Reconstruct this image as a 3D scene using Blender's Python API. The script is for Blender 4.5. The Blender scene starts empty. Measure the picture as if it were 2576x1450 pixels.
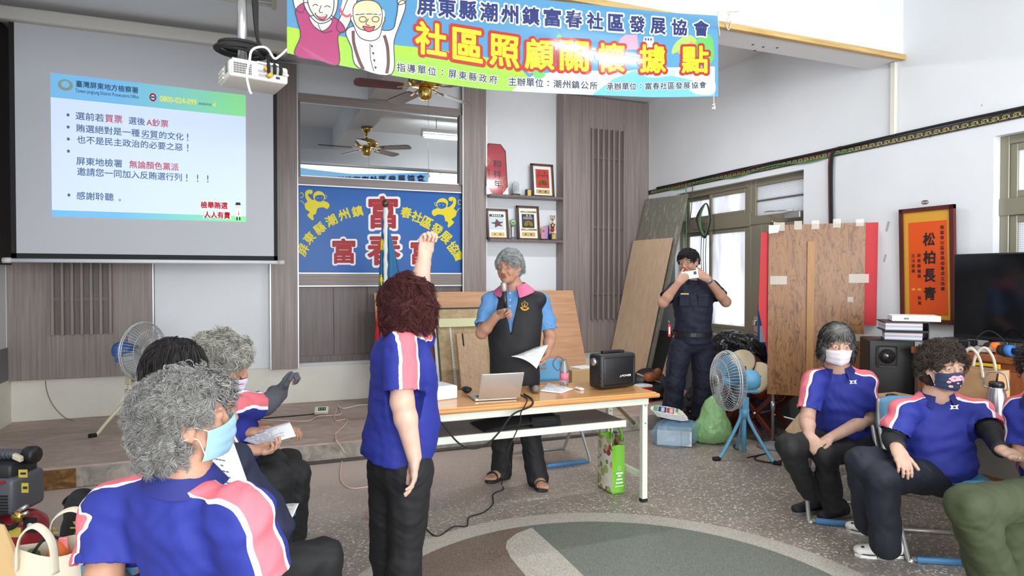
import bpy, bmesh, math, random
import numpy as np
import openvdb
from mathutils import Vector, Matrix
random.seed(7)
SC = bpy.context.scene
COL = SC.collection
# ---------------------------------------------------------------- camera
F_PX, PW, PH = 1650.0, 2576, 1450
YAW, PITCH, CAM_H = math.radians(22.0), math.radians(0.868), 1.5
cam_data = bpy.data.cameras.new('camera')
cam = bpy.data.objects.new('camera', cam_data)
COL.objects.link(cam)
cam_data.sensor_width = 36.0
cam_data.lens = F_PX / PW * 36.0
cam_data.clip_start = 0.05
cam.location = (0, 0, CAM_H)
cam.rotation_euler = (math.pi / 2 - PITCH, 0, -YAW)
SC.camera = cam
# ---------------------------------------------------------------- world and exposure
SC.view_settings.view_transform = 'Standard'
SC.view_settings.look = 'None'
SC.view_settings.exposure = 0.2
SC.view_settings.gamma = 1.0
SC.view_settings.use_curve_mapping = False
world = bpy.data.worlds.new('sky')
SC.world = world
world.use_nodes = True
wn = world.node_tree
bg = wn.nodes['Background']
bg.inputs['Color'].default_value = (0.86, 0.93, 1.0, 1)
bg.inputs['Strength'].default_value = 2.0
SC.cycles.max_bounces = 7
SC.cycles.diffuse_bounces = 4
SC.cycles.glossy_bounces = 4
SC.cycles.transmission_bounces = 5
SC.cycles.transparent_max_bounces = 8
SC.cycles.caustics_reflective = False
SC.cycles.caustics_refractive = False

def area_light(name, loc, rot, sx, sy, power, color=(1, 1, 1)):
    d = bpy.data.lights.new(name, 'AREA')
    d.shape = 'RECTANGLE'; d.size = sx; d.size_y = sy; d.energy = power; d.color = color
    o = bpy.data.objects.new(name, d); o.location = loc; o.rotation_euler = rot
    COL.objects.link(o)
    return o
# tube lamps under the ceiling (their fittings are built with the room) and an added fill light behind the camera
LAMP_Z = 3.6
TUBES = [(3.0, 5.3), (-0.4, 2.0), (2.95, 1.88), (-0.4, -0.9), (3.2, -0.9)]
for lx, ly in TUBES:
    area_light('tube_light', (lx, ly, LAMP_Z - 0.075), (0, 0, 0), 1.15, 0.09, 26 if ly > 5 else (17 if ly < 1.95 and ly > 1 else 6), (0.97, 0.985, 1.0))
area_light('hall_front_fill', (1.4, -3.4, 1.75), (math.radians(90), 0, 0), 6.0, 2.9, 400, (0.96, 0.98, 1.0))  # unseen area light added as soft frontal fill for the room

# ---------------------------------------------------------------- photograph geometry -> room
CR = cam.rotation_euler.to_matrix()
CO = Vector((0, 0, CAM_H))
FWD = Vector((math.sin(YAW), math.cos(YAW), 0))
RGT = Vector((math.cos(YAW), -math.sin(YAW), 0))
UPV = Vector((0, 0, 1))

def ray(px, py):
    return CR @ Vector(((px - PW / 2) / F_PX, -(py - PH / 2) / F_PX, -1.0))
def at(px, py, d):                       # point at horizontal distance d ahead of the camera
    r = ray(px, py); return CO + r * (d / r.dot(FWD))
def onz(px, py, h=0.0):                  # on a horizontal plane
    r = ray(px, py); return CO + r * ((h - CAM_H) / r.z)
def ony(px, py, v):                      # on a plane parallel to the back wall
    r = ray(px, py); return CO + r * (v / r.y)
def onx(px, py, u):                      # on a plane parallel to the right wall
    r = ray(px, py); return CO + r * (u / r.x)

# ---------------------------------------------------------------- colours and materials
def lin(c):
    return tuple((x / 255 / 12.92) if x / 255 <= 0.04045 else ((x / 255 + 0.055) / 1.055) ** 2.4 for x in c)
_mats = {}
class NT:
    def __init__(s, m): s.t = m.node_tree; s.n = s.t.nodes; s.l = s.t.links
    def add(s, kind, **kw):
        n = s.n.new(kind)
        for k, v in kw.items():
            if k.startswith('i_'): n.inputs[k[2:].replace('_', ' ')].default_value = v
            else: setattr(n, k, v)
        return n
    def link(s, a, b): s.l.new(a, b)

def mat(name, rgb=(200, 200, 200), rough=0.6, metal=0.0, spec=0.5, var=0.0, vscale=8.0, bump=0.0, bscale=60.0, bstretch=(1, 1, 1), emit=0.0, emit_rgb=None, trans=0.0, alpha=1.0, sheen=0.0, vstretch=(1, 1, 1), subsurf=0.0, coat=0.0):
    if name in _mats: return _mats[name]
    m = bpy.data.materials.new(name); m.use_nodes = True
    N = NT(m); b = N.n['Principled BSDF']
    c = (*lin(rgb), 1)
    b.inputs['Base Color'].default_value = c
    b.inputs['Roughness'].default_value = rough
    b.inputs['Metallic'].default_value = metal
    b.inputs['Specular IOR Level'].default_value = spec
    b.inputs['Transmission Weight'].default_value = trans
    b.inputs['Alpha'].default_value = alpha
    b.inputs['Sheen Weight'].default_value = sheen
    b.inputs['Coat Weight'].default_value = coat
    if subsurf:
        b.inputs['Subsurface Weight'].default_value = subsurf
        b.inputs['Subsurface Radius'].default_value = (0.012, 0.005, 0.003)
        b.inputs['Subsurface Scale'].default_value = 1.0
    if emit:
        b.inputs['Emission Color'].default_value = (*lin(emit_rgb or rgb), 1)
        b.inputs['Emission Strength'].default_value = emit
    tc = None
    def coords(st):
        nonlocal tc
        tc = tc or N.add('ShaderNodeTexCoord')
        mp = N.add('ShaderNodeMapping'); mp.inputs['Scale'].default_value = st
        N.link(tc.outputs['Object'], mp.inputs['Vector']); return mp.outputs[0]
    if var:
        nz = N.add('ShaderNodeTexNoise', i_Scale=vscale, i_Detail=5.0)
        N.link(coords(vstretch), nz.inputs['Vector'])
        rp = N.add('ShaderNodeValToRGB')
        e = rp.color_ramp.elements
        lo = tuple(x * (1 - var) for x in lin(rgb)); hi = tuple(min(1, x * (1 + var)) for x in lin(rgb))
        e[0].position = 0.3; e[1].position = 0.7; e[0].color = (*lo, 1); e[1].color = (*hi, 1)
        N.link(nz.outputs['Fac'], rp.inputs[0]); N.link(rp.outputs[0], b.inputs['Base Color'])
    if bump:
        nz = N.add('ShaderNodeTexNoise', i_Scale=bscale, i_Detail=3.0)
        N.link(coords(bstretch), nz.inputs['Vector'])
        bp = N.add('ShaderNodeBump'); bp.inputs['Strength'].default_value = 1.0; bp.inputs['Distance'].default_value = bump
        N.link(nz.outputs['Fac'], bp.inputs['Height']); N.link(bp.outputs[0], b.inputs['Normal'])
    _mats[name] = m
    return m

def wood(name, a, b_, stretch=(30, 30, 1.2), rough=0.5, detail=6.0, dist=0.6, knots=None, spec=0.4, bump=0.0):
    if name in _mats: return _mats[name]
    m = bpy.data.materials.new(name); m.use_nodes = True
    N = NT(m); p = N.n['Principled BSDF']; p.inputs['Roughness'].default_value = rough; p.inputs['Specular IOR Level'].default_value = spec
    tc = N.add('ShaderNodeTexCoord'); mp = N.add('ShaderNodeMapping'); mp.inputs['Scale'].default_value = stretch
    N.link(tc.outputs['Object'], mp.inputs['Vector'])
    nz = N.add('ShaderNodeTexNoise', i_Scale=1.0, i_Detail=detail, i_Roughness=0.65, i_Distortion=dist)
    N.link(mp.outputs[0], nz.inputs['Vector'])
    rp = N.add('ShaderNodeValToRGB'); e = rp.color_ramp.elements
    e[0].position = 0.33; e[1].position = 0.68; e[0].color = (*lin(a), 1); e[1].color = (*lin(b_), 1)
    if knots:
        k = rp.color_ramp.elements.new(knots[0]); k.color = (*lin(knots[1]), 1)
    N.link(nz.outputs['Fac'], rp.inputs[0]); N.link(rp.outputs[0], p.inputs['Base Color'])
    if bump:
        bp = N.add('ShaderNodeBump'); bp.inputs['Distance'].default_value = bump
        N.link(nz.outputs['Fac'], bp.inputs['Height']); N.link(bp.outputs[0], p.inputs['Normal'])
    _mats[name] = m
    return m

# ---------------------------------------------------------------- objects
def tag(o, label=None, cat=None, group=None, kind=None):
    if label: o['label'] = label
    if cat: o['category'] = cat
    if group: o['group'] = group
    if kind: o['kind'] = kind
    return o
def thing(name, loc, label, cat, group=None, kind=None):
    o = bpy.data.objects.new(name, None); o.location = loc; o.empty_display_size = 0.1
    COL.objects.link(o)
    return tag(o, label, cat, group, kind)

def wloc(o):
    l = Vector(o.location)
    while o.parent is not None: o = o.parent; l += Vector(o.location)
    return l

def link_mesh(name, me, parent=None, label=None):
    o = bpy.data.objects.new(name, me); COL.objects.link(o)
    if parent is not None: o.parent = parent
    if label: o['label'] = label
    return o

class MB:
    """collects shapes given in room coordinates; build() links them as one mesh object"""
    def __init__(s): s.v = []; s.f = []; s.m = []; s.sm = []; s.mats = []; s.at = {}
    def mi(s, m):
        if m not in s.mats: s.mats.append(m)
        return s.mats.index(m)
    def raw(s, vs, fs, m, smooth=False):
        o = len(s.v); s.v.extend([tuple(v) for v in vs]); k = s.mi(m)
        for f in fs:
            s.f.append(tuple(i + o for i in f)); s.m.append(k); s.sm.append(smooth)
        return s
    def bm(s, b, m, mtx=None, smooth=False):
        if mtx is not None: b.transform(mtx)
        b.verts.index_update()
        s.raw([v.co[:] for v in b.verts], [[v.index for v in f.verts] for f in b.faces], m, smooth); b.free(); return s
    def box(s, lo, hi, m, bev=0.0, mtx=None, seg=1):
        b = bmesh.new(); bmesh.ops.create_cube(b, size=1.0)
        lo, hi = Vector(lo), Vector(hi); c = (lo + hi) / 2; d = hi - lo
        b.transform(Matrix.Translation(c) @ Matrix.Diagonal((abs(d.x), abs(d.y), abs(d.z), 1)))
        if bev: bmesh.ops.bevel(b, geom=b.edges[:], offset=bev, segments=seg, affect='EDGES', profile=0.5)
        return s.bm(b, m, mtx, smooth=seg > 1)
    def obox(s, c, ax, ay, az, m, bev=0.0, seg=1):      # oriented box: centre and three full-length axis vectors
        ax, ay, az = Vector(ax), Vector(ay), Vector(az)
        b = bmesh.new(); bmesh.ops.create_cube(b, size=1.0)
        b.transform(Matrix.Diagonal((ax.length, ay.length, az.length, 1)))
        if bev: bmesh.ops.bevel(b, geom=b.edges[:], offset=bev, segments=seg, affect='EDGES', profile=0.5)
        R = Matrix((ax.normalized(), ay.normalized(), az.normalized())).transposed().to_4x4()
        return s.bm(b, m, Matrix.Translation(Vector(c)) @ R, smooth=seg > 1)
    def tube(s, pts, r, m, n=8, closed=False, cap=True, flat=None):
        pts = [Vector(p) for p in pts]; L = len(pts)
        rs = r if isinstance(r, (list, tuple)) else [r] * L
        vs = []; prev = None
        for i, p in enumerate(pts):
            if closed: t = pts[(i + 1) % L] - pts[i - 1]
            else: t = pts[min(i + 1, L - 1)] - pts[max(i - 1, 0)]
            t = t.normalized() if t.length > 1e-9 else Vector((0, 0, 1))
            if prev is None:
                a = Vector((0, 0, 1)) if abs(t.z) < 0.9 else Vector((1, 0, 0))
                prev = t.cross(a).normalized()
            x = (prev - t * prev.dot(t)); x = x.normalized() if x.length > 1e-6 else t.orthogonal().normalized(); prev = x; y = t.cross(x)
            for k in range(n):
                an = 2 * math.pi * k / n
                vs.append(p + x * (rs[i] * math.cos(an)) + y * (rs[i] * (flat or 1) * math.sin(an)))
        fs = []
        for i in range(L if closed else L - 1):
            a = i * n; b = ((i + 1) % L) * n
            for k in range(n):
                fs.append((a + k, a + (k + 1) % n, b + (k + 1) % n, b + k))
        if cap and not closed:
            fs.append(tuple(range(n - 1, -1, -1))); fs.append(tuple((L - 1) * n + k for k in range(n)))
        return s.raw(vs, fs, m, True)
    def lathe(s, prof, base, axis, m, n=24, smooth=True):    # prof: (radius, height) along axis from base
        base = Vector(base); t = Vector(axis).normalized(); x = t.orthogonal().normalized(); y = t.cross(x); vs = []; fs = []
        for r, h in prof:
            for k in range(n):
                an = 2 * math.pi * k / n; vs.append(base + t * h + x * (r * math.cos(an)) + y * (r * math.sin(an)))
        for i in range(len(prof) - 1):
            for k in range(n):
                fs.append((i * n + k, i * n + (k + 1) % n, (i + 1) * n + (k + 1) % n, (i + 1) * n + k))
        if prof[0][0] > 1e-5: fs.append(tuple(range(n - 1, -1, -1)))
        if prof[-1][0] > 1e-5: fs.append(tuple((len(prof) - 1) * n + k for k in range(n)))
        return s.raw(vs, fs, m, smooth)
    def ball(s, c, r, m, n=16, sq=(1, 1, 1)):
        b = bmesh.new(); bmesh.ops.create_uvsphere(b, u_segments=n, v_segments=max(6, n // 2), radius=1.0)
        rr = r if isinstance(r, (list, tuple)) else (r * sq[0], r * sq[1], r * sq[2])
        return s.bm(b, m, Matrix.Translation(Vector(c)) @ Matrix.Diagonal((*rr, 1)), True)
    def poly(s, pts, m, n=None, th=0.0):             # flat polygon, optionally extruded by the vector n*th
        pts = [Vector(p) for p in pts]; L = len(pts)
        if not th: return s.raw(pts, [tuple(range(L))], m)
        q = [p + Vector(n) * th for p in pts]
        fs = [tuple(range(L)), tuple(range(2 * L - 1, L - 1, -1))]
        for i in range(L): fs.append((i, i + L, (i + 1) % L + L, (i + 1) % L))
        return s.raw(pts + q, fs, m)
    def grid(s, fn, nu, nv, m, smooth=True, th=None):
        vs = [fn(i / nu, j / nv) for j in range(nv + 1) for i in range(nu + 1)]
        fs = [(j * (nu + 1) + i, j * (nu + 1) + i + 1, (j + 1) * (nu + 1) + i + 1, (j + 1) * (nu + 1) + i) for j in range(nv) for i in range(nu)]
        if th is not None:
            k = len(vs); T = Vector(th)
            vs = vs + [Vector(v) + T for v in vs]; fs2 = [tuple(reversed([i + k for i in f])) for f in fs]
            W = nu + 1; rim = [i for i in range(W)] + [j * W + nu for j in range(1, nv + 1)] + [nv * W + i for i in range(nu - 1, -1, -1)] + [j * W for j in range(nv - 1, 0, -1)]
            side = [(rim[(i + 1) % len(rim)], rim[i], rim[i] + k, rim[(i + 1) % len(rim)] + k) for i in range(len(rim))]
            fs = fs + fs2 + side
        return s.raw(vs, fs, m, smooth)
    def text(s, body, mp, x0, y0, x1, y1, m, off=0.0, shear=0.0, lift=0.0, rot=0.0, keep=False):
        """lettering fitted into the box x0..x1, y0..y1 of the map mp(x, y, lift) -> room point"""
        V, Fc = glyphs(body)
        bb = glyph_box(body)
        sx = (x1 - x0) / (bb[2] - bb[0]); sy = (y1 - y0) / (bb[3] - bb[1])
        if keep: sx = math.copysign(abs(sy), sx)
        cx, cy = (x0 + x1) / 2, (y0 + y1) / 2; ca, sa = math.cos(rot), math.sin(rot)
        stamps = [(0, 0)]                                # heavier strokes: the glyph stamped around itself
        if off:
            nr = max(1, math.ceil(off / .045))
            for r in range(1, nr + 1):
                k = 6 if off < .02 else (12 if off < .05 else 22)
                stamps += [(off * r / nr * math.cos(6.2832 * (i + .5 * r) / k), off * r / nr * math.sin(6.2832 * (i + .5 * r) / k)) for i in range(k)]
            e = 1 / (1 + 2 * off / (bb[3] - bb[1])) if off < .06 else 1.0
            sx *= e; sy *= e
        for si, (da, db) in enumerate(stamps):
            out = []
            for a, b in V:
                X = (a + da - (bb[0] + bb[2]) / 2) * sx + shear * (b - bb[1]) * sy; Y = (b + db - (bb[1] + bb[3]) / 2) * sy
                out.append(mp(cx + X * ca - Y * sa, cy + X * sa + Y * ca, lift + si * 1.5e-5))
            s.raw(out, Fc, m)
        return s
    def build(s, name, parent=None, label=None, origin=None, smooth_angle=None):
        o3 = wloc(parent) if parent is not None else Vector(origin or (0, 0, 0))
        me = bpy.data.meshes.new(name)
        me.from_pydata([(v[0] - o3.x, v[1] - o3.y, v[2] - o3.z) for v in s.v], [], s.f)
        for m in s.mats: me.materials.append(m)
        me.polygons.foreach_set('material_index', s.m); me.polygons.foreach_set('use_smooth', s.sm)
        me.update()
        o = link_mesh(name, me, parent, label)
        if parent is None: o.location = o3
        return o

_gl = {}
def glyphs(body, off=0.0):
    if (body, off) in _gl: return _gl[(body, off)]
    c = bpy.data.curves.new('lettering', 'FONT'); c.body = body; c.offset = off; c.resolution_u = 2; c.fill_mode = 'FRONT'
    o = bpy.data.objects.new('lettering', c); COL.objects.link(o)
    dg = bpy.context.evaluated_depsgraph_get(); dg.update()
    me = bpy.data.meshes.new_from_object(o.evaluated_get(dg))
    V = [(v.co.x, v.co.y) for v in me.vertices]; Fc = [tuple(p.vertices) for p in me.polygons]
    bpy.data.objects.remove(o); bpy.data.meshes.remove(me); bpy.data.curves.remove(c)
    _gl[(body, off)] = (V, Fc); return V, Fc
def glyph_box(body):
    V, _ = glyphs(body, 0.0)
    a = np.array(V); return a[:, 0].min(), a[:, 1].min(), a[:, 0].max(), a[:, 1].max()
def quad_map(c00, c10, c11, c01, nrm):
    """bilinear map of the unit square (x right, y up) onto four room points, lift along nrm"""
    c00, c10, c11, c01, nrm = map(Vector, (c00, c10, c11, c01, nrm))
    def mp(x, y, l=0.0):
        return c00 * (1 - x) * (1 - y) + c10 * x * (1 - y) + c11 * x * y + c01 * (1 - x) * y + nrm * l
    return mp
def spline(pts, n=8, closed=False):
    """Catmull-Rom through points"""
    P = [Vector(p) for p in pts]; L = len(P); out = []
    for i in range(L if closed else L - 1):
        if closed: p0, p1, p2, p3 = P[i - 1], P[i], P[(i + 1) % L], P[(i + 2) % L]
        else: p0, p1, p2, p3 = P[max(i - 1, 0)], P[i], P[i + 1], P[min(i + 2, L - 1)]
        for k in range(n):
            t = k / n
            out.append(0.5 * ((2 * p1) + (p2 - p0) * t + (2 * p0 - 5 * p1 + 4 * p2 - p3) * t * t + (3 * p1 - p0 - 3 * p2 + p3) * t ** 3))
    if not closed: out.append(P[-1].copy())
    return out
# ================================================================ ROOM
U_L, U_R, V_B, V_F, H_C = -2.05, 4.89, 7.40, -3.5, 3.8
STEP_V, STEP_H = 5.5, 0.155
M_white = mat('white_wall_paint', (226, 229, 232), 0.55, var=0.03, vscale=1.5, bump=0.0006, bscale=90)
M_ceil = mat('ceiling_paint', (234, 235, 236), 0.7, var=0.03, vscale=1.2)
M_plinth = mat('cream_plinth_paint', (224, 222, 210), 0.55, var=0.05, vscale=3, bump=0.002, bscale=18)
M_dark = mat('dark_left_panel', (62, 58, 60), 0.6)
M_pwood = wood('grey_brown_laminate', (126, 114, 110), (158, 146, 140), (60, 60, 1.3), 0.42, 7, 0.3)
M_pwood2 = wood('grey_brown_laminate_across', (124, 113, 110), (150, 140, 135), (1.3, 60, 60), 0.42, 7, 0.3)
M_dwood = wood('darker_laminate', (98, 88, 87), (122, 111, 108), (55, 55, 1.2), 0.4, 7, 0.3)
M_alu = mat('bright_edge_strip', (205, 208, 210), 0.35, 0.4)
M_frame = mat('olive_aluminium', (140, 136, 118), 0.4, 0.3)
M_frame2 = mat('olive_aluminium_dark', (105, 101, 90), 0.45, 0.3)
M_steel = mat('bare_steel', (190, 190, 190), 0.3, 0.9)
M_black = mat('black_plastic', (24, 24, 26), 0.45)
M_blackr = mat('black_rubber', (20, 20, 20), 0.75)
M_gold = mat('polished_brass', (205, 170, 90), 0.18, 1.0)

def floor_material():
    m = bpy.data.materials.new('terrazzo'); m.use_nodes = True
    N = NT(m); p = N.n['Principled BSDF']; p.inputs['Specular IOR Level'].default_value = 0.4
    tc = N.add('ShaderNodeTexCoord'); P = tc.outputs['Object']
    vo = N.add('ShaderNodeTexVoronoi', feature='F1', i_Scale=74.0, i_Randomness=1.0)
    wz = N.add('ShaderNodeTexNoise', i_Scale=40.0, i_Detail=2.0)
    N.link(P, wz.inputs['Vector'])
    mx = N.add('ShaderNodeMixRGB', i_Fac=0.03); N.link(P, mx.inputs[1]); N.link(wz.outputs['Color'], mx.inputs[2])
    N.link(mx.outputs[0], vo.inputs['Vector'])
    sep = N.add('ShaderNodeSeparateColor'); N.link(vo.outputs['Color'], sep.inputs[0])
    rp = N.add('ShaderNodeValToRGB'); rp.color_ramp.interpolation = 'CONSTANT'; e = rp.color_ramp.elements
    cols = [(0.0, (134, 126, 117)), (0.35, (152, 143, 133)), (0.55, (142, 133, 124)), (0.66, (118, 111, 103)), (0.76, (184, 176, 163)), (0.88, (204, 198, 186)), (0.96, (222, 217, 206))]
    e[0].position = 0; e[0].color = (*lin(cols[0][1]), 1); e[1].position = cols[1][0]; e[1].color = (*lin(cols[1][1]), 1)
    for q, c in cols[2:]:
        k = e.new(q); k.color = (*lin(c), 1)
    N.link(sep.outputs[0], rp.inputs[0])
    edge = N.add('ShaderNodeMath', operation='GREATER_THAN'); edge.inputs[1].default_value = 0.52
    N.link(vo.outputs['Distance'], edge.inputs[0])
    c1 = N.add('ShaderNodeMixRGB'); c1.inputs[2].default_value = (*lin((136, 127, 117)), 1)
    N.link(edge.outputs[0], c1.inputs[0]); N.link(rp.outputs[0], c1.inputs[1])
    # pinkish dust trodden over the strip along the stage and on it
    big = N.add('ShaderNodeTexNoise', i_Scale=1.3, i_Detail=5.0, i_Roughness=0.6); N.link(P, big.inputs['Vector'])
    xyz = N.add('ShaderNodeSeparateXYZ'); N.link(P, xyz.inputs[0])
    mr = N.add('ShaderNodeMapRange'); mr.inputs[1].default_value = 3.6; mr.inputs[2].default_value = 5.2; mr.inputs[3].default_value = -0.1; mr.inputs[4].default_value = 0.95
    N.link(xyz.outputs[1], mr.inputs[0])
    mrx = N.add('ShaderNodeMapRange'); mrx.inputs[1].default_value = 1.2; mrx.inputs[2].default_value = 3.2; mrx.inputs[3].default_value = 1.0; mrx.inputs[4].default_value = 0.15
    N.link(xyz.outputs[0], mrx.inputs[0])
    ml = N.add('ShaderNodeMath', operation='MULTIPLY'); N.link(mr.outputs[0], ml.inputs[0]); N.link(mrx.outputs[0], ml.inputs[1])
    sub = N.add('ShaderNodeMath', operation='MULTIPLY_ADD', use_clamp=True); sub.inputs[1].default_value = 1.1; sub.inputs[2].default_value = -0.55
    N.link(big.outputs['Fac'], sub.inputs[0])
    ad = N.add('ShaderNodeMath', operation='ADD', use_clamp=True); N.link(ml.outputs[0], ad.inputs[0]); N.link(sub.outputs[0], ad.inputs[1])
    c2 = N.add('ShaderNodeMixRGB'); c2.inputs[2].default_value = (*lin((200, 182, 170)), 1)
    N.link(ad.outputs[0], c2.inputs[0]); N.link(c1.outputs[0], c2.inputs[1])
    N.link(c2.outputs[0], p.inputs['Base Color'])
    p.inputs['Roughness'].default_value = 0.42
    return m

def speckle(name, rgb, rgb2, scale=150.0, rough=0.45, fac=0.5):
    m = bpy.data.materials.new(name); m.use_nodes = True
    N = NT(m); p = N.n['Principled BSDF']; p.inputs['Roughness'].default_value = rough
    tc = N.add('ShaderNodeTexCoord'); nz = N.add('ShaderNodeTexNoise', i_Scale=scale, i_Detail=2.0); N.link(tc.outputs['Object'], nz.inputs['Vector'])
    rp = N.add('ShaderNodeValToRGB'); e = rp.color_ramp.elements; e[0].position = fac - 0.08; e[1].position = fac + 0.08
    e[0].color = (*lin(rgb), 1); e[1].color = (*lin(rgb2), 1)
    N.link(nz.outputs['Fac'], rp.inputs[0]); N.link(rp.outputs[0], p.inputs['Base Color'])
    return m

M_floor = floor_material()
M_stage = wood('worn_stage_concrete', (162, 142, 130), (198, 178, 165), (2.2, 4.5, 5), 0.55, 10, 1.6, bump=0.003)
M_kerb = wood('weathered_kerb_concrete', (134, 127, 119), (188, 181, 171), (9, 9, 9), 0.8, 8, 1.0, bump=0.004)
M_kerbstain = wood('rust_and_yellow_stain', (92, 66, 40), (160, 130, 70), (5, 5, 7), 0.7, 6, 1.5, knots=(0.5, (120, 84, 44)))

def struct(mb, name, **k):
    o = mb.build(name, **k); o['kind'] = 'structure'; return o

# floor with its round inlay
b = MB(); b.box((U_L - 0.3, V_F, -0.1), (U_R + 0.3, V_B + 0.2, 0), M_floor); struct(b, 'floor')
M_ring = speckle('pale_inlay_chips', (150, 146, 136), (196, 191, 178), 210)
M_green = speckle('green_inlay_chips', (84, 90, 84), (128, 132, 122), 190)
M_brown = speckle('brown_inlay_chips', (92, 78, 68), (134, 118, 104), 190)
cc = FWD * 2.80 + RGT * 0.50; RO, RI = 1.365, 1.212
def disc_pts(r, n=120): return [(cc.x + r * math.cos(2 * math.pi * k / n), cc.y + r * math.sin(2 * math.pi * k / n)) for k in range(n)]
b = MB()
ro, ri = disc_pts(RO), disc_pts(RI); n = len(ro)
b.raw([(x, y, .0015) for x, y in ro] + [(x, y, .0015) for x, y in ri], [(i, (i + 1) % n, (i + 1) % n + n, i + n) for i in range(n)], M_ring)
b.poly([(x, y, .001) for x, y in ri], M_green)
# brown field with its pale leaf-shaped ribbon
def fl(px, py): p = onz(px, py); return (p.x, p.y)
rib_r = [fl(1338, 1329), fl(1400, 1385), fl(1468, 1450), fl(1540, 1530)]
rib_l = [fl(1300, 1343), fl(1276, 1362), fl(1272, 1378), fl(1284, 1404), fl(1322, 1450), fl(1385, 1530)]
b.raw([(*p, .002) for p in rib_r + rib_l[::-1]], [tuple(range(len(rib_r) + len(rib_l)))], M_ring)
cut = fl(1325, 1331)
left_arc = [(x, y) for x, y in ri]
ends = fl(1520, 1540)
def side(p): return (ends[0] - cut[0]) * (p[1] - cut[1]) - (ends[1] - cut[1]) * (p[0] - cut[0])
lf = [p for p in left_arc if side(p) * side(fl(1000, 1450)) > 0]
ang = math.atan2(cut[1] - cc.y, cut[0] - cc.x)
lf.sort(key=lambda p: (math.atan2(p[1] - cc.y, p[0] - cc.x) - ang) % (2 * math.pi))
b.raw([(*p, .0014) for p in lf], [tuple(range(len(lf)))], M_brown)
struct(b, 'floor_inlay')

# stage step
b = MB(); b.box((U_L, STEP_V, 0), (U_R, V_B, STEP_H), M_stage, bev=0.012)
ks = ony(52, 1200, STEP_V).x; ke = ony(192, 1200, STEP_V).x
b.box((U_L + .01, STEP_V - .004, .004), (U_R - .01, STEP_V + .02, STEP_H - .012), M_kerb)
b.box((ks - .6, STEP_V - .006, .006), (ke, STEP_V + .02, STEP_H - .014), M_kerbstain)
struct(b, 'floor_stage')
b = MB(); b.box((-0.35, STEP_V - .045, 0), (3.3, STEP_V - .012, .022), mat('dark_skirting_strip', (70, 62, 58), 0.5), bev=.004)
struct(b, 'baseboard_stage')

# back wall
def zb(px, py, v=V_B): return ony(px, py, v).z
def ub(px, v=V_B): return ony(px, 700, v).x
b = MB(); b.box((U_L - .2, V_B, 0), (U_R + .2, V_B + .2, H_C + .1), M_white); struct(b, 'wall_back')
PB = .55
b = MB(); b.box((U_L, V_B - .03, STEP_H), (U_R, V_B + .05, PB), M_plinth, bev=.006); struct(b, 'baseboard_back')
PV = V_B - .09
def panel(name, x0, x1, z0, z1, v0, v1, m, edge=True):
    b = MB(); b.box((x0, v0, z0), (x1, v1, z1), m, bev=.003)
    if edge:
        for x in (x0, x1): b.box((x - .006, v0 - .004, z0), (x + .006, v0 + .006, z1), M_alu)
    return struct(b, name)
xa, xb, xc, xd, xe, xf, xg = ub(22, PV), ub(385, PV), ub(680, PV), ub(750, PV), ub(1165, PV), ub(1224, PV), ub(1415, PV)
ZT = H_C - .02
left = panel('trim_1', U_L, xb, PB + .0, ZT, PV, V_B, M_pwood)
panel('trim_2', xc, xd, PB - .01, ZT - .02, PV, V_B, M_pwood)
panel('trim_3', xe, xf, PB + .02, ZT - .02, PV, V_B, M_pwood)
right = panel('trim_4', xg, U_R, PB + .02, ZT, PV, V_B, M_pwood)
b = MB(); b.box((xb + .006, V_B - .035, PB), (xc - .006, V_B - .001, ZT), M_white); struct(b, 'trim_5')
# slat grilles on the two wide panels
def slats(parent, xs, z0, z1, rails, depth=.045):
    for x in xs:
        q = MB(); q.box((x - .012, PV - depth, z0), (x + .012, PV, z1), M_pwood, bev=.002); q.build('slat', parent)
    for z in rails:
        q = MB(); q.box((xs[0], PV - .02, z - .02), (xs[-1], PV, z + .02), M_dwood); q.build('slat_rail', parent)
s0, s1 = ub(134, PV), ub(279, PV)
slats(left, [s0 + (s1 - s0) * k / 6 for k in range(7)], zb(200, 842, PV), zb(200, 842, PV) + 2.3, [zb(200, 753, PV), zb(200, 753, PV) + 1.1])
b = MB(); b.box((s0, PV - .003, zb(200, 842, PV)), (s1, PV + .001, zb(200, 842, PV) + 2.3), M_dwood); b.build('slat_backing', left)
s0, s1 = ub(1487, PV), ub(1566, PV); z0, z1 = zb(1525, 803, PV), zb(1525, 327, PV)
slats(right, [s0 + (s1 - s0) * k / 6 for k in range(7)], z0, z1, [zb(1525, 399, PV), zb(1525, 573, PV), zb(1525, 738, PV)])
b = MB(); b.box((s0, PV - .003, z0), (s1, PV + .001, z1), M_dwood); b.build('slat_backing', right)
# middle bay: boards above and below the mirror and the signboard, dark boards under them
zm = lambda y: zb(955, y, PV)
V2 = V_B - .06
def hboard(name, z0, z1, m=M_pwood2, v=V2, strip=True):
    b = MB(); b.box((xd + .006, v, z0), (xe - .006, V_B, z1), m, bev=.003)
    if strip:
        for z in (z0, z1): b.box((xd + .008, v - .005, z - .006), (xe - .008, v + .005, z + .006), M_alu)
    struct(b, name)
hboard('trim_6', zm(274), zm(252), strip=False); hboard('trim_7', zm(474), zm(452)); hboard('trim_8', zm(719.5), zm(688))
b = MB()
zq0, zq1 = PB + .04, zm(719.5)
for k in range(5):
    w = (xe - xd) / 5
    b.box((xd + k * w + .004, V_B - .03, zq0), (xd + (k + 1) * w - .004, V_B, zq1 - .01), M_dwood, bev=.004)
b.box((xd + .006, V_B - .045, zq0), (xe - .006, V_B, zq0 + .07), M_dwood, bev=.003)
struct(b, 'trim_9')
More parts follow.
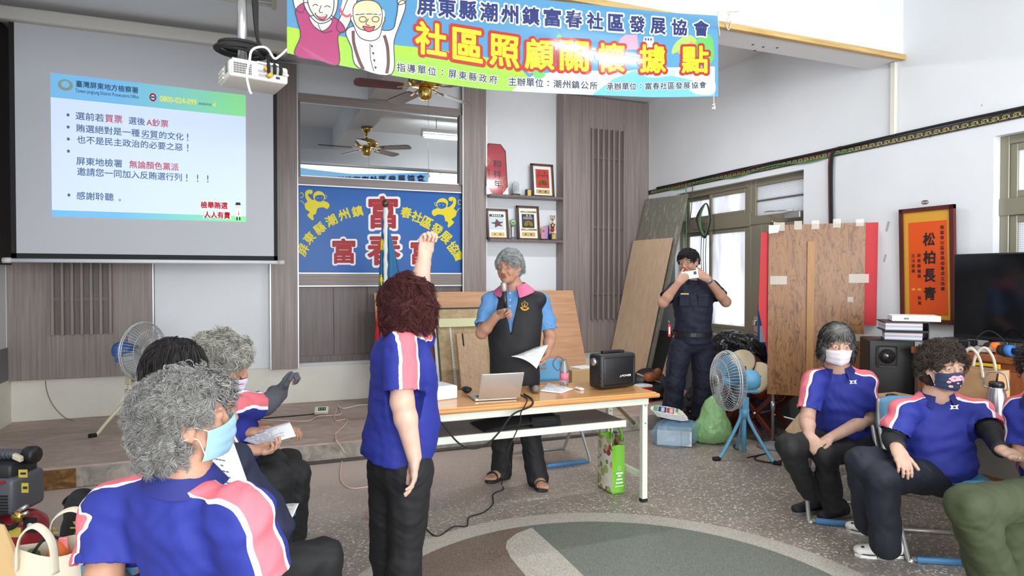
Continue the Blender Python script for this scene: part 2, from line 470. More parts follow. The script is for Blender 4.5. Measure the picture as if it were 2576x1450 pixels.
# end board of the shelf bay
b = MB(); b.box((xg - .045, V_B - .2, PB + .02), (xg - .004, V_B, ZT), M_pwood, bev=.003); struct(b, 'trim_10')

# side walls: grey dado below, openings on the right
M_dado = mat('grey_dado_paint', (116, 116, 118), 0.5, var=0.06, vscale=2.0)
DADO = .835
def wall_piece(b, v0, v1, z0, z1):
    if z0 < DADO - .01:
        b.box((U_R, v0, z0), (U_R + .2, v1, min(z1, DADO)), M_dado)
    if z1 > DADO: b.box((U_R, v0, max(z0, DADO)), (U_R + .2, v1, z1), M_white)
D0, D1, W1, OT = 4.735, 5.51, 6.74, 2.53           # door and first window along the wall, head height
R0, R1, RB, RT = 1.55, 3.03, .95, 2.5              # second window
b = MB()
wall_piece(b, W1, V_B + .2, 0, H_C); wall_piece(b, D1, W1, 0, .87); wall_piece(b, D0, W1, OT, H_C)
wall_piece(b, R1, D0, 0, H_C); wall_piece(b, R0, R1, 0, RB); wall_piece(b, R0, R1, RT, H_C); wall_piece(b, V_F, R0, 0, H_C)
b.box((U_R - .002, V_F, DADO - .004), (U_R + .01, D0 - .02, DADO + .003), mat('dado_line', (70, 66, 64), 0.6))
# smudges and old tape on the paint
M_smudge = mat('grey_smudge', (176, 177, 180), 0.7)
for (px, py, w, h) in [(2233, 570, .05, .16), (2226, 650, .04, .12), (2341, 343, .03, .05), (2470, 265, .02, .03)]:
    p = onx(px, py, U_R); b.obox((U_R - .0006, p.y, p.z), (.001, 0, 0), (0, w * .4, w * .2), (0, -h * .15, h * .5), M_smudge)
struct(b, 'wall_right')
b = MB(); b.box((U_L - .2, V_F, 0), (U_L, V_B + .2, H_C), M_white)
b.box((U_L, V_F, STEP_H), (U_L + .015, V_B, .56), M_plinth); b.box((U_L, V_F, .56), (U_L + .012, V_B, .86), M_dado)
struct(b, 'wall_left')
b = MB(); b.box((U_L, 5.2, 1.62), (U_L + .05, V_B - .1, H_C - .03), M_dark, bev=.004); struct(b, 'trim_11')
# front of the hall, behind the camera: unseen wall, wide opening added to let sky light in
b = MB(); b.box((U_L, V_F - .15, 0), (-1.6, V_F, H_C), M_white); b.box((4.4, V_F - .15, 0), (U_R, V_F, H_C), M_white); b.box((-1.6, V_F - .15, 3.1), (4.4, V_F, H_C), M_white)
struct(b, 'wall_front')
b = MB(); b.box((U_L - .2, V_F, H_C), (U_R + .2, V_B + .2, H_C + .12), M_ceil); struct(b, 'ceiling')
M_rawwood = wood('raw_pine_edge', (176, 142, 84), (214, 182, 120), (2, 30, 30), 0.6)
b = MB(); b.box((U_L, 3.73, 3.285), (U_R, 4.01, H_C), M_white)
b.box((U_L, 3.70, 3.245), (U_R, 3.745, 3.285), M_rawwood, bev=.003); b.box((U_L, 3.745, 3.255), (U_R, 4.01, 3.285), M_ceil)
struct(b, 'ceiling_beam')
b = MB(); b.box((1.26, 4.01, 3.49), (1.58, V_B, H_C), M_ceil); struct(b, 'ceiling_beam_cross')
b = MB()
for px, py in ((1894, 112), (1899, 127), (1920, 118), (1955, 120)):
    p = onz(px, py, 3.255); b.lathe([(.009, 0), (.009, .004)], (p.x, p.y, 3.252), (0, 0, 1), M_black, 8)
struct(b, 'trim_12')

# tall meander border along the right wall
M_trimk = mat('black_border', (36, 32, 34), 0.5); M_key = mat('gold_key_pattern', (170, 158, 96), 0.5, 0.2)
b = MB(); b.box((U_R - .012, V_F, 2.59), (U_R, V_B - .09, 2.645), M_trimk)
y = 0.4
while y < V_B - .2:
    for (a0, a1, c0, c1) in ((0, .012, 0, .03), (0, .05, .026, .032), (.044, .05, .008, .032), (.02, .05, .006, .012), (.02, .026, .006, .021), (.02, .038, .016, .021), (0, .07, 0, .005)):
        b.box((U_R - .0135, y + a0, 2.60 + c0), (U_R - .011, y + a1, 2.60 + c1), M_key)
    y += .07
struct(b, 'trim_13')
b = MB(); b.box((U_R - .03, 3.775, 2.66), (U_R, 3.82, 3.25), mat('cream_conduit', (222, 219, 204), 0.45), bev=.004); struct(b, 'trim_14')

# windows and door of ribbed and frosted glass, bright daylight outside
def glass_mat(name, rib):
    m = bpy.data.materials.new(name); m.use_nodes = True
    N = NT(m); p = N.n['Principled BSDF']; out = N.n['Material Output']
    p.inputs['Base Color'].default_value = (.9, .93, .95, 1); p.inputs['Roughness'].default_value = .25
    tr = N.add('ShaderNodeBsdfTranslucent'); tr.inputs['Color'].default_value = (.93, .93, .95, 1)
    mx = N.add('ShaderNodeMixShader'); mx.inputs[0].default_value = .72
    N.link(p.outputs[0], mx.inputs[1]); N.link(tr.outputs[0], mx.inputs[2]); N.link(mx.outputs[0], out.inputs[0])
    tc = N.add('ShaderNodeTexCoord')
    if rib:
        wv = N.add('ShaderNodeTexWave', i_Scale=rib, wave_type='BANDS', bands_direction='Y'); N.link(tc.outputs['Object'], wv.inputs['Vector'])
        w2 = N.add('ShaderNodeTexWave', i_Scale=rib * .8, wave_type='BANDS', bands_direction='Z'); N.link(tc.outputs['Object'], w2.inputs['Vector'])
        mul = N.add('ShaderNodeMath', operation='MULTIPLY'); N.link(wv.outputs['Fac'], mul.inputs[0]); N.link(w2.outputs['Fac'], mul.inputs[1])
        rp = N.add('ShaderNodeValToRGB'); e = rp.color_ramp.elements; e[0].color = (.48, .47, .48, 1); e[1].color = (.95, .95, .96, 1); e[0].position = .05; e[1].position = .5
        N.link(mul.outputs[0], rp.inputs[0]); N.link(rp.outputs[0], tr.inputs['Color'])
    else:
        nz = N.add('ShaderNodeTexNoise', i_Scale=3.0, i_Detail=2.0); mp = N.add('ShaderNodeMapping'); mp.inputs['Scale'].default_value = (1, 3, .6)
        N.link(tc.outputs['Object'], mp.inputs[0]); N.link(mp.outputs[0], nz.inputs['Vector'])
        rp = N.add('ShaderNodeValToRGB'); e = rp.color_ramp.elements; e[0].color = (.75, .72, .74, 1); e[1].color = (.97, .97, .98, 1); e[0].position = .35; e[1].position = .6
        N.link(nz.outputs['Fac'], rp.inputs[0]); N.link(rp.outputs[0], tr.inputs['Color'])
    return m
M_frost = glass_mat('frosted_glass', 0); M_ribbed = glass_mat('ribbed_glass', 26.0)
UX = U_R + .07                                       # plane of the frames, set back in the opening
def fr(b, v0, v1, z0, z1, t=.05, d=.06, m=M_frame, x=None):
    x = UX if x is None else x
    b.box((x, v0, z0), (x + d, v0 + t, z1), m, bev=.004); b.box((x, v1 - t, z0), (x + d, v1, z1), m, bev=.004)
    b.box((x, v0 + t, z1 - t), (x + d, v1 - t, z1), m, bev=.004); b.box((x, v0 + t, z0), (x + d, v1 - t, z0 + t), m, bev=.004)
def pane(b, v0, v1, z0, z1, m, x=None):
    x = UX + .02 if x is None else x
    b.box((x, v0, z0), (x + .006, v1, z1), m)
w = thing('window_1', (U_R, (D1 + W1) / 2, .87), None, None); w['kind'] = 'structure'
b = MB(); fr(b, D1, W1, .87, OT, .06, .1)
b.box((UX - .01, D1, 2.05), (UX + .1, W1, 2.19), M_frame, bev=.004); b.build('window_frame', w)
vm = (D1 + W1) / 2 + .05
for nm, (a, c, z0, z1, xo) in {'sash': (D1 + .06, vm + .03, 2.19, OT - .06, .0), 'sash.a': (vm - .03, W1 - .06, 2.19, OT - .06, .05), 'sash.b': (D1 + .06, vm + .03, .93, 2.05, .0), 'sash.c': (vm - .03, W1 - .06, .93, 2.05, .05)}.items():
    b = MB(); fr(b, a, c, z0, z1, .045, .03, M_frame, UX + xo + .01); s = b.build('sash', w)
    b = MB(); pane(b, a + .045, c - .045, z0 + .045, z1 - .045, M_frost, UX + xo + .022); b.build('pane', s)
b = MB(); b.box((U_R - .03, D1, .85), (UX + .1, W1, .872), mat('grey_sill', (150, 152, 156), .5), bev=.004); b.build('sill', w)
d = thing('door_1', (U_R, (D0 + D1) / 2, 0), None, None); d['kind'] = 'structure'
b = MB(); fr(b, D0, D1, 0, OT, .07, .12); b.box((UX - .01, D0, 2.06), (UX + .12, D1, 2.15), M_frame, bev=.004); b.build('door_frame', d)
b = MB(); pane(b, D0 + .07, D1 - .07, 2.15, OT - .07, M_ribbed); b.box((UX + .01, D0 + .07, 2.30), (UX + .04, D1 - .07, 2.315), M_frame2); b.build('transom_pane', d)
b = MB(); fr(b, D0 + .07, D1 - .07, .02, 2.06, .09, .05, M_frame, UX - .005); b.box((UX, D0 + .16, .12), (UX + .03, D1 - .16, .98), M_dado, bev=.004); b.box((UX - .003, D0 + .16, .96), (UX + .04, D1 - .16, 1.06), M_frame, bev=.004); lf_ = b.build('door_leaf', d)
b = MB(); pane(b, D0 + .16, D1 - .16, 1.06, 1.97, M_ribbed); b.build('pane', lf_)
b = MB(); yy = D1 - .11
b.box((UX - .03, yy - .03, .86), (UX - .004, yy + .03, 1.10), M_steel, bev=.004); b.box((UX - .06, yy - .02, 1.00), (UX - .03, yy + .02, 1.06), M_steel, bev=.006)
b.tube([(UX - .03, yy - .02, .94), (UX - .07, yy - .02, .94), (UX - .07, yy - .1, .94)], .009, M_steel); b.build('lock', lf_)
cl = onx(1985, 548, UX)
b = MB(); b.box((UX - .05, 4.80, 2.08), (UX - .006, 5.0, 2.15), mat('closer_silver', (168, 168, 162), .4, .6), bev=.008)
b.tube([(UX - .05, 4.88, 2.16), (UX - .14, 5.1, 2.165), (UX - .03, 5.28, 2.18)], .007, M_steel); b.build('door_closer', d)
w = thing('window_2', (U_R, (R0 + R1) / 2, RB), None, None); w['kind'] = 'structure'
b = MB(); fr(b, R0, R1, RB, RT, .06, .1); b.box((UX - .01, R0, 1.94), (UX + .1, R1, 2.06), M_frame, bev=.004); b.build('window_frame', w)
for (a, c, z0, z1, xo) in ((R0 + .06, 2.3, 2.06, RT - .06, .05), (2.26, R1 - .06, 2.06, RT - .06, 0), (R0 + .06, 2.3, RB + .06, 1.94, .05), (2.26, R1 - .06, RB + .06, 1.94, 0)):
    b = MB(); fr(b, a, c, z0, z1, .05, .03, M_frame, UX + xo + .01); s = b.build('sash', w)
    b = MB(); pane(b, a + .05, c - .05, z0 + .05, z1 - .05, M_ribbed if z0 < 1.5 else M_frost, UX + xo + .022); b.build('pane', s)

# ================================================================ LAMPS, FANS ON THE CEILING
M_tubeglow = mat('glowing_tube', (255, 255, 255), emit=62.0); M_tubeglow2 = mat('soft_tube', (255, 255, 255), emit=15.0); M_lampw = mat('lamp_fitting_white', (230, 230, 226), .4); M_lampoff = mat('lamp_fitting_yellowed', (186, 184, 164), .4)
M_tubeoff = mat('dark_tube', (206, 206, 196), .3)
def tube_lamp(cx, cy, lit, label):
    t = thing('fluorescent_lamp', (cx, cy, LAMP_Z), label, 'ceiling lamp', 'ceiling tube lamps')
    mm = M_lampw if lit else M_lampoff
    b = MB(); b.box((cx - .63, cy - .03, LAMP_Z - .01), (cx + .63, cy + .03, LAMP_Z + .05), mm, bev=.01); b.build('housing', t)
    for sx in (-1, 1):
        b = MB(); b.box((cx + sx * .62 - .018, cy - .03, LAMP_Z - .065), (cx + sx * .62 + .018, cy + .03, LAMP_Z), mm, bev=.006); b.build('lamp_holder', t)
    b = MB(); b.tube([(cx - .6, cy, LAMP_Z - .045), (cx + .6, cy, LAMP_Z - .045)], .014, (M_tubeglow if cy > 5 else M_tubeglow2) if lit else M_tubeoff, 10); b.build('tube', t)
    b = MB()
    for sx in (-.4, .4): b.tube([(cx + sx, cy, LAMP_Z + .06), (cx + sx, cy, H_C)], .006, M_steel, 6)
    b.build('hanger', t)
for k, (lx, ly) in enumerate(TUBES):
    tube_lamp(lx, ly, True, ['lit ceiling tube lamp glowing through the hanging banner', 'lit ceiling tube lamp over the seated row on the left', 'lit ceiling tube lamp over the seated row on the right', 'lit ceiling tube lamp at the front of the hall, left', 'lit ceiling tube lamp at the front of the hall, right'][k])
tube_lamp(-.42, 5.3, False, 'unlit yellowed tube lamp on the ceiling above the projector')
# ================================================================ SCREEN, MIRROR, SIGN, SHELVES
SV = 6.65
t = thing('projection_screen', ony(360, 655, SV), 'large pull-down projection screen showing a bullet-point slide', 'projection screen')
sy = lambda px, py, dv=0.0: ony(px, py, SV + dv)
M_scr = mat('grey_white_screen', (196, 198, 203), .85); M_scrb = mat('screen_black_border', (18, 18, 20), .7); M_cream = mat('screen_housing', (206, 203, 196), .45)
zt, zbm = sy(300, 92).z + .02, sy(360, 641).z
xl, xr = sy(43, 500).x, sy(688, 500).x
b = MB(); b.box((xl - .01, SV - .001, zbm), (xr + .005, SV + .004, zt), M_scr); b.build('screen_fabric', t)
b = MB(); bw = .045
b.box((xl - bw, SV - .002, zbm - .04), (xl - .008, SV + .003, zt), M_scrb); b.box((xr + .002, SV - .002, zbm - .04), (xr + bw - .01, SV + .003, zt), M_scrb)
b.box((xl - bw, SV - .002, zbm - .05), (xr + bw - .01, SV + .003, zbm), M_scrb)
b.text('VIVA', lambda x, y, l: Vector((x, SV - .003, y)), sy(395, 650).x, zbm - .034, sy(411, 650).x, zbm - .014, M_scr, .01); b.build('border', t)
b = MB(); b.tube([(sy(17, 655).x, SV, sy(17, 655).z), (sy(707, 660).x, SV, sy(17, 655).z)], .018, M_white, 12); b.build('bottom_bar', t)
for px in (17, 707):
    b = MB(); c = sy(px, 655); b.tube([(c.x - .03, SV, sy(17, 655).z), (c.x + .03, SV, sy(17, 655).z)], .024, M_cream, 12); b.build('end_cap', t)
b = MB(); hz0 = sy(300, 88).z
b.box((U_L + .03, SV - .07, hz0), (sy(722, 140).x, SV + .06, hz0 + .115), M_cream, bev=.02, seg=3); b.build('housing', t)
# the slide: projector light put in as glowing coloured sheets over the fabric
def slide_m(name, rgb, e=.62): return mat('slide_' + name, rgb, .9, emit=e, spec=0)
SQ = quad_map(sy(131, 545), sy(619, 559), sy(618, 240), sy(127, 183), (0, -1, 0))
SL = slide_m('white', (206, 222, 250), .38)
b = MB()
def sq(x0, y0, x1, y1, m, l=.004): b.poly([SQ(x0, y0, l), SQ(x1, y0, l), SQ(x1, y1, l), SQ(x0, y1, l)], m)
def gradient_mat(name, axis_x0, axis_x1, c0, c1, e):
    m = bpy.data.materials.new(name); m.use_nodes = True; N = NT(m); p = N.n['Principled BSDF']
    tc = N.add('ShaderNodeTexCoord'); s = N.add('ShaderNodeSeparateXYZ'); N.link(tc.outputs['Object'], s.inputs[0])
    r = N.add('ShaderNodeMapRange'); r.inputs[1].default_value = axis_x0; r.inputs[2].default_value = axis_x1; N.link(s.outputs[0], r.inputs[0])
    x = N.add('ShaderNodeMixRGB'); x.inputs[1].default_value = (*lin(c0), 1); x.inputs[2].default_value = (*lin(c1), 1); N.link(r.outputs[0], x.inputs[0])
    N.link(x.outputs[0], p.inputs['Base Color']); N.link(x.outputs[0], p.inputs['Emission Color']); p.inputs['Emission Strength'].default_value = e; p.inputs['Roughness'].default_value = .9
    return m
ox = t.location.x
M_bar = gradient_mat('slide_bar', sy(300, 0).x - ox, sy(600, 0).x - ox, (120, 186, 232), (140, 224, 150), .35)
sq(0, 0, 1, 1, SL)
sq(0, .83, 1, 1, M_bar, .0045); sq(0, 0, 1, .045, M_bar, .0045)
ST = slide_m('slate', (92, 120, 150), .12); SR = slide_m('red', (196, 92, 100), .15); SY = slide_m('yellow', (236, 226, 96), .35); SD = slide_m('navy', (58, 84, 120), .1); SWH = slide_m('outline_white', (245, 248, 255), .4); SRD = slide_m('deep_red', (186, 30, 40), .15)
def st(s, x0, y0, x1, y1, m, off=0.0, l=.005): b.text(s, SQ, x0, y0, x1, y1, m, off, lift=l)
def line(y, h, parts):
    for s, x0, x1, m in parts: st(s, x0, y, x1, y + h, m, .012)
st('臺灣屏東地方檢察署', .115, .92, .43, .967, SD, .015); st('Taiwan pingtung District Prosecutors Office', .115, .875, .43, .908, SD, .008)
st('0800-024-099', .53, .88, .735, .925, SY, .02); st('撥通後再按', .74, .885, .81, .905, ST, .01); st('4', .818, .88, .832, .918, SY, .02)
def ring(cx, cy, rx, ry, m, l, n=20): b.poly([SQ(cx + rx * math.cos(6.2832 * k / n), cy + ry * math.sin(6.2832 * k / n), l) for k in range(n)], m)
ring(.07, .925, .036, .04, slide_m('emblem_gold', (150, 170, 150), .15), .0048); ring(.07, .93, .02, .024, M_bar, .005)
ring(.5, .905, .018, .03, SRD, .0048); ring(.5, .905, .011, .018, SL, .005); ring(.5, .905, .02, .008, ST, .0052)
for y in (.717, .632, .548, .463, .154): ring(.081, y, .007, .011, ST, .005)
line(.69, .056, [('選前若', .115, .255, ST), ('買票', .258, .345, SR), ('選後', .375, .46, ST), ('A鈔票', .465, .58, SR)])
line(.603, .056, [('賄選絕對是一種', .115, .435, ST), ('劣質', .44, .525, ST), ('的文化', .53, .66, ST), ('!', .678, .684, ST)]); sq(.44, .594, .53, .598, ST, .005)
line(.523, .056, [('也不是民主政治的必要之惡', .115, .66, ST), ('!', .678, .684, ST)])
line(.37, .058, [('屏東地檢署', .115, .345, ST), ('無論顏色黨派', .375, .635, SR)])
line(.295, .058, [('邀請您一同加入反賄選行列', .115, .655, ST), ('!', .672, .678, ST), ('!', .73, .736, ST), ('!', .785, .791, ST)])
line(.125, .056, [('感謝聆聽', .115, .3, ST)]); ring(.328, .134, .006, .009, ST, .005); ring(.328, .134, .0035, .005, SL, .0053)
for s, x0, x1, y in (('檢舉賄選', .745, .9, .095), ('人人有責', .763, .915, .02)):
    st(s, x0, y, x1, y + .055, SWH, .07, .005); st(s, x0, y, x1, y + .055, SRD, .03, .008)
SK = slide_m('figure_dark', (60, 70, 80), .05); SF = slide_m('figure_face', (236, 214, 200), .3)
ring(.955, .125, .015, .024, SF, .0055); b.poly([SQ(.939, .13, .0058), SQ(.944, .152, .0058), SQ(.966, .152, .0058), SQ(.971, .132, .0058)], SK)
b.poly([SQ(.94, .035, .0052), SQ(.972, .035, .0052), SQ(.97, .1, .0052), SQ(.943, .1, .0052)], SWH); b.poly([SQ(.956, .05, .0055), SQ(.961, .055, .0055), SQ(.958, .1, .0055)], SK)
sq(.945, .012, .953, .04, SK, .0053); sq(.96, .012, .968, .04, SK, .0053)
b.build('projected_slide', t)

# mirror and blue signboard in the middle bay
MV = V_B - .035
M_mirror = mat('silver_mirror', (226, 232, 234), .015, 1.0)
z0, z1 = zm(452), zm(272)
t = thing('wall_mirror', ((xd + xe) / 2, MV, z0), 'wide wall mirror above the blue signboard, reflecting a ceiling fan', 'mirror')
b = MB(); dz = z1 - z0
b.raw([(xd + .03, MV, z0), (xe - .03, MV, z0), (xe - .03, MV - .008, z1), (xd + .03, MV - .008, z1)], [(0, 1, 2, 3)], M_mirror); b.build('glass', t)
b = MB(); b.box((xd + .006, MV - .05, z0 - .01), (xd + .03, MV + .03, z1 + .01), M_dwood); b.box((xe - .04, MV - .05, z0 - .01), (xe - .006, MV + .03, z1 + .01), M_dwood); b.build('side_frame', t)
BV = V_B - .03
t = thing('signboard', ((xd + xe) / 2, BV, zm(687)), 'blue community signboard with red and yellow characters and two yellow monkeys', 'signboard')
M_sblue = mat('sign_blue', (14, 92, 172), .35, var=.06, vscale=1.0, spec=.3)
M_sred = mat('sign_red', (168, 18, 28), .4, spec=.3); M_swhite = mat('sign_white', (238, 240, 240), .4); M_syel = mat('sign_yellow', (228, 212, 20), .4, spec=.3)
sz0, sz1 = ony(955, 686, BV).z, ony(955, 474.5, BV).z
b = MB(); b.box((xd + .006, BV, sz0), (xe - .006, BV + .02, sz1), M_sblue); sb = b.build('board', t)
def SB(px, py, l=0.0): p = ony(px, py, BV - .002 - l); return p
smap = lambda x, y, l: SB(x, y, l)
def sign_char(b, ch, x0, x1, y0, y1, m, off, l): b.text(ch, smap, x0, y1, x1, y0, m, off, lift=l)
for ch, x0, x1, y0, y1 in (('富', 927, 1001, 493, 576), ('春', 924, 1008, 588, 668), ('富', 836, 894, 600, 664), ('富', 1033, 1084, 604, 666)):
    b = MB(); sign_char(b, ch, x0, x1, y0, y1, M_swhite, .072, .001); sign_char(b, ch, x0, x1, y0, y1, M_sred, .03, .0045); b.build('red_character', t)
arc = [('屏', 762, 629, 62), ('東', 778, 599, 48), ('縣', 804, 575, 38), ('潮', 833, 555, 27), ('州', 865, 540, 20), ('鎮', 899, 532, 12), ('春', 1022, 535, -9), ('社', 1049, 546, -20), ('區', 1074, 560, -28), ('發', 1099, 577, -33), ('展', 1121, 597, -42), ('協', 1140, 623, -52), ('會', 1155, 644, -66)]
for i_, (ch, cx, cy, rot) in enumerate(arc):
    if i_ in (0, 6): b = MB()
    r = math.radians(rot)
    def mpr(x, y, l, cx=cx, cy=cy, r=r):
        return SB(cx + x * math.cos(r) - y * math.sin(r), cy - (x * math.sin(r) + y * math.cos(r)), l)
    b.text(ch, mpr, -14, -14, 14, 14, M_syel, .03, lift=.0015)
    if i_ in (5, 12): b.build('yellow_lettering', t)
def pxpoly(b, pts, m, fn, l, n=6):
    q = spline([(x, y, 0) for x, y in pts], n, True); b.poly([fn(p.x, p.y, l) for p in q], m)
def pxline(b, pts, w, m, fn, l, n=6):
    q = spline([(x, y, 0) for x, y in pts], n); L = len(q); vs = []
    for i, p in enumerate(q):
        d = (q[min(i + 1, L - 1)] - q[max(i - 1, 0)]); d = d.normalized() if d.length else Vector((1, 0, 0)); e = Vector((-d.y, d.x, 0)) * (w / 2)
        vs += [fn((p + e).x, (p + e).y, l), fn((p - e).x, (p - e).y, l)]
    b.raw(vs, [(2 * i, 2 * i + 1, 2 * i + 3, 2 * i + 2) for i in range(L - 1)], m)
for mir, (ox_, oy_) in ((1, (755, 476)), (-1, (1160, 494))):
    b = MB(); f = lambda x, y, l, s=mir, a=ox_, c=oy_: SB(a + s * x, c + y, l)
    pxpoly(b, [(12, 38), (22, 30), (38, 27), (50, 32), (58, 30), (70, 34), (74, 42), (68, 50), (58, 46), (45, 48), (41, 56), (40, 62), (33, 66), (34, 76), (30, 78), (18, 66), (24, 58), (14, 50)], M_syel, f, .001)
    pxpoly(b, [(22, 34), (14, 22), (13, 8), (20, 2), (30, 3), (31, 10), (25, 13), (22, 10), (21, 18), (32, 30)], M_syel, f, .0012)
    pxpoly(b, [(34, 24), (34, 12), (44, 5), (56, 8), (62, 16), (62, 24), (54, 33), (42, 33)], M_syel, f, .0014)
    pxpoly(b, [(37, 22), (42, 16), (54, 15), (60, 19), (58, 28), (50, 32), (40, 29)], M_sblue, f, .0018)
    pxline(b, [(63, 15), (67, 18), (64, 24), (60, 24)], 1.2, M_syel, f, .0018)
    for q in ((45, 22), (54, 21)): pxpoly(b, [(q[0] - 1, q[1]), (q[0], q[1] - 1), (q[0] + 1, q[1]), (q[0], q[1] + 1)], M_swhite, f, .0022, 2)
    pxline(b, [(12, 40), (5, 31), (0, 30)], 1.6, M_syel, f, .0018); pxline(b, [(0, 12), (4, 9), (8, 14), (5, 21), (0, 20)], 1.6, M_syel, f, .0018)
    b.build('monkey_figure', t)

# wall shelves with trophies
SVF = V_B - .2
shx0, shx1 = xf + .008, xg - .045
def shelf(py_r, label):
    z = ony(1410, py_r, SVF).z
    t = thing('wall_shelf', ((shx0 + shx1) / 2, V_B - .1, z), label, 'shelf', 'wall shelves beside the signboard')
    b = MB(); b.box((shx0, SVF, z - .022), (shx1, V_B - .001, z), M_pwood2, bev=.002); b.build('board', t)
    b = MB(); b.box((shx0, SVF - .003, z - .025), (shx1, SVF, z + .002), M_dwood); b.build('front_edge', t)
    return z
zs1 = shelf(497, 'upper grey-brown wall shelf carrying the red scroll plaque'); zs2 = shelf(605.5, 'lower grey-brown wall shelf carrying the gold trophy cup')
M_brownf = wood('dark_brown_frame', (66, 46, 40), (92, 66, 56), (30, 30, 3), .35); M_goldp = mat('gold_plate', (222, 188, 104), .3, .6); M_redp = mat('red_plaque', (190, 58, 50), .5); M_paper = mat('white_paper', (236, 237, 238), .7)
M_cryst = mat('clear_crystal', (235, 240, 244), .05, trans=.85); M_darkp = mat('dark_plaque', (50, 50, 52), .5); M_base = mat('dark_wood_base', (60, 46, 42), .4)
def shx(px): return ony(px, 550, SVF + .08).x
def framed(px0, px1, z, h, label, inner):
    x0, x1 = shx(px0), shx(px1); lean = .05; v = SVF + .07
    t = thing('framed_plaque', ((x0 + x1) / 2, v, z), label, 'plaque', 'framed plaques on the wall shelves')
    F = lambda x, y, l=0.0: Vector((x0 + (x1 - x0) * x, v + lean * y - l, z + h * y))
    w = x1 - x0; fw = .022
    b = MB()
    for a in ((0, 0, 1, fw / h), (0, 1 - fw / h, 1, 1), (0, 0, fw / w, 1), (1 - fw / w, 0, 1, 1)):
        b.poly([F(a[0], a[1], .02), F(a[2], a[1], .02), F(a[2], a[3], .02), F(a[0], a[3], .02)], M_brownf, (0, 1, 0), .035)
    b.build('frame', t)
    b = MB(); i = fw / w; j = fw / h
    b.poly([F(i, j), F(1 - i, j), F(1 - i, 1 - j), F(i, 1 - j)], M_paper, (0, 1, 0), .004)
    for a in ((i, j, 1 - i, j + .012), (i, 1 - j - .012, 1 - i, 1 - j), (i, j, i + .02, 1 - j), (1 - i - .02, j, 1 - i, 1 - j)):
        b.poly([F(a[0], a[1], .003), F(a[2], a[1], .003), F(a[2], a[3], .003), F(a[0], a[3], .003)], M_goldp)
    b.build('mount', t)
    b = MB(); b.poly([F(.2, .11, .004), F(.8, .11, .004), F(.8, .23, .004), F(.2, .23, .004)], M_goldp)
    b.text('敬', F, .33, .145, .4, .195, M_base, .02, lift=.006); b.text('贈', F, .58, .145, .65, .195, M_base, .02, lift=.006); b.build('gold_nameplate', t)
    b = MB(); inner(b, F); b.build('picture', t)
def heart(b, F, cx, cy, s, l):
    for dx, r in ((-.09, .5), (.09, -.5)):
        b.poly([F(cx + dx + s * (.13 * math.cos(a) * math.cos(r) - .07 * math.sin(a) * math.sin(r)), cy + s * .7 * (.13 * math.cos(a) * math.sin(r) + .1 * math.sin(a) * math.cos(r)), l) for a in [k * .5236 for k in range(12)]], M_gold, (0, -1, 0), .006)
    b.poly([F(cx + .06 * math.cos(a), cy + .06 + .03 * math.sin(a), l + .002) for a in [k * .785 for k in range(8)]], M_gold, (0, -1, 0), .006)
def in_red(b, F):
    b.poly([F(.2, .28, .005), F(.8, .28, .005), F(.8, .84, .005), F(.2, .84, .005)], M_redp)
    for x in (.36, .6): b.text('松' if x < .5 else '青', F, x - .04, .72, x + .05, .77, M_base, .02, lift=.007)
    for k in range(7): b.poly([F(.27 + k * .075, .6 + .02 * (k % 3), .007), F(.3 + k * .075, .6 + .02 * (k % 3), .007), F(.3 + k * .075, .69, .007), F(.27 + k * .075, .69, .007)], M_base)
    heart(b, F, .5, .44, 1, .008)
def in_black(b, F):
    b.poly([F(.22, .36, .005), F(.78, .36, .005), F(.78, .76, .005), F(.22, .76, .005)], M_darkp)
    for y in (.31, .83): b.tube([F(.17, y, .012), F(.86, y, .012)], .008, M_goldp, 8)
    for k in range(7): b.poly([F(.3 + k * .06, .61, .007), F(.32 + k * .06, .61, .007), F(.32 + k * .06, .68, .007), F(.3 + k * .06, .68, .007)], M_paper)
    for x in (.42, .56): b.text('獎' if x < .5 else '座', F, x, .69, x + .07, .74, M_paper, .02, lift=.007)
    heart(b, F, .5, .48, 1, .008)
def in_rose(b, F):
    b.poly([F(.14, .34, .005), F(.8, .34, .005), F(.8, .74, .005), F(.14, .74, .005)], mat('pale_picture', (205, 214, 220), .5)); b.poly([F(.14, .74, .005), F(.8, .74, .005), F(.8, .82, .005), F(.14, .82, .005)], M_base)
    g = mat('leaf_green', (44, 92, 66), .5); r = mat('rose_red', (110, 36, 48), .5)
    for a in range(5):
        c, s = math.cos(a * 1.3 + .4), math.sin(a * 1.3 + .4)
        b.poly([F(.5, .52, .006), F(.5 + .2 * c - .06 * s, .52 + .1 * s + .03 * c, .006), F(.5 + .3 * c, .52 + .15 * s, .006), F(.5 + .2 * c + .06 * s, .52 + .1 * s - .03 * c, .006)], g)
    b.poly([F(.5 + .14 * math.cos(k * .52), .52 + .09 * math.sin(k * .52), .008) for k in range(12)], r)
    for k in range(5): b.poly([F(.26 + k * .09, .76, .007), F(.32 + k * .09, .76, .007), F(.32 + k * .09, .8, .007), F(.26 + k * .09, .8, .007)], M_paper)
framed(1338, 1393, zs1, ony(1365, 412, SVF + .08).z - zs1, 'red-faced framed plaque with a gold emblem on the upper shelf', in_red)
framed(1225, 1279, zs2, ony(1250, 525, SVF + .08).z - zs2, 'framed plaque with a dark red rose on the lower shelf', in_rose)
framed(1302, 1357, zs2, ony(1330, 518, SVF + .08).z - zs2, 'black-faced framed plaque with a gold emblem on the lower shelf', in_black)
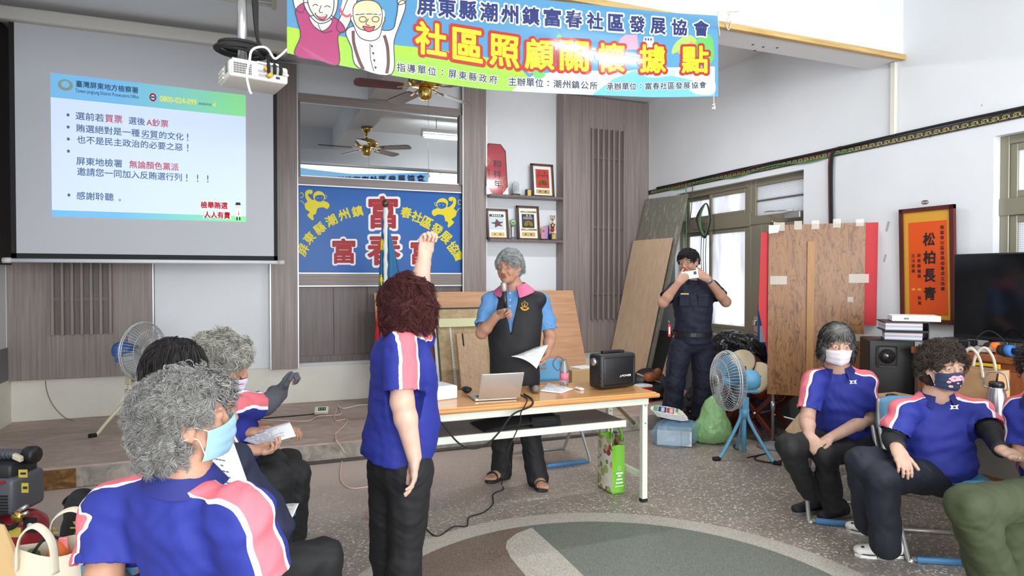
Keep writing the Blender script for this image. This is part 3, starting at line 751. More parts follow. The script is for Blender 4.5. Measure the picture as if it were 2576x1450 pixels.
# red octagonal scroll under glass with white corner guards
x0, x1 = shx(1222), shx(1277); h = ony(1250, 359, SVF + .08).z - zs1; v = SVF + .06
t = thing('scroll_plaque', ((x0 + x1) / 2, v, zs1), 'tall octagonal red calligraphy plaque with white corner guards on upper shelf', 'plaque')
F = lambda x, y, l=0.0: Vector((x0 + (x1 - x0) * x, v + .09 * y - l, zs1 + h * y))
octo = [(.2, 0), (.8, 0), (1, .12), (1, .87), (.78, 1), (.22, 1), (0, .87), (0, .12)]
b = MB(); b.poly([F(x, y) for x, y in octo], M_brownf, (0, 1, 0), .02); b.build('frame', t)
b = MB(); M_scroll = mat('scroll_red', (176, 66, 78), .12, coat=.5)
b.poly([F(.5 + (x - .5) * .9, .5 + (y - .5) * .965, .002) for x, y in octo], M_scroll)
for ch, y in (('和', .6), ('祥', .4), ('年', .2)): b.text(ch, F, .36, y - .06, .74, y + .08, M_darkp, .01, lift=.004)
b.text('平安', F, .12, .3, .2, .5, M_darkp, 0, lift=.004)
for cx, cy, r in ((.02, .65, .2), (.98, .06, .22), (.98, .26, .26)):
    for rr in (1, .78):
        pass
    pts = [(cx + r * math.cos(a), cy + r * .42 * math.sin(a)) for a in [k * .2618 for k in range(25)]]
    pts = [p for p in pts if .06 < p[0] < .94 and .03 < p[1] < .97]
    if len(pts) > 2: b.tube([F(x, y, .003) for x, y in pts[:14]], .004, M_goldp, 4)
b.build('scroll', t)
for x, y in ((0, 0), (1, 0)):
    b = MB(); s = .3 if x == 0 else -.3
    b.poly([F(x, 0, .008), F(x + s, 0, .008), F(x, .17, .008)], M_paper, (0, 1, 0), .03); b.build('corner_guard', t)
t = thing('crystal_award', (shx(1296), SVF + .07, zs1), 'small clear crystal award on a dark base, upper shelf', 'award')
q = t.location; b = MB(); b.box((q.x - .052, q.y - .03, q.z), (q.x + .052, q.y + .03, q.z + .025), M_base, bev=.003); b.build('base', t)
b = MB(); b.poly([(q.x - .045 + dx, q.y - .01, q.z + .025 + dz) for dx, dz in ((.01, 0), (.07, 0), (.088, .03), (.088, .11), (.065, .145), (.03, .145), (.002, .11), (.002, .03))], M_cryst, (0, 1, 0), .02)
for k in range(5): b.box((q.x - .02, q.y - .0115, q.z + .06 + k * .014), (q.x + .022, q.y - .0105, q.z + .064 + k * .014), M_dado)
b.build('crystal', t)
t = thing('desk_ornament', (shx(1328), SVF + .07, zs1), 'small black block with gold face on the upper shelf', 'ornament')
q = t.location; b = MB(); b.box((q.x - .03, q.y - .025, q.z), (q.x + .03, q.y + .03, q.z + .085), M_black, bev=.002); b.build('block', t)
b = MB(); b.box((q.x - .02, q.y - .028, q.z + .008), (q.x + .026, q.y - .025, q.z + .078), M_goldp); b.build('gold_face', t)
t = thing('trophy', (shx(1290), SVF + .08, zs2), 'clear trophy topped by a round green disc, lower shelf', 'trophy')
q = t.location; b = MB(); b.lathe([(.04, 0), (.035, .02), (.018, .035), (.02, .15), (.028, .17)], q, (0, 0, 1), M_cryst, 6, False); b.build('column', t)
b = MB(); b.lathe([(.04, 0), (.04, .015)], (q.x, q.y, q.z + .205), (0, -1, 0), mat('disc_green', (120, 176, 120), .4), 24); b.lathe([(.028, 0), (.028, .002)], (q.x, q.y - .015, q.z + .205), (0, -1, 0), mat('disc_pale', (206, 226, 170), .4), 24); b.box((q.x - .02, q.y - .019, q.z + .197), (q.x + .02, q.y - .016, q.z + .212), mat('disc_blue', (40, 110, 130), .4)); b.build('disc', t)
t = thing('wedge_award', (shx(1371), SVF + .08, zs2), 'slanted crystal award with pink to violet face, lower shelf', 'award')
q = t.location; b = MB(); b.box((q.x - .055, q.y - .03, q.z), (q.x + .05, q.y + .03, q.z + .02), M_black, bev=.003); b.build('base', t)
b = MB(); mw = gradient_mat('wedge_sunset', -.05, .05, (214, 150, 160), (150, 130, 180), 0); b.poly([(q.x - .055, q.y - .012, q.z + .02), (q.x + .03, q.y - .012, q.z + .02), (q.x + .038, q.y - .012, q.z + .19), (q.x - .055, q.y - .012, q.z + .15)], mw, (0, 1, 0), .015)
b.poly([(q.x + .03, q.y - .012, q.z + .02), (q.x + .055, q.y - .005, q.z + .02), (q.x + .055, q.y - .005, q.z + .17), (q.x + .038, q.y - .012, q.z + .185)], mat('deep_blue_edge', (40, 44, 110), .15), (0, 1, 0), .01)
b.text('獎', lambda x, y, l: Vector((q.x - .04 + x, q.y - .0125 - l, q.z + .1 + y)), 0, 0, .03, .03, M_redp, .02, lift=.001); b.build('crystal', t)
t = thing('trophy', (shx(1390), SVF + .08, zs2), 'gold trophy cup with red bowl on square base, lower shelf', 'trophy')
q = t.location; b = MB(); b.box((q.x - .045, q.y - .03, q.z), (q.x + .045, q.y + .03, q.z + .012), M_black); b.box((q.x - .035, q.y - .025, q.z + .012), (q.x + .035, q.y + .025, q.z + .085), M_base, bev=.002); b.box((q.x - .018, q.y - .027, q.z + .018), (q.x + .03, q.y - .025, q.z + .08), M_goldp); b.build('base', t)
b = MB(); b.lathe([(.02, .085), (.008, .1), (.008, .11), (.014, .115)], q, (0, 0, 1), M_gold, 12); b.lathe([(.018, .15), (.03, .2), (.012, .21), (.005, .235), (.012, .245), (.004, .25)], q, (0, 0, 1), M_gold, 12)
for k in range(5):
    a = k * 1.2566; b.tube([(q.x, q.y, q.z + .25), (q.x + .03 * math.cos(a), q.y + .02 * math.sin(a), q.z + .27), (q.x + .028 * math.cos(a), q.y + .02 * math.sin(a), q.z + .31)], .004, M_gold, 6)
b.build('figure_top', t)
b = MB(); b.lathe([(.014, .113), (.021, .125), (.021, .16)], q, (0, 0, 1), mat('cup_red', (190, 24, 30), .15), 14); b.build('bowl', t)
for s in (-1, 1):
    b = MB(); b.tube(spline([(q.x + s * .02, q.y, q.z + .12), (q.x + s * .045, q.y, q.z + .15), (q.x + s * .045, q.y, q.z + .19), (q.x + s * .025, q.y, q.z + .205)], 4), .003, M_gold, 6); b.build('handle', t)

# ================================================================ CEILING FAN
M_blade = wood('red_brown_fan_blade', (86, 54, 44), (122, 82, 66), (4, 30, 30), .35)
fx, fy = 1.498, 5.8
t = thing('ceiling_fan', (fx, fy, 3.49), 'brass ceiling fan with brown blades and a long pull chain, behind the banner', 'ceiling fan')
b = MB(); b.lathe([(.07, 0), (.075, -.03), (.03, -.07), (.02, -.075)], (fx, fy, 3.49), (0, 0, 1), M_gold, 20); b.build('canopy', t)
b = MB(); b.tube([(fx, fy, 3.42), (fx, fy, 3.33)], .014, M_gold, 10); b.build('rod', t)
b = MB(); b.lathe([(.02, 3.34), (.1, 3.325), (.15, 3.29), (.155, 3.255), (.12, 3.225), (.06, 3.215)], (fx, fy, 0), (0, 0, 1), M_gold, 28); b.build('motor', t)
b = MB(); b.lathe([(.055, 3.22), (.06, 3.195), (.058, 3.13), (.035, 3.108), (.0, 3.105)], (fx, fy, 0), (0, 0, 1), M_gold, 20); b.build('switch_housing', t)
for k in range(5):
    a = math.radians(-38 + 72 * k); dx, dy = math.cos(a), math.sin(a); X = Vector((dx, dy, 0)); Y = Vector((-dy, dx, 0)); C = Vector((fx, fy, 3.205))
    b = MB(); out = [(.2, -.05), (.24, -.058), (.58, -.068), (.62, -.05), (.63, 0), (.62, .05), (.58, .068), (.24, .058), (.2, .05)]
    b.poly([C + X * r + Y * s + Vector((0, 0, s * .22)) for r, s in out], M_blade, (0, 0, 1), .008); bl = b.build('blade', t)
    b = MB(); b.tube([C + X * .08 + Vector((0, 0, .02)), C + X * .15 + Vector((0, 0, .012)), C + X * .25 + Vector((0, 0, -.004))], .014, M_gold, 8, flat=.4); b.build('blade_iron', bl)
b = MB(); b.tube([(fx + .03, fy, 3.13), (fx + .03, fy, 2.44)], .0018, M_steel, 5); b.build('pull_chain', t)
b = MB(); b.ball((fx + .03, fy, 2.425), .014, M_cryst, 12); b.build('chain_bead', t)

# ================================================================ PROJECTOR
t = thing('projector', at(640, 145, 3.05), 'white ceiling projector hung on a pole with tangled cables', 'projector')
c0 = at(577, 145, 3.0); c1 = at(725, 172, 3.15); X = (c1 - c0); X.z = 0; pw = X.length; X.normalize(); Y = Vector((-X.y, X.x, 0)); zt_, zb_ = c0.z + .0, c0.z - .078
M_pj = mat('projector_white', (226, 224, 216), .4); M_vent = mat('vent_dark', (40, 40, 42), .6)
cen = c0 + X * pw / 2 + Y * .115; cen.z = (zt_ + zb_) / 2
b = MB(); b.obox(cen, X * pw, Y * .23, Vector((0, 0, zt_ - zb_)), M_pj, bev=.012, seg=3); b.build('body', t)
BF = lambda x, y, l=0.0: c0 + X * (x * pw) - Y * (l + .001) + Vector((0, 0, (y - 1) * (zt_ - zb_)))
b = MB()
for i in range(12):
    for j in range(5):
        x = .07 + i * .025; y = .2 + j * .13
        b.poly([BF(x, y), BF(x + .017, y), BF(x + .017, y + .105), BF(x, y + .105)], M_vent, Y, .002)
b.build('vent_grille', t)
b = MB(); M_port = mat('port_grey', (150, 150, 150), .4, .3); M_vga = mat('vga_blue', (60, 80, 130), .4)
for x, y, w, h, m in ((.47, .45, .12, .16, M_port), (.49, .48, .06, .1, M_vent), (.48, .2, .13, .17, M_port), (.5, .23, .06, .1, M_vga), (.78, .2, .07, .14, M_vent)): b.poly([BF(x, y, .001 + w * .01), BF(x + w, y, .001 + w * .01), BF(x + w, y + h, .001 + w * .01), BF(x, y + h, .001 + w * .01)], m)
b.build('ports', t)
b = MB(); M_rca = mat('rca_yellow', (214, 166, 50), .4)
for x, y in ((.65, .28), (.6, .66)): b.tube([BF(x, y, 0), BF(x + .02, y + .02, .03)], .011, M_rca, 10)
b.build('plug', t)
SFc = c0 + Y * .115; b = MB()
for k in range(3): b.obox(SFc - X * .002 + Y * .06 + Vector((0, 0, -.02 - k * .02)), X * .006, Y * .1, Vector((0, 0, .012)), M_pj, bev=.002)
b.obox(SFc - X * .001 - Y * .06 + Vector((0, 0, -.03)), X * .004, Y * .05, Vector((0, 0, .045)), M_port, bev=.002); b.build('side_panel', t)
pc = cen + Vector((0, 0, .05)) - X * .05
b = MB(); b.obox((pc.x, pc.y, zt_ + .012), X * .12, Y * .12, Vector((0, 0, .024)), M_steel, bev=.003); b.build('bracket', t)
b = MB(); b.tube([(pc.x, pc.y, zt_ + .02), (pc.x, pc.y, zt_ + .4)], .022, M_steel, 16); b.tube([(pc.x, pc.y, zt_ + .38), (pc.x, pc.y, H_C)], .018, M_steel, 16); b.ball((pc.x - .022, pc.y - .01, zt_ + .33), .012, M_steel, 8); b.build('pole', t)
for k in range(3):
    b = MB(); b.tube(spline([(pc.x + .03 + .008 * k, pc.y - .02, H_C - .01), (pc.x + .03 + .01 * k, pc.y - .02, 3.1), pc + X * (.05 + .008 * k) + Vector((0, 0, .33)), pc + X * .07 + Vector((0, 0, .14)), pc + X * .1 - Y * .06 + Vector((0, 0, .05)), BF(.62 + .1 * k, .95, .03), BF(.64 + .1 * k, .4, .02)], 8), .008, M_blackr, 8); b.build('black_cable', t)
b = MB(); coil = []
for k in range(5 * 24): a = k * 2 * math.pi / 24; r = .1 + .012 * math.sin(k * .21); coil.append(pc - X * .01 - Y * .03 + X * r * 1.05 * math.cos(a) + Y * r * .75 * math.sin(a) + Vector((0, 0, .045 + .004 * (k // 24) * 2 + .008 * math.sin(a * .5 + k * .05))))
b.tube(coil, .0085, M_blackr, 8); b.build('coiled_cable', t)
M_wcab = mat('white_cable', (232, 230, 224), .45)
b = MB(); e0 = at(722, 124, 3.2)
b.tube(spline([at(632, 236, 2.97), at(627, 224, 2.96), at(621, 190, 2.95), at(628, 150, 2.95), at(631, 132, 2.96), at(640, 122, 2.97), at(660, 118, 2.98), at(675, 125, 2.99), at(690, 147, 3.0), at(705, 140, 3.05), e0], 8), .0055, M_wcab, 8); b.build('white_cable', t)
b = MB(); b.tube(spline([BF(.45, 1.0, .01), BF(.6, .9, .03), BF(.78, .95, .03), BF(.9, .6, .03), BF(.97, .45, .02), BF(.9, .5, .02), BF(.85, .85, .02)], 8), .005, M_wcab, 8); b.build('white_loop', t)
# ================================================================ HANGING BANNER
BNV = 3.58
def Bp(px, py, l=0.0):                               # banner plane, gently rippled
    p = ony(px, py, BNV)
    return Vector((p.x, BNV + .006 * math.sin(p.x * 5.5) + .0012 * math.sin(p.x * 13 + p.z * 4) - l, p.z))
def bmat(name, rgb):
    m = mat('banner_' + name, rgb, .1, spec=.8)
    N = NT(m); p = N.n['Principled BSDF']; out = N.n['Material Output']
    tr = N.add('ShaderNodeBsdfTranslucent'); tr.inputs['Color'].default_value = (*lin(rgb), 1)
    mx = N.add('ShaderNodeMixShader'); mx.inputs[0].default_value = .42; N.link(p.outputs[0], mx.inputs[1]); N.link(tr.outputs[0], mx.inputs[2])
    gl = N.add('ShaderNodeBsdfTransparent'); m2 = N.add('ShaderNodeMixShader'); m2.inputs[0].default_value = .06
    N.link(mx.outputs[0], m2.inputs[1]); N.link(gl.outputs[0], m2.inputs[2]); N.link(m2.outputs[0], out.inputs[0])
    return m
def bink(name, rgb): return mat('ink_' + name, rgb, .1, spec=.8)
BK = bmat('sky', (96, 168, 216))
t = thing('banner', Bp(1260, 100), 'printed community banner hung across the hall on strings', 'banner')
def bot(px): # bottom hem in the photograph
    xs = [(722, 133), (860, 166), (980, 190), (1110, 212), (1240, 227), (1480, 240), (1640, 245), (1795, 243)]
    return float(np.interp(px, [x for x, _ in xs], [y for _, y in xs]))
def top(px):
    xs = [(718, -168), (900, -120), (1100, -62), (1350, -2), (1500, 14), (1650, 28), (1807, 40)]
    return float(np.interp(px, [x for x, _ in xs], [y for _, y in xs]))
GRID_X = 48
b = MB(); b.grid(lambda s, q: Bp(722 + (1806 - 722) * s, bot(722 + 1084 * s) * (1 - q) + top(722 + 1084 * s) * q), GRID_X, 12, BK); cloth = b.build('cloth', t)
# lower landscape
b = MB(); G = bink('lime', (150, 190, 44)); G2 = bink('lime_dark', (140, 190, 60)); Wt = bink('white', (232, 240, 244)); Bl = bink('blue', (104, 178, 226)); Bl2 = bink('pale_blue', (168, 214, 238))
def strip(fu, fl_, x0, x1, m, l, n=30):
    vs = []
    for k in range(n + 1):
        x = x0 + (x1 - x0) * k / n; vs += [Bp(x, fu(x), l), Bp(x, fl_(x), l)]
    b.raw(vs, [(2 * k, 2 * k + 1, 2 * k + 3, 2 * k + 2) for k in range(n)], m, True)
strip(lambda x: np.interp(x, [722, 860, 1000, 1180, 1300, 1330], [66, 92, 115, 135, 160, 195]), lambda x: bot(x) - .5, 722, 1330, G, .0015)
strip(lambda x: np.interp(x, [860, 1000, 1180, 1330], [98, 136, 160, 196]), lambda x: bot(x) - .5, 860, 1330, G2, .0018)
strip(lambda x: np.interp(x, [1290, 1340, 1420, 1560, 1640, 1795], [226, 190, 176, 182, 170, 168]), lambda x: bot(x) - .5, 1290, 1797, Wt, .002)
strip(lambda x: np.interp(x, [1490, 1540, 1600, 1700, 1795], [238, 200, 176, 192, 214]), lambda x: bot(x) - .5, 1490, 1797, Bl, .0024)
pxpoly(b, [(1600, 180), (1640, 170), (1700, 176), (1690, 190), (1640, 196), (1620, 190)], Bl2, Bp, .0026)
pxpoly(b, [(1730, 215), (1760, 196), (1794, 200), (1794, 236), (1750, 236)], Wt, Bp, .0026)
# towers, trees and a bridge behind the title
P1 = bink('tower_pink', (214, 150, 170)); P2 = bink('tower_grey', (206, 212, 214)); T1 = bink('tree_green', (96, 180, 90)); T2 = bink('tree_light', (160, 206, 96)); O1 = bink('roof_orange', (222, 150, 90))
b.poly([Bp(1553, 125, .002), Bp(1606, 125, .002), Bp(1602, 88, .002), Bp(1572, 88, .002), Bp(1558, 100, .002)], P1); b.poly([Bp(1612, 125, .002), Bp(1648, 125, .002), Bp(1644, 92, .002), Bp(1620, 92, .002)], P2)
for k in range(3): b.poly([Bp(1622 + k * 7, 96, .0024), Bp(1626 + k * 7, 96, .0024), Bp(1626 + k * 7, 102, .0024), Bp(1622 + k * 7, 102, .0024)], bink('window_dark', (60, 70, 100)))
pxpoly(b, [(1692, 135), (1700, 108), (1730, 88), (1752, 100), (1758, 135), (1725, 122)], T2, Bp, .002); pxpoly(b, [(1752, 140), (1750, 105), (1775, 86), (1792, 100), (1794, 150), (1775, 160)], T1, Bp, .0022); pxpoly(b, [(1708, 135), (1715, 115), (1738, 100), (1748, 128)], O1, Bp, .0024)
pxpoly(b, [(1340, 180), (1362, 176), (1372, 190), (1350, 200)], T1, Bp, .003); pxpoly(b, [(1400, 95), (1406, 84), (1412, 95), (1408, 104)], T1, Bp, .002); pxpoly(b, [(1322, 150), (1345, 130), (1352, 170), (1330, 184)], O1, Bp, .0022)
b.build('landscape_print', t)
# title lettering: yellow with red and blue with white outlines, on both faces
RED = bink('red', (172, 30, 20)); YEL = bink('yellow', (238, 208, 24)); NAV = bink('navy', (28, 42, 104)); INK = bink('ink', (36, 44, 70))
def row(s, pts, hpx, m_in, m_out, o_in, o_out, part, wf=.94, back=True):
    """characters centred along the polyline pts (photo pixels)"""
    bb = MB(); n = len(s)
    for i, ch in enumerate(s):
        if ch == ' ': continue
        q = i / max(1, n - 1) * (len(pts) - 1); k = min(int(q), len(pts) - 2); f = q - k
        cx = pts[k][0] * (1 - f) + pts[k + 1][0] * f; cy = pts[k][1] * (1 - f) + pts[k + 1][1] * f
        sl = (pts[k + 1][1] - pts[k][1]) / (pts[k + 1][0] - pts[k][0]); hh = np.interp(i / max(1, n - 1), [0, 1], hpx) if isinstance(hpx, tuple) else hpx
        w = hh * wf
        mp = lambda x, y, l, cx=cx, cy=cy, sl=sl: Bp(cx + x, cy - y + sl * x, l)
        x0, y0, x1, y1 = -w / 2, -hh / 2, w / 2, hh / 2
        if ch == '：': x0, x1, y0, y1 = -hh * .09, hh * .09, -hh * .32, hh * .32
        if m_out is not None: bb.text(ch, mp, x0, y0, x1, y1, m_out, o_out, lift=.0035)
        bb.text(ch, mp, x0, y0, x1, y1, m_in, o_in, lift=.005)
        if back: bb.text(ch, mp, x0, y0, x1, y1, m_in, o_in, lift=-.003)
    bb.build(part, t)
row('屏東縣潮州鎮富春社區發展協會', [(1071, 16), (1300, 37), (1530, 57), (1763, 72)], (50, 40), NAV, Wt, .035, .085, 'association_lettering')
row('社區照顧關懷據點', [(1083, 100), (1300, 133), (1500, 146), (1748, 150)], (84, 70), YEL, RED, .03, .085, 'title_lettering', .95)
row('指導單位：屏東縣政府', [(1008, 171), (1241, 200)], (23, 21), INK, Wt, .02, .07, 'guidance_line', .95, False)
row('主辦單位：潮州鎮公所', [(1289, 205), (1491, 217)], (22, 20), INK, Wt, .02, .07, 'organiser_line', .95, False)
row('承辦單位：富春社區發展協會', [(1533, 219), (1767, 214)], (19, 17), INK, Wt, .02, .07, 'host_line', .95, False)
# the cheering old couple
SKN = bink('skin', (240, 206, 186)); SKO = bink('skin_tan', (236, 190, 150)); MAG = bink('magenta', (156, 44, 98)); MAGD = bink('magenta_dark', (146, 46, 96)); GRY = bink('grey_hair', (190, 192, 196)); SHT = bink('shirt_white', (222, 228, 232)); BRN = bink('brace_brown', (92, 58, 54)); LIP = bink('lips', (200, 70, 90)); LINE = bink('outline', (52, 44, 56))
def shape(pts, m, l=.004, outline=True):
    if outline:
        q = spline([(x, y, 0) for x, y in pts], 5, True); pxline(bb, [(p.x, p.y) for p in q] + [(q[0].x, q[0].y)], 2.2, LINE, Bp, l + .0012, 1)
    pxpoly(bb, pts, m, Bp, l, 5)
bb = MB()
shape([(742, 20), (736, -30), (748, -60), (764, -50), (768, 0), (762, 30)], SKN, .0034)
shape([(846, 70), (862, 30), (884, -20), (900, -15), (890, 30), (866, 80)], SKN, .0034)
shape([(744, 24), (768, 6), (800, 22), (850, 50), (868, 76), (850, 92), (852, 162), (800, 152), (742, 138), (756, 90), (748, 50)], MAG, .004)
pxline(bb, [(800, 60), (812, 82), (836, 78)], 2, LINE, Bp, .0056)
shape([(780, 40), (790, 66), (812, 78), (832, 62), (830, 46)], SKN, .0046)
shape([(770, -26), (764, 6), (776, 34), (800, 58), (826, 54), (844, 34), (850, 0), (842, -30), (806, -44)], GRY, .005)
shape([(776, -10), (778, 18), (796, 46), (816, 52), (834, 38), (840, 8), (834, -16), (804, -22)], SKN, .0062)
pxline(bb, [(786, 16), (793, 11), (800, 15)], 2, LINE, Bp, .0078); pxline(bb, [(816, 18), (824, 15), (831, 20)], 2, LINE, Bp, .0078); pxline(bb, [(808, 14), (803, 30), (812, 32)], 2, LINE, Bp, .0078)
shape([(792, 34), (806, 40), (822, 38), (816, 49), (804, 48)], LIP, .0076); pxline(bb, [(795, 36), (807, 41), (820, 39)], 3, Wt, Bp, .009)
pxline(bb, [(855, 20), (862, 36), (874, 42), (882, 36)], 5, LIP, Bp, .006)
bb.build('woman_print', t)
bb = MB()
shape([(870, 60), (856, 40), (866, -10), (888, -20), (884, 40)], SKN, .0036, False)
shape([(980, 78), (996, 46), (1002, 10), (1016, 4), (1018, 24), (1002, 70), (990, 108), (984, 188), (900, 170), (884, 120), (870, 80), (900, 66)], SHT, .0042)
shape([(1000, 12), (1002, -14), (1014, -24), (1022, -8), (1016, 10)], SKN, .0046)
pxline(bb, [(888, 78), (890, 110), (902, 150), (914, 176)], 8, BRN, Bp, .0056); pxline(bb, [(966, 90), (974, 120), (976, 160), (972, 186)], 8, BRN, Bp, .0056)
pxline(bb, [(930, 110), (932, 150), (940, 180)], 1.8, LINE, Bp, .0056)
for k in range(4): pxpoly(bb, [(932 + k * 3, 114 + k * 18), (938 + k * 3, 116 + k * 18), (935 + k * 3, 121 + k * 18)], LINE, Bp, .006, 3)
shape([(886, 40), (890, 66), (904, 94), (930, 104), (952, 96), (960, 70), (962, 40)], Wt, .0056)
shape([(888, 40), (890, 16), (906, 4), (930, 2), (950, 10), (960, 30), (958, 62), (940, 78), (910, 76), (894, 62)], SKO, .0066)
shape([(884, 30), (890, 22), (894, 36), (890, 48)], Wt, .0074, False); shape([(958, 26), (966, 30), (966, 44), (958, 44)], Wt, .0074, False)
for cx in (912, 944): pxline(bb, [(cx + 9 * math.cos(k * .6283), 50 + 7 * math.sin(k * .6283)) for k in range(11)], 1.8, LINE, Bp, .0086, 2)
pxline(bb, [(902, 36), (912, 32), (920, 37)], 4, Wt, Bp, .0086); pxline(bb, [(936, 36), (944, 33), (953, 38)], 4, Wt, Bp, .0086)
pxline(bb, [(926, 48), (920, 62), (930, 66)], 2, LINE, Bp, .0086)
shape([(912, 68), (930, 70), (942, 68), (934, 80), (922, 80)], LIP, .0082)
bb.build('man_print', t)
# strings
M_str = mat('white_string', (218, 214, 200), .7)
def knot(c, n, r):
    pts = []
    for k in range(n): pts.append(c + Vector((random.uniform(-r, r), random.uniform(-r * .4, 0), random.uniform(-r * 1.3, r * .8))))
    return spline(pts, 6)
a0 = Bp(1805, 41); hook = ony(1858, 28, 3.725)
b = MB(); b.tube(spline([a0, (a0 + hook) / 2 + Vector((0, 0, .01)), hook], 4), .004, M_str, 6); b.tube(knot((a0 + hook) / 2 + Vector((.01, -.01, -.02)), 9, .035), .0035, M_str, 6); b.tube(spline([(a0 + hook) / 2, ony(1838, 60, 3.69), ony(1832, 75, 3.69), ony(1826, 60, 3.69)], 6), .0035, M_str, 6); b.tube([a0, Bp(1810, 90)], .003, M_str, 6); b.build('tie_string', t)
b = MB(); b.tube([Bp(1795, 243), Bp(1795, 262)], .003, M_str, 6); b.tube(knot(Bp(1794, 268), 9, .02), .0035, M_str, 6); b.build('tie_string', t)
b = MB(); b.tube([Bp(1806, 41), ony(1806, 30, 3.70)], .003, M_str, 6); b.tube([Bp(722, -168), Vector((Bp(722, -168).x - .1, 3.70, 3.5))], .004, M_str, 6); b.build('tie_string', t)
# ================================================================ TABLE AND WHAT STANDS ON IT
TX0, TX1, TY0, TY1, TH = .746, 2.546, 3.66, 4.26, .74
M_top = wood('orange_wood_laminate', (206, 150, 92), (222, 168, 108), (1.2, 26, 26), .12, 5, .3, spec=.5); M_edge = wood('table_edge_wood', (188, 128, 70), (208, 150, 88), (1.5, 30, 30), .35)
M_cs = mat('cream_steel', (216, 220, 206), .4); M_gshelf = mat('grey_shelf_board', (128, 122, 118), .5, var=.05)
t = thing('folding_table', ((TX0 + TX1) / 2, (TY0 + TY1) / 2, 0), 'long folding table with glossy orange wood top and cream steel frame', 'table')
b = MB(); b.box((TX0, TY0, TH - .035), (TX1, TY1, TH - .006), M_edge, bev=.012, seg=3); b.box((TX0 + .02, TY0 + .02, TH - .01), (TX1 - .02, TY1 - .02, TH), M_top, bev=.003); b.build('tabletop', t)
b = MB()
for y in (TY0 + .05, TY1 - .08): b.box((TX0 + .06, y, TH - .085), (TX1 - .06, y + .03, TH - .035), M_cs, bev=.003)
for x in (TX0 + .06, TX1 - .09): b.box((x, TY0 + .08, TH - .085), (x + .03, TY1 - .08, TH - .035), M_cs, bev=.003)
b.build('apron', t)
for x in (TX0 + .06, TX1 - .105):
    for y in (TY0 + .055, TY1 - .095):
        b = MB(); b.box((x, y, .02), (x + .04, y + .04, TH - .04), M_cs, bev=.003)
        for z in (.53, .65): b.tube([(x + .02, y - .003, z), (x + .02, y + .002, z)], .006, M_steel, 8)
        lg = b.build('leg', t); b = MB(); b.box((x - .002, y - .002, 0), (x + .042, y + .042, .022), M_blackr, bev=.003); b.build('foot', lg)
    b = MB(); b.box((x + .008, TY0 + .095, .15), (x + .032, TY1 - .095, .19), M_cs, bev=.002); b.build('stretcher', t)
b = MB(); b.box((TX0 + .1, TY0 + .12, .535), (TX1 - .2, TY1 - .06, .545), M_gshelf); b.build('shelf', t)
b = MB(); b.box((TX0 + .1, TY0 + .105, .505), (TX1 - .2, TY0 + .125, .55), M_cs, bev=.003); b.box((TX0 + .1, TY1 - .07, .505), (TX1 - .2, TY1 - .05, .55), M_cs, bev=.003); b.build('shelf_rail', t)
b = MB(); M_dbr = mat('dark_folding_brace', (96, 84, 62), .4, .6); b.obox((TX1 - .2, TY0 + .16, .6), (.2, 0, -.19), (0, .006, 0), (.016, 0, .016), M_dbr); b.build('folding_brace', t)
b = MB(); b.obox((TX0 + .2, TY0 + .16, .6), (-.2, 0, -.19), (0, .006, 0), (-.016, 0, .016), M_dbr); b.build('folding_brace', t)
# laptop
hl, hr = onz(1203, 1006, TH + .012), onz(1308, 1000, TH + .012); X = (hr - hl); X.z = 0; lw = X.length; X.normalize(); Y = Vector((-X.y, X.x, 0))
t = thing('laptop', (hl + hr) / 2, 'open silver laptop seen from behind its lid', 'laptop'); t.location.z = TH
M_sil = mat('laptop_silver', (196, 186, 178), .35, .5); tl = at(1219, 941, hl.dot(FWD) - .06); up = Vector((0, 0, 1)) * (tl.z - hl.z) - Y * .085
b = MB(); b.obox(hl + X * lw / 2 + up / 2, X * lw, up, up.cross(X).normalized() * .008, M_sil, bev=.003, seg=2); b.build('lid', t)
b = MB(); b.obox(hl + X * lw / 2 + up / 2 + up.cross(X).normalized() * .005, X * (lw - .02), up * .9, up.cross(X).normalized() * .001, mat('screen_glow', (120, 150, 190), .2, emit=.5)); b.build('screen', t)
b = MB(); b.obox(hl + X * (lw / 2 - .02) + Y * .1 + Vector((0, 0, -.002)), X * lw, Y * .2, Vector((0, 0, .014)), M_sil, bev=.003); b.build('base', t)
b = MB()
for i in range(12):
    for j in range(4): b.obox(hl + X * (.015 + i * .0185) + Y * (.03 + j * .022) + Vector((0, 0, .006)), X * .015, Y * .016, Vector((0, 0, .002)), M_black)
b.build('keyboard', t)
M_blk = mat('satin_black', (30, 31, 34), .35)
p = onz(1175, 988, TH); t = thing('computer_mouse', p, 'small black computer mouse beside the laptop', 'mouse'); b = MB(); b.ball(p + Vector((0, .01, .02)), (.034, .052, .02), M_blk, 16); b.build('shell', t); b = MB(); b.ball(p + Vector((0, -.022, .038)), (.004, .01, .004), M_dado, 8); b.build('scroll_wheel', t)
p = onz(1112, 1008, TH); t = thing('white_box', p, 'small white carton at the left end of the table', 'box'); b = MB(); b.obox(p + Vector((-.03, .09, .042)), Vector((.23, .06, 0)), Vector((-.05, .19, 0)), Vector((0, 0, .084)), M_paper, bev=.01, seg=2); b.build('carton', t)
b = MB(); b.obox(p + Vector((-.03, .09, .085)), Vector((.2, .052, 0)), Vector((-.04, .16, 0)), Vector((0, 0, .003)), M_white); b.build('lid', t)
p = onz(1348, 990, TH); q = onz(1328, 972, TH); t = thing('microphone', p, 'dark handheld microphone with grey mesh head lying on the table', 'microphone')
b = MB(); dm = (q - p).normalized(); b.tube([p + dm * .02 + Vector((0, 0, .026)), p + dm * .19 + Vector((0, 0, .014))], [.021, .013], M_blk, 14); b.build('handle', t)
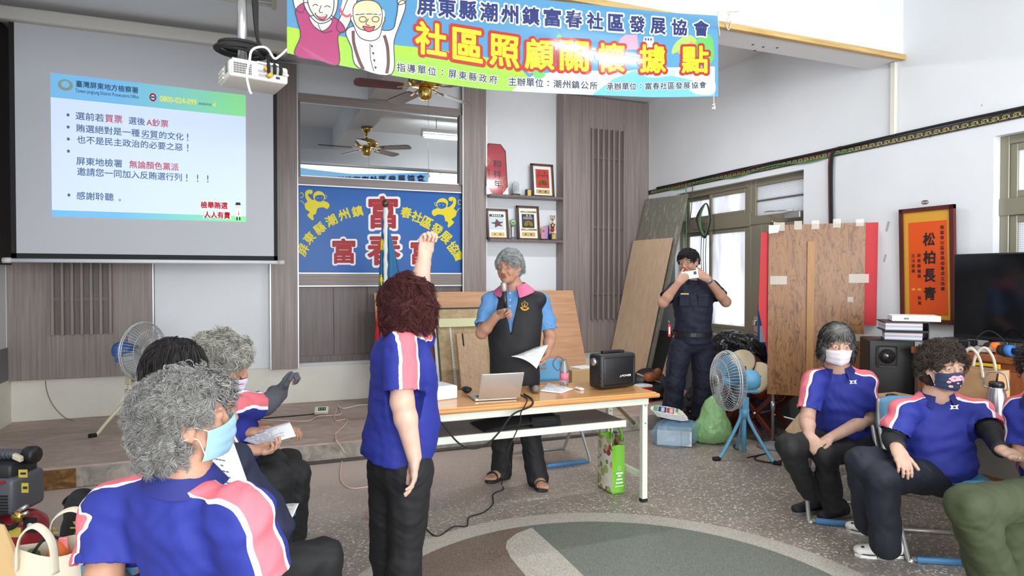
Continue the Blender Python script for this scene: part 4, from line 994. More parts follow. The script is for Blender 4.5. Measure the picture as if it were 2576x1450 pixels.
M_mesh = mat('mic_mesh', (128, 122, 116), .5, .6, bump=.0015, bscale=900); b = MB(); b.ball(p + Vector((0, 0, .027)), .027, M_mesh, 18); b.build('mesh_head', t)
def sheet(name, corners, label, text_lines=10, curl=.0, parent=None, group=None, title=True, cat='paper', flip=False):
    """sheet of paper spanning four room points (lower left, lower right, upper right, upper left)"""
    c = [Vector(x) for x in corners]; nr = (c[1] - c[0]).cross(c[3] - c[0]).normalized()
    if flip: nr = -nr
    Q = quad_map(*c, nr)
    t = thing(name, sum(c, Vector()) / 4, label, cat, group)
    b = MB(); b.grid(lambda s, q: Q(s, q, curl * 4 * s * (1 - s) * (1 - q * .3)), 10, 6, M_paper, th=nr * -.0012); b.build('sheet', t)
    b = MB(); inkm = mat('print_grey', (96, 98, 104), .7)
    for k in range(text_lines):
        y = .86 - k * (.74 / max(1, text_lines)); x1 = random.choice((.86, .8, .6, .9)); h = .018 if k else .034
        seg = 6
        for i in range(int(14 * x1)):
            if random.random() < .2: continue
            a0 = .1 + i * .056
            b.poly([Q(u_, w_, curl * 4 * u_ * (1 - u_) * (1 - w_ * .3) + .0012) for u_, w_ in ((a0, y), (a0 + .045, y), (a0 + .045, y + h), (a0, y + h))], inkm)
    b.build('print', t)
    return t
sheet('printed_sheet', [onz(1356, 984, TH + .004), onz(1412, 990, TH + .004), onz(1444, 978, TH + .004), onz(1378, 964, TH + .004)], 'printed sheet lying on the orange tabletop in front of the standing speaker', 7)
p = onz(1459, 982, TH); t = thing('remote_control', p, 'small white remote control lying on the table', 'remote'); b = MB(); b.obox(p + Vector((0, .01, .009)), Vector((.028, -.004, 0)), Vector((-.01, .075, 0)), Vector((0, 0, .016)), M_paper, bev=.006, seg=2); b.build('case', t); b = MB(); b.obox(p + Vector((-.001, .012, .0175)), Vector((.008, 0, 0)), Vector((0, .01, 0)), Vector((0, 0, .002)), M_dado); b.build('button', t)
# portable amplifier
al = onz(1512, 984, TH); ar = onz(1601, 974, TH); X = (ar - al); X.z = 0; aw = X.length; X.normalize(); Y = Vector((-X.y, X.x, 0)); ah = .235
t = thing('portable_amplifier', (al + ar) / 2, 'black portable amplifier with silver side knobs on the table', 'amplifier'); M_amp = mat('amplifier_black', (32, 32, 34), .4, bump=.0008, bscale=500)
c = al + X * aw / 2 + Y * .07
b = MB(); b.obox(c + Vector((0, 0, ah / 2 + .006)), X * aw, Y * .14, Vector((0, 0, ah)), M_amp, bev=.022, seg=3); b.build('cabinet', t)
b = MB(); b.obox(c - Y * .071 + Vector((0, 0, ah / 2 + .006)), X * aw * .84, Y * .006, Vector((0, 0, ah * .82)), M_black, bev=.01, seg=2)
b.text('J-POWER', lambda x, y, l: al + X * x - Y * (.0045 + l) + Vector((0, 0, y)), aw * .5, .078, aw * .83, .096, M_paper, .02, shear=.25); b.build('grille', t)
b = MB(); b.obox(c + Vector((0, 0, ah + .016)), X * .12, Y * .03, Vector((0, 0, .02)), M_black, bev=.005)
for s in (-.075, .075): b.obox(c + X * s + Vector((0, 0, ah + .014)), X * .035, Y * .04, Vector((0, 0, .02)), M_black, bev=.005)
b.build('handle', t)
for s in (-1, 1):
    b = MB(); b.tube([c + X * s * (aw / 2 - .005) + Vector((0, 0, ah * .8)), c + X * s * (aw / 2 + .018) + Vector((0, 0, ah * .8))], .026, M_steel, 18); b.build('side_knob', t)
b = MB()
for k in range(3): b.tube([c - Y * .06 - X * (aw / 2 - .002) + Vector((0, 0, .06 + k * .035)), c - Y * .06 - X * (aw / 2 + .006) + Vector((0, 0, .06 + k * .035))], .011, M_black, 10)
b.build('control_knob', t)
# sleeve on the shelf, cables hanging down
c = onz(1280, 1056, .55); X = Vector((1, 0, 0))
t = thing('laptop_sleeve', (c.x, c.y, .545), 'black padded laptop sleeve lying on the table shelf', 'bag'); M_nyl = mat('black_nylon', (22, 22, 24), .8, bump=.001, bscale=60)
b = MB(); b.grid(lambda s, q: Vector((c.x - .27 + .52 * s, TY0 + .13 + .3 * q, .552 + (.055 * (math.sin(min(1, s * 1.6) * 1.57) ** .8) * (math.sin(math.pi * min(max(q, .04), .96)) ** .4)))), 24, 10, M_nyl, th=(0, 0, -.004)); b.build('pouch', t)
b = MB(); b.grid(lambda s, q: Vector((c.x + .05 + .2 * s, TY0 + .135 + .02 * q, .55 + .06 * q)), 4, 2, M_nyl, th=(0, .01, 0)); b.build('flap', t)
def cable(name, pts, r, m, label, cat='cable', group=None, n=8):
    q = spline(pts, 8); b = MB(); b.tube(q, r, m, n); o = b.build(name, origin=q[0]); tag(o, label, cat, group); return o
fy_ = TY0 - .03
def tf(px, py, v=fy_): return ony(px, py, v)
cable('black_cable', [onz(1318, 992, TH + .006), onz(1338, 1005, TH + .006), tf(1336, 1022), tf(1295, 1040), tf(1276, 1060), tf(1258, 1085), tf(1225, 1118), tf(1185, 1129), tf(1150, 1112), tf(1112, 1066), tf(1085, 1045)], .0055, M_blackr, 'thick black cable looping down in front of the table')
cable('thin_black_cable', [onz(1310, 994, TH + .005), onz(1326, 1004, TH + .005), tf(1322, 1018), tf(1310, 1040), tf(1308, 1065), tf(1280, 1130), tf(1277, 1155), tf(1283, 1180), onz(1262, 1215, .03), onz(1266, 1232, .004), onz(1241, 1244, .004), onz(1240, 1268, .004), onz(1216, 1290, .004), onz(1180, 1302, .004), onz(1174, 1324, .004), onz(1140, 1326, .004), onz(1098, 1350, .004), onz(1062, 1320, .004)], .0038, M_blackr, 'thin black cable running from the laptop across the terrazzo floor')
# green shopping bag hanging at the table leg
t = thing('shopping_bag', (2.36, 4.03, 0), 'green shopping bag with fruit print hanging at the table leg', 'bag')
M_bgreen = mat('bag_green', (108, 176, 44), .6, bump=.0015, bscale=12)
bx0, bx1, by0, by1, bz0, bz1 = 2.335, 2.435, 3.93, 4.13, .015, .385
def fruit_mat():
    m = bpy.data.materials.new('fruit_print'); m.use_nodes = True; N = NT(m); p = N.n['Principled BSDF']; p.inputs['Roughness'].default_value = .4
    tc = N.add('ShaderNodeTexCoord'); v = N.add('ShaderNodeTexVoronoi', i_Scale=17.0); N.link(tc.outputs['Object'], v.inputs['Vector'])
    s = N.add('ShaderNodeSeparateColor'); N.link(v.outputs['Color'], s.inputs[0]); r = N.add('ShaderNodeValToRGB'); r.color_ramp.interpolation = 'CONSTANT'; e = r.color_ramp.elements
    cs = [(0, (150, 70, 66)), (.22, (206, 160, 120)), (.4, (170, 190, 110)), (.6, (226, 222, 200)), (.75, (120, 150, 80)), (.88, (196, 120, 90))]
    e[0].color = (*lin(cs[0][1]), 1); e[1].position = cs[1][0]; e[1].color = (*lin(cs[1][1]), 1)
    for q, c in cs[2:]: k = e.new(q); k.color = (*lin(c), 1)
    N.link(s.outputs[0], r.inputs[0]); g = N.add('ShaderNodeMath', operation='GREATER_THAN'); g.inputs[1].default_value = .5; N.link(v.outputs['Distance'], g.inputs[0])
    x = N.add('ShaderNodeMixRGB'); x.inputs[2].default_value = (*lin((230, 228, 212)), 1); N.link(g.outputs[0], x.inputs[0]); N.link(r.outputs[0], x.inputs[1]); N.link(x.outputs[0], p.inputs['Base Color']); return m
M_fruit = fruit_mat()
b = MB()
b.grid(lambda s, q: Vector((bx0 + bx1 * 0 + (bx1 - bx0) * s, by0 - .012 * math.sin(math.pi * s) * (1 - q) + .02 * math.sin(math.pi * s) * q, bz0 + (bz1 - .05 - bz0) * q)), 6, 8, M_bgreen); b.grid(lambda s, q: Vector((bx1 - (bx1 - bx0) * s, by1, bz0 + (bz1 - bz0) * q)), 4, 6, M_bgreen)
b.box((bx0, by0, bz0 - .012), (bx1, by1, bz0 + .004), M_bgreen)
for k in range(5):
    b.box((bx0 + .03, by0 - .0125, .1 + k * .022), (bx0 + .078, by0 - .012, .108 + k * .022), M_paper) if False else None
b.build('gusset', t)
b = MB(); b.grid(lambda s, q: Vector((bx0 - .01 * math.sin(math.pi * s), by1 - (by1 - by0) * s, bz0 + (bz1 - bz0) * q)), 8, 8, M_fruit); b.grid(lambda s, q: Vector((bx1, by0 + (by1 - by0) * s, bz0 + (bz1 - bz0) * q)), 4, 6, M_fruit); b.build('printed_side', t)
b = MB(); gp = lambda x, y, l=0.0: Vector((bx0 + x * (bx1 - bx0), by0 - .014 - l, bz0 + y * .3))
for y0, y1, x0, x1 in ((.42, .46, .2, .8), (.36, .4, .35, .65), (.28, .32, .25, .75), (.2, .24, .2, .8), (.13, .15, .15, .85)):
    for k in range(6): xa, xb_ = x0 + (x1 - x0) * k / 6, x0 + (x1 - x0) * (k + .8) / 6; b.poly([gp(xa, y0), gp(xb_, y0), gp(xb_, y1), gp(xa, y1)], M_paper)
for k in range(10): a = k * .6283; b.poly([gp(.5 + .1 * math.cos(a), .56 + .035 * math.sin(a)), gp(.5 + .14 * math.cos(a + .25), .56 + .05 * math.sin(a + .25)), gp(.5 + .1 * math.cos(a + .5), .56 + .035 * math.sin(a + .5))], M_paper)
b.build('white_lettering', t)
for y in (by0 + .03, by1 - .03):
    b = MB(); xm = (bx0 + bx1) / 2; q = spline([(xm - .045, y, bz1 - .03), (xm - .05, y - .01, bz1 + .06), (xm - .02, (by0 + by1) / 2, bz1 + .11), (xm + .02, y - .01, bz1 + .06), (xm + .045, y, bz1 - .03)], 6); b.tube(q, .012, M_bgreen, 6, flat=.2); b.build('handle', t)

# ================================================================ CHAIRS
M_chblue = mat('chair_blue_plastic', (92, 158, 196), .4); M_chtube = mat('chair_grey_tube', (176, 176, 172), .35, .5); M_chbar = mat('chair_blue_foot', (74, 130, 178), .45)
def chair(name, loc, face, label, group='blue folding chairs', slots=True):
    """folding chair; face = heading the sitter looks towards, degrees from +X"""
    t = thing(name, loc, label, 'chair', group); a = math.radians(face); f = Vector((math.cos(a), math.sin(a), 0)); r = Vector((f.y, -f.x, 0)); L0 = Vector(loc)
    P = lambda x, y, z: L0 + r * x + f * y + Vector((0, 0, z))
    b = MB(); b.grid(lambda s, q: P((s - .5) * .40, .2 - .4 * q, .445 - .02 * math.sin(math.pi * s) * math.sin(math.pi * q) + .012 * (q - .5)), 10, 10, M_chblue, th=(0, 0, -.022)); b.build('seat', t)
    b = MB()
    def bk(s, q): return P((s - .5) * .43 * (1 - .1 * q * q), -.235 - .05 * q - .03 * math.cos((s - .5) * 2.4), .6 + .19 * q - .02 * (2 * s - 1) ** 4 * q)
    b.grid(bk, 12, 6, M_chblue, th=-f * .02)
    if slots:
        for q in (.55, .74): b.poly([bk(.38, q) - f * .021, bk(.62, q) - f * .021, bk(.62, q + .07) - f * .021, bk(.38, q + .07) - f * .021], mat('slot_tan', (150, 120, 96), .7))  # flat tan patches stand in for the backrest slots
        for q in (.55, .74): b.poly([bk(.38, q) + f * .004, bk(.62, q) + f * .004, bk(.62, q + .07) + f * .004, bk(.38, q + .07) + f * .004], mat('slot_tan', (150, 120, 96), .7))
    b.build('backrest', t)
    for s in (-1, 1):
        b = MB(); b.tube(spline([P(s * .2, -.27, .78), P(s * .205, -.235, .62), P(s * .21, -.1, .44), P(s * .215, .19, .035), P(s * .2, .215, .014)], 5), .0125, M_chtube, 10); b.build('leg', t)
        b = MB(); b.tube(spline([P(s * .185, .12, .425), P(s * .185, .0, .33), P(s * .19, -.2, .04), P(s * .175, -.225, .014)], 5), .0125, M_chtube, 10); b.build('leg', t)
    b = MB(); b.tube([P(-.2, .215, .014), P(.2, .215, .014)], .0125, M_chtube, 10); b.box((0, 0, 0), (0, 0, 0), M_chbar) if False else None
    b.build('front_bar', t)
    b = MB(); b.obox(P(0, .215, .016), r * .36, f * .034, Vector((0, 0, .032)), M_chbar, bev=.008, seg=2); b.build('foot_sleeve', t)
    b = MB(); b.tube([P(-.175, -.225, .014), P(.175, -.225, .014)], .0125, M_chtube, 10); b.build('rear_bar', t)
    return t
p = onz(1440, 1175, 0)
chair('folding_chair', (p.x - .02, 4.9, 0), -90, 'blue folding chair behind the table, beside the standing speaker')

# ================================================================ LEANING BOARDS ON THE STAGE
M_ply = wood('orange_plywood', (190, 140, 104), (210, 164, 126), (2.0, 30, 22), .5, 6, .8); M_part = wood('worn_particle_board', (166, 142, 104), (196, 174, 134), (14, 14, 14), .7, 8, .6); M_oldply = wood('weathered_grey_board', (138, 136, 124), (170, 166, 152), (22, 22, 3), .75, 8, .8, knots=(.52, (118, 116, 104))); M_tanply = wood('pale_plywood', (198, 168, 138), (214, 188, 160), (26, 26, 1.5), .55, 6, .5); M_plank = wood('old_plank', (176, 144, 112), (204, 174, 142), (30, 30, 3), .6, 8, 2.0)
def leaning(name, c, m, label, th=.018, cat='board', group=None, extra=None):
    """board through lower left, lower right, upper right, upper left, thickness away from the viewer"""
    c = [Vector(x) for x in c]; nr = (c[1] - c[0]).cross(c[3] - c[0]).normalized()
    b = MB(); b.poly(c, m, -nr, th)
    if extra: extra(b, quad_map(*c, nr))
    o = b.build(name, origin=(c[0] + c[1]) / 2); tag(o, label, cat, group); return o
zS = STEP_H
leaning('plywood_sheet', [(1.29, 6.76, zS), (3.74, 6.76, zS), (3.70, 7.17, 1.35), (1.28, 7.17, 1.34)], M_ply, 'large orange plywood sheet leaning on the back wall behind the speaker')
bl_, br_ = ony(1094, 985, 6.55), ony(1222, 985, 6.55); tl_, tr_ = ony(1088, 772, 6.78), ony(1215, 772, 6.78)
def dboard(b, Q):
    pass
t = thing('drawing_board', ((bl_.x + br_.x) / 2, 6.55, zS), 'old drawing board with dark edges and yellowed parallel ruler', 'drawing board')
x0, x1 = ony(1100, 850, 6.68).x, ony(1245, 850, 6.68).x
Q = quad_map((x0, 6.5, zS), (x1, 6.5, zS), (x1, 6.79, 1.18), (x0, 6.79, 1.18), (0, -.96, .26))
b = MB(); b.poly([Q(0, 0), Q(1, 0), Q(1, 1), Q(0, 1)], M_part, (0, 1, 0), .02); b.build('board', t)
b = MB()
for a in ((0, 0, .03, 1), (0, .985, 1, 1)): b.poly([Q(a[0], a[1], .004), Q(a[2], a[1], .004), Q(a[2], a[3], .004), Q(a[0], a[3], .004)], M_blk)
b.build('dark_edge', t)
M_scale = mat('white_scale', (218, 216, 206), .5)
b = MB(); b.poly([Q(-.05, 0, .006), Q(-.005, 0, .006), Q(-.005, 1, .006), Q(-.05, 1, .006)], M_scale); b.poly([Q(.24, .02, .006), Q(.29, .02, .006), Q(.25, .88, .006), Q(.22, .88, .006)], M_scale)
for k in range(26): b.poly([Q(.235 + .02, .05 + k * .03, .008), Q(.27, .05 + k * .03, .008), Q(.27, .056 + k * .03, .008), Q(.235 + .02, .056 + k * .03, .008)], M_dado)
b.build('scale_strip', t)
b = MB(); b.poly([Q(-.22, .8, .02), Q(1.0, .8, .02), Q(1.0, .885, .02), Q(-.22, .885, .02)], mat('yellowed_ruler', (214, 214, 168), .4), (0, -1, 0), .006); b.build('parallel_ruler', t)
b = MB(); c = Q(-.16, .845, .03); b.lathe([(.03, 0), (.03, .012), (.022, .02)], c, (0, -1, 0), M_blk, 16); c = Q(-.0, .845, .026); b.lathe([(.02, 0), (.02, .004)], c, (0, -1, 0), mat('green_dial', (110, 120, 70), .4), 12); b.build('ruler_knob', t)
pl = ony(1163, 985, 6.25).x; pr = ony(1228, 985, 6.25).x
leaning('plank', [(pl, 6.2, zS), (pr + .05, 6.2, zS), (pr + .01, 6.42, .93), (pl - .02, 6.42, .93)], M_plank, 'short pale plank with a notch leaning in front of the drawing board', extra=lambda b, Q: (b.poly([Q(.22, .84, .003), Q(.27, .84, .003), Q(.27, 1, .003), Q(.22, 1, .003)], M_blackr), b.poly([Q(.0, 0, .003), Q(.16, 0, .003), Q(.2, 1, .003), Q(.02, 1, .003)], M_plank, (0, -.9, .2), .012)))
pl = ony(1076, 940, 6.8).x
leaning('plank', [(pl - .05, 6.66, zS), (pl + .06, 6.66, zS), (pl + .06, 6.83, 1.0), (pl - .04, 6.83, 1.0)], wood('red_brown_plank', (134, 92, 70), (160, 116, 90), (34, 34, 2), .6), 'narrow red-brown plank leaning left of the drawing board')
leaning('tall_board', [(4.20, 7.27, zS), (4.30, 6.50, zS), (4.86, 6.46, 2.5), (4.80, 7.24, 2.52)], M_oldply, 'tall weathered grey board leaning into the right corner')
leaning('tall_board', [(4.165, 7.2, zS), (4.255, 6.53, zS), (4.68, 6.51, 1.98), (4.605, 7.24, 1.98)], M_tanply, 'pale plywood strip propped against the tall weathered grey board', .012)
leaning('plank', [(4.40, 6.42, zS), (4.43, 6.36, zS), (4.80, 6.36, 1.25), (4.78, 6.42, 1.25)], M_plank, 'thin plank edge behind the pale plywood strip')
# ================================================================ SIGN BOARD ON A POLE STAND, FRAMED CALLIGRAPHY
M_grain = wood('bold_grain_veneer', (118, 80, 46), (154, 110, 68), (11, 11, 1.6), .35, 5, 2.6, knots=(.47, (146, 102, 62)))
N = NT(M_grain); p_ = N.n['Principled BSDF']; base_link = p_.inputs['Base Color'].links[0].from_socket
tc = N.add('ShaderNodeTexCoord'); mp_ = N.add('ShaderNodeMapping'); mp_.inputs['Scale'].default_value = (10, 10, 2.3); N.link(tc.outputs['Object'], mp_.inputs[0])
nz = N.add('ShaderNodeTexNoise', i_Scale=1.0, i_Detail=3.0, i_Distortion=3.0); N.link(mp_.outputs[0], nz.inputs['Vector'])
rp = N.add('ShaderNodeValToRGB'); e = rp.color_ramp.elements; e[0].position = .47; e[1].position = .5; e[0].color = (1, 1, 1, 1); e[1].color = (.22, .15, .1, 1); k = e.new(.53); k.color = (1, 1, 1, 1)
N.link(nz.outputs['Fac'], rp.inputs[0]); mm = N.add('ShaderNodeMixRGB', blend_type='MULTIPLY', i_Fac=.8); N.link(base_link, mm.inputs[1]); N.link(rp.outputs[0], mm.inputs[2]); N.link(mm.outputs[0], p_.inputs['Base Color'])
BL, BR, TR, TL = at(1930, 992, 5.7), at(2170, 1006, 5.48), at(2178, 560, 5.48), at(1934, 567, 5.7)
nr = (BR - BL).cross(TL - BL).normalized(); Q = quad_map(BL, BR, TR, TL, nr); back = -nr
t = thing('notice_board', ((BL.x + BR.x) / 2, (BL.y + BR.y) / 2, 0), 'wood-grain board with red paper edges on a pole stand by the door', 'board')
b = MB(); b.poly([Q(0, 0), Q(1, 0), Q(1, 1), Q(0, 1)], M_grain, back, .02); b.build('veneer_panel', t)
b = MB(); b.poly([Q(.41, 0, .001), Q(.485, 0, .001), Q(.485, .9, .001), Q(.41, .9, .001)], wood('batten_wood', (160, 112, 62), (178, 130, 78), (30, 30, 2), .4), nr, .014); b.build('batten', t)
M_redpap = mat('red_paper', (196, 36, 44), .6)
b = MB(); q = back * .024; b.poly([Q(-.1, .5) + q, Q(.06, .1) + q, Q(.06, .96) + q, Q(-.08, .96) + q], M_redpap, back, .002); b.poly([Q(.9, .42) + q, Q(1.13, .42) + q, Q(1.13, 1.0) + q, Q(.9, 1.0) + q], M_redpap, back, .002); b.build('red_paper', t)
M_tape = mat('clear_tape', (214, 206, 190), .15, alpha=.55)
for x, y, w, h in ((.05, .965, .12, .05), (.27, .97, .08, .05), (.45, .97, .08, .05), (.67, .975, .08, .05), (.9, .98, .08, .04), (.02, .65, .18, .05), (.84, .66, .2, .05), (.83, .55, .06, .03), (.9, .33, .16, .04)): b = MB(); b.poly([Q(x, y, .002), Q(x + w, y, .002), Q(x + w, y + h, .003), Q(x, y + h, .002)], M_tape); b.build('tape', t)
b = MB(); b.poly([Q(.0, .95, .004), Q(.1, .955, .02), Q(.12, 1.0, .01), Q(.0, 1.0, .004)], M_paper); b.build('paper_scrap', t)
pp = at(1944, 1060, 5.78); b = MB(); b.tube([(pp.x, pp.y, .03), (pp.x, pp.y, 1.9)], .014, M_steel, 12); b.tube([(pp.x, pp.y, .33), (pp.x, pp.y, .41)], .02, M_steel, 12); b.build('pole', t)
b = MB(); b.lathe([(.13, 0), (.13, .02), (.05, .045), (.02, .06)], (pp.x, pp.y, 0), (0, 0, 1), M_dado, 24); b.build('base', t)
b = MB(); q = TL + (TR - TL) * .1 + back * .04; b.ball((pp.x, pp.y, onx(1955, 557, pp.x).z if False else 1.985), .032, mat('bronze_ball', (126, 112, 80), .3, .8), 16); b.build('finial', t)
leaning('loose_plank', [at(1975, 1082, 5.25), at(2040, 1150, 4.95), at(2052, 1020, 5.15), at(2036, 1010, 5.3)], M_plank, 'tan offcut of plank leaning under the wood-grain board')
# framed orange calligraphy
FU = U_R - .03
c = [onx(2262, 812, FU), onx(2402, 818, FU), onx(2410, 516, FU), onx(2275, 526, FU)]
yv0, yv1 = (c[0].y + c[3].y) / 2, (c[1].y + c[2].y) / 2; zc0, zc1 = c[1].z, (c[2].z + c[3].z) / 2
c = [Vector((FU, yv0, zc0)), Vector((FU, yv1, zc0)), Vector((FU - .03, yv1, zc1)), Vector((FU - .03, yv0, zc1))]
Q = quad_map(*c, (-1, 0, 0)); t = thing('framed_calligraphy', (c[0] + c[1]) / 2, 'framed orange calligraphy scroll hung on the right wall', 'picture')
M_cfr = wood('red_brown_frame', (78, 34, 30), (100, 46, 38), (20, 20, 3), .3); w_, h_ = (c[1] - c[0]).length, zc1 - zc0; fw = .032
b = MB()
for a in ((0, 0, 1, fw / h_), (0, 1 - fw / h_, 1, 1), (0, 0, fw / w_, 1), (1 - fw / w_, 0, 1, 1)): b.poly([Q(a[0], a[1], .012), Q(a[2], a[1], .012), Q(a[2], a[3], .012), Q(a[0], a[3], .012)], M_cfr, (1, 0, 0), .03)
b.build('frame', t)
b = MB(); i, j = fw / w_, fw / h_; b.poly([Q(i, j), Q(1 - i, j), Q(1 - i, 1 - j), Q(i, 1 - j)], mat('gold_silk_mount', (214, 158, 54), .4)); b.poly([Q(.17, .075, .002), Q(.87, .075, .002), Q(.87, .875, .002), Q(.17, .875, .002)], mat('orange_paper', (222, 84, 28), .35)); b.build('scroll_mount', t)
b = MB(); INKB = mat('brush_ink', (28, 22, 22), .6)
for ch, y in (('松', .665), ('柏', .51), ('長', .355), ('青', .20)): b.text(ch, Q, .44, y, .66, y + .115, INKB, .028, lift=.004, shear=.1)
for k, ch in enumerate('賀富春社區發展協會成立誌慶'): b.text(ch, Q, .755, .80 - k * .043, .825, .832 - k * .043, INKB, .01, lift=.004)
for k, ch in enumerate('屏東縣議員'): b.text(ch, Q, .33, .57 - k * .045, .40, .602 - k * .045, INKB, .01, lift=.004)
for k, ch in enumerate('立法委員'): b.text(ch, Q, .22, .57 - k * .045, .29, .602 - k * .045, INKB, .01, lift=.004)
for k, ch in enumerate('敬賀'): b.text(ch, Q, .33, .2 - k * .045, .40, .232 - k * .045, INKB, .01, lift=.004)
for x in (.22, .33): b.poly([Q(x, .28, .004), Q(x + .07, .28, .004), Q(x + .07, .3, .004), Q(x, .3, .004)], mat('seal_gold', (230, 160, 60), .4))
b.build('brush_lettering', t)
b = MB(); hk = Q(.5, 1.02, .01)
for k in range(3): a = hk + Vector((0, .012 * (k - 1), .018)); b.tube([a + Vector((0, .014 * math.cos(m_ * .7854), .014 * math.sin(m_ * .7854))) for m_ in range(8)], .003, M_dbr, 6, closed=True)
b.build('hook', t)

# ================================================================ CABINET, TELEVISION AND LOUDSPEAKER BY THE RIGHT WALL
M_cab = wood('red_wood_cabinet', (138, 78, 44), (164, 98, 58), (3, 20, 20), .35); M_cabv = wood('red_wood_cabinet_side', (128, 72, 42), (154, 92, 56), (20, 20, 2), .35)
CU, CV1, CV0, CH = 4.32, 3.22, 1.0, 1.02
t = thing('cabinet', ((CU + U_R) / 2, (CV0 + CV1) / 2, 0), 'reddish wood cabinet along the right wall carrying the television', 'cabinet')
b = MB(); b.box((CU, CV0, CH - .05), (U_R - .015, CV1, CH), M_cab, bev=.01, seg=2); b.build('worktop', t)
b = MB(); b.box((CU + .04, CV0 + .03, .06), (U_R - .02, CV1 - .03, CH - .05), M_cabv); b.box((CU + .06, CV0 + .05, 0), (U_R - .05, CV1 - .05, .06), M_base); b.build('body', t)
for k in range(3):
    y0 = CV0 + .05 + k * .71
    b = MB(); b.box((CU + .02, y0, .1), (CU + .04, y0 + .68, CH - .1), M_cabv, bev=.005); dr = b.build('door', t)
    b = MB(); b.tube([(CU + .005, y0 + .62, .6), (CU + .005, y0 + .62, .7)], .007, M_steel, 8); b.build('handle', dr)
t = thing('television', (4.55, 2.65, CH), 'large black flat television on the reddish cabinet', 'television')
tz0, tz1, tv1, tv0 = 1.085, 1.665, 3.075, 2.02
b = MB(); b.box((4.55, tv0, tz0), (4.60, tv1, tz1), M_blk, bev=.006); b.build('casing', t)
b = MB(); b.box((4.546, tv0 + .012, tz0 + .03), (4.5505, tv1 - .012, tz1 - .012), mat('dark_screen', (14, 15, 18), .08)); b.build('screen', t)
for y in (tv0 + .25, tv1 - .25):
    b = MB(); b.box((4.45, y - .02, CH), (4.68, y + .02, CH + .015), M_blk, bev=.004); b.box((4.56, y - .02, CH + .01), (4.59, y + .02, tz0 + .01), M_blk); b.build('foot', t)
sp = at(2262, 857, 4.6); sf = Vector((-.62, -.78, 0)).normalized(); sr = Vector((-sf.y, sf.x, 0)); sc_ = Vector((4.44, 3.50, 0))
def SPK(x, y, z): return sc_ + sr * x - sf * y + Vector((0, 0, z))
t = thing('loudspeaker', (4.44, 3.50, 0), 'tall black loudspeaker standing left of the cabinet', 'speaker')
b = MB(); b.obox(SPK(0, .0, .525), sr * .30, sf * .30, Vector((0, 0, 1.05)), M_black, bev=.008); b.build('cabinet', t)
b = MB(); c = SPK(-.03, -.15, .93); b.obox(c, sr * .14, sf * .008, Vector((0, 0, .16)), mat('horn_grey', (52, 48, 48), .5), bev=.02, seg=2); b.lathe([(.055, 0), (.035, -.03), (.012, -.04)], c + sf * .006, sf, mat('horn_chrome', (120, 120, 120), .15, .9), 20); b.build('tweeter', t)
b = MB(); c = SPK(0, -.152, .5); b.lathe([(.13, 0), (.12, .01), (.03, -.02), (0, -.01)], c, sf, mat('cone_black', (26, 26, 28), .6), 28); b.build('woofer', t)
M_bind = mat('binder_black', (28, 28, 30), .5)
def binder(z, dx, rot, label, h=.065):
    a = math.radians(rot); X = Vector((math.cos(a), math.sin(a), 0)); Y = Vector((-X.y, X.x, 0)); c0 = Vector((4.42 + dx, 3.36, z)); L, W = .31, .28
    t = thing('ring_binder', c0, label, 'binder', 'ring binders on the loudspeaker')
    b = MB(); b.obox(c0 + Vector((0, 0, .003)), Y * L, X * W, Vector((0, 0, .005)), M_bind); b.obox(c0 + Vector((0, 0, h)), Y * L, X * W, Vector((0, 0, .005)), M_bind); b.obox(c0 - Y * 0 + X * (W / 2 - .003) + Vector((0, 0, h / 2)), Y * L, X * .006, Vector((0, 0, h)), M_bind); b.build('cover', t)
    b = MB()
    for k in range(6): b.obox(c0 - X * .015 + Vector((0, 0, .012 + k * .0085)), Y * (L - .02), X * (W - .05), Vector((0, 0, .0085)), [mat('leaf_blue', (150, 174, 196), .6), mat('leaf_white', (214, 212, 210), .6), mat('leaf_pink', (196, 170, 176), .6)][k % 3])
    b.build('leaves', t)
    b = MB(); b.tube([c0 + X * (W / 2 + .001) - Y * .08 + Vector((0, 0, h / 2)), c0 + X * (W / 2 + .002) - Y * .08 + Vector((0, 0, h / 2))], .009, M_steel, 10); b.build('finger_hole', t)
binder(1.052, .02, -48, 'lower black ring binder of the pair on the loudspeaker'); binder(1.122, .0, -42, 'upper black ring binder, under the white box')
t = thing('white_carton', (4.5, 3.3, 1.192), 'flat white carton on top of the stacked binders', 'box')
a = math.radians(-45); X = Vector((math.cos(a), math.sin(a), 0)); Y = Vector((-X.y, X.x, 0)); b = MB(); b.obox((4.47, 3.31, 1.212), X * .3, Y * .24, Vector((0, 0, .04)), M_paper, bev=.003); b.build('body', t); b = MB(); b.obox(Vector((4.47, 3.31, 1.212)) - Y * .121 - X * .06, X * .03, Y * .002, Vector((0, 0, .012)), M_dado); b.build('logo_mark', t)
# devices and microphones in front of the television
def small(name, px, py, u, z, label, cat, fn):
    p = onx(px, py, u); p.z = z; t = thing(name, p, label, cat); fn(t, p); return t
def dev(t, p):
    b = MB(); b.box((p.x - .05, p.y - .06, p.z), (p.x + .05, p.y + .05, p.z + .075), M_blk, bev=.006); b.build('case', t)
    b = MB(); b.box((p.x - .053, p.y - .045, p.z + .02), (p.x - .05, p.y - .01, p.z + .06), M_paper); b.build('white_mark', t)
small('radio_receiver', 2400, 845, 4.46, CH, 'small black receiver with a white mark beside the television foot', 'receiver', dev)
small('black_charger', 2432, 845, 4.43, CH, 'black charger box in front of the television', 'charger', lambda t, p: (MB().box((p.x - .05, p.y - .05, p.z), (p.x + .04, p.y + .045, p.z + .07), M_black, bev=.006).build('case', t), MB().box((p.x - .054, p.y - .03, p.z + .01), (p.x - .05, p.y + .02, p.z + .05), M_blk).build('front_plate', t)))
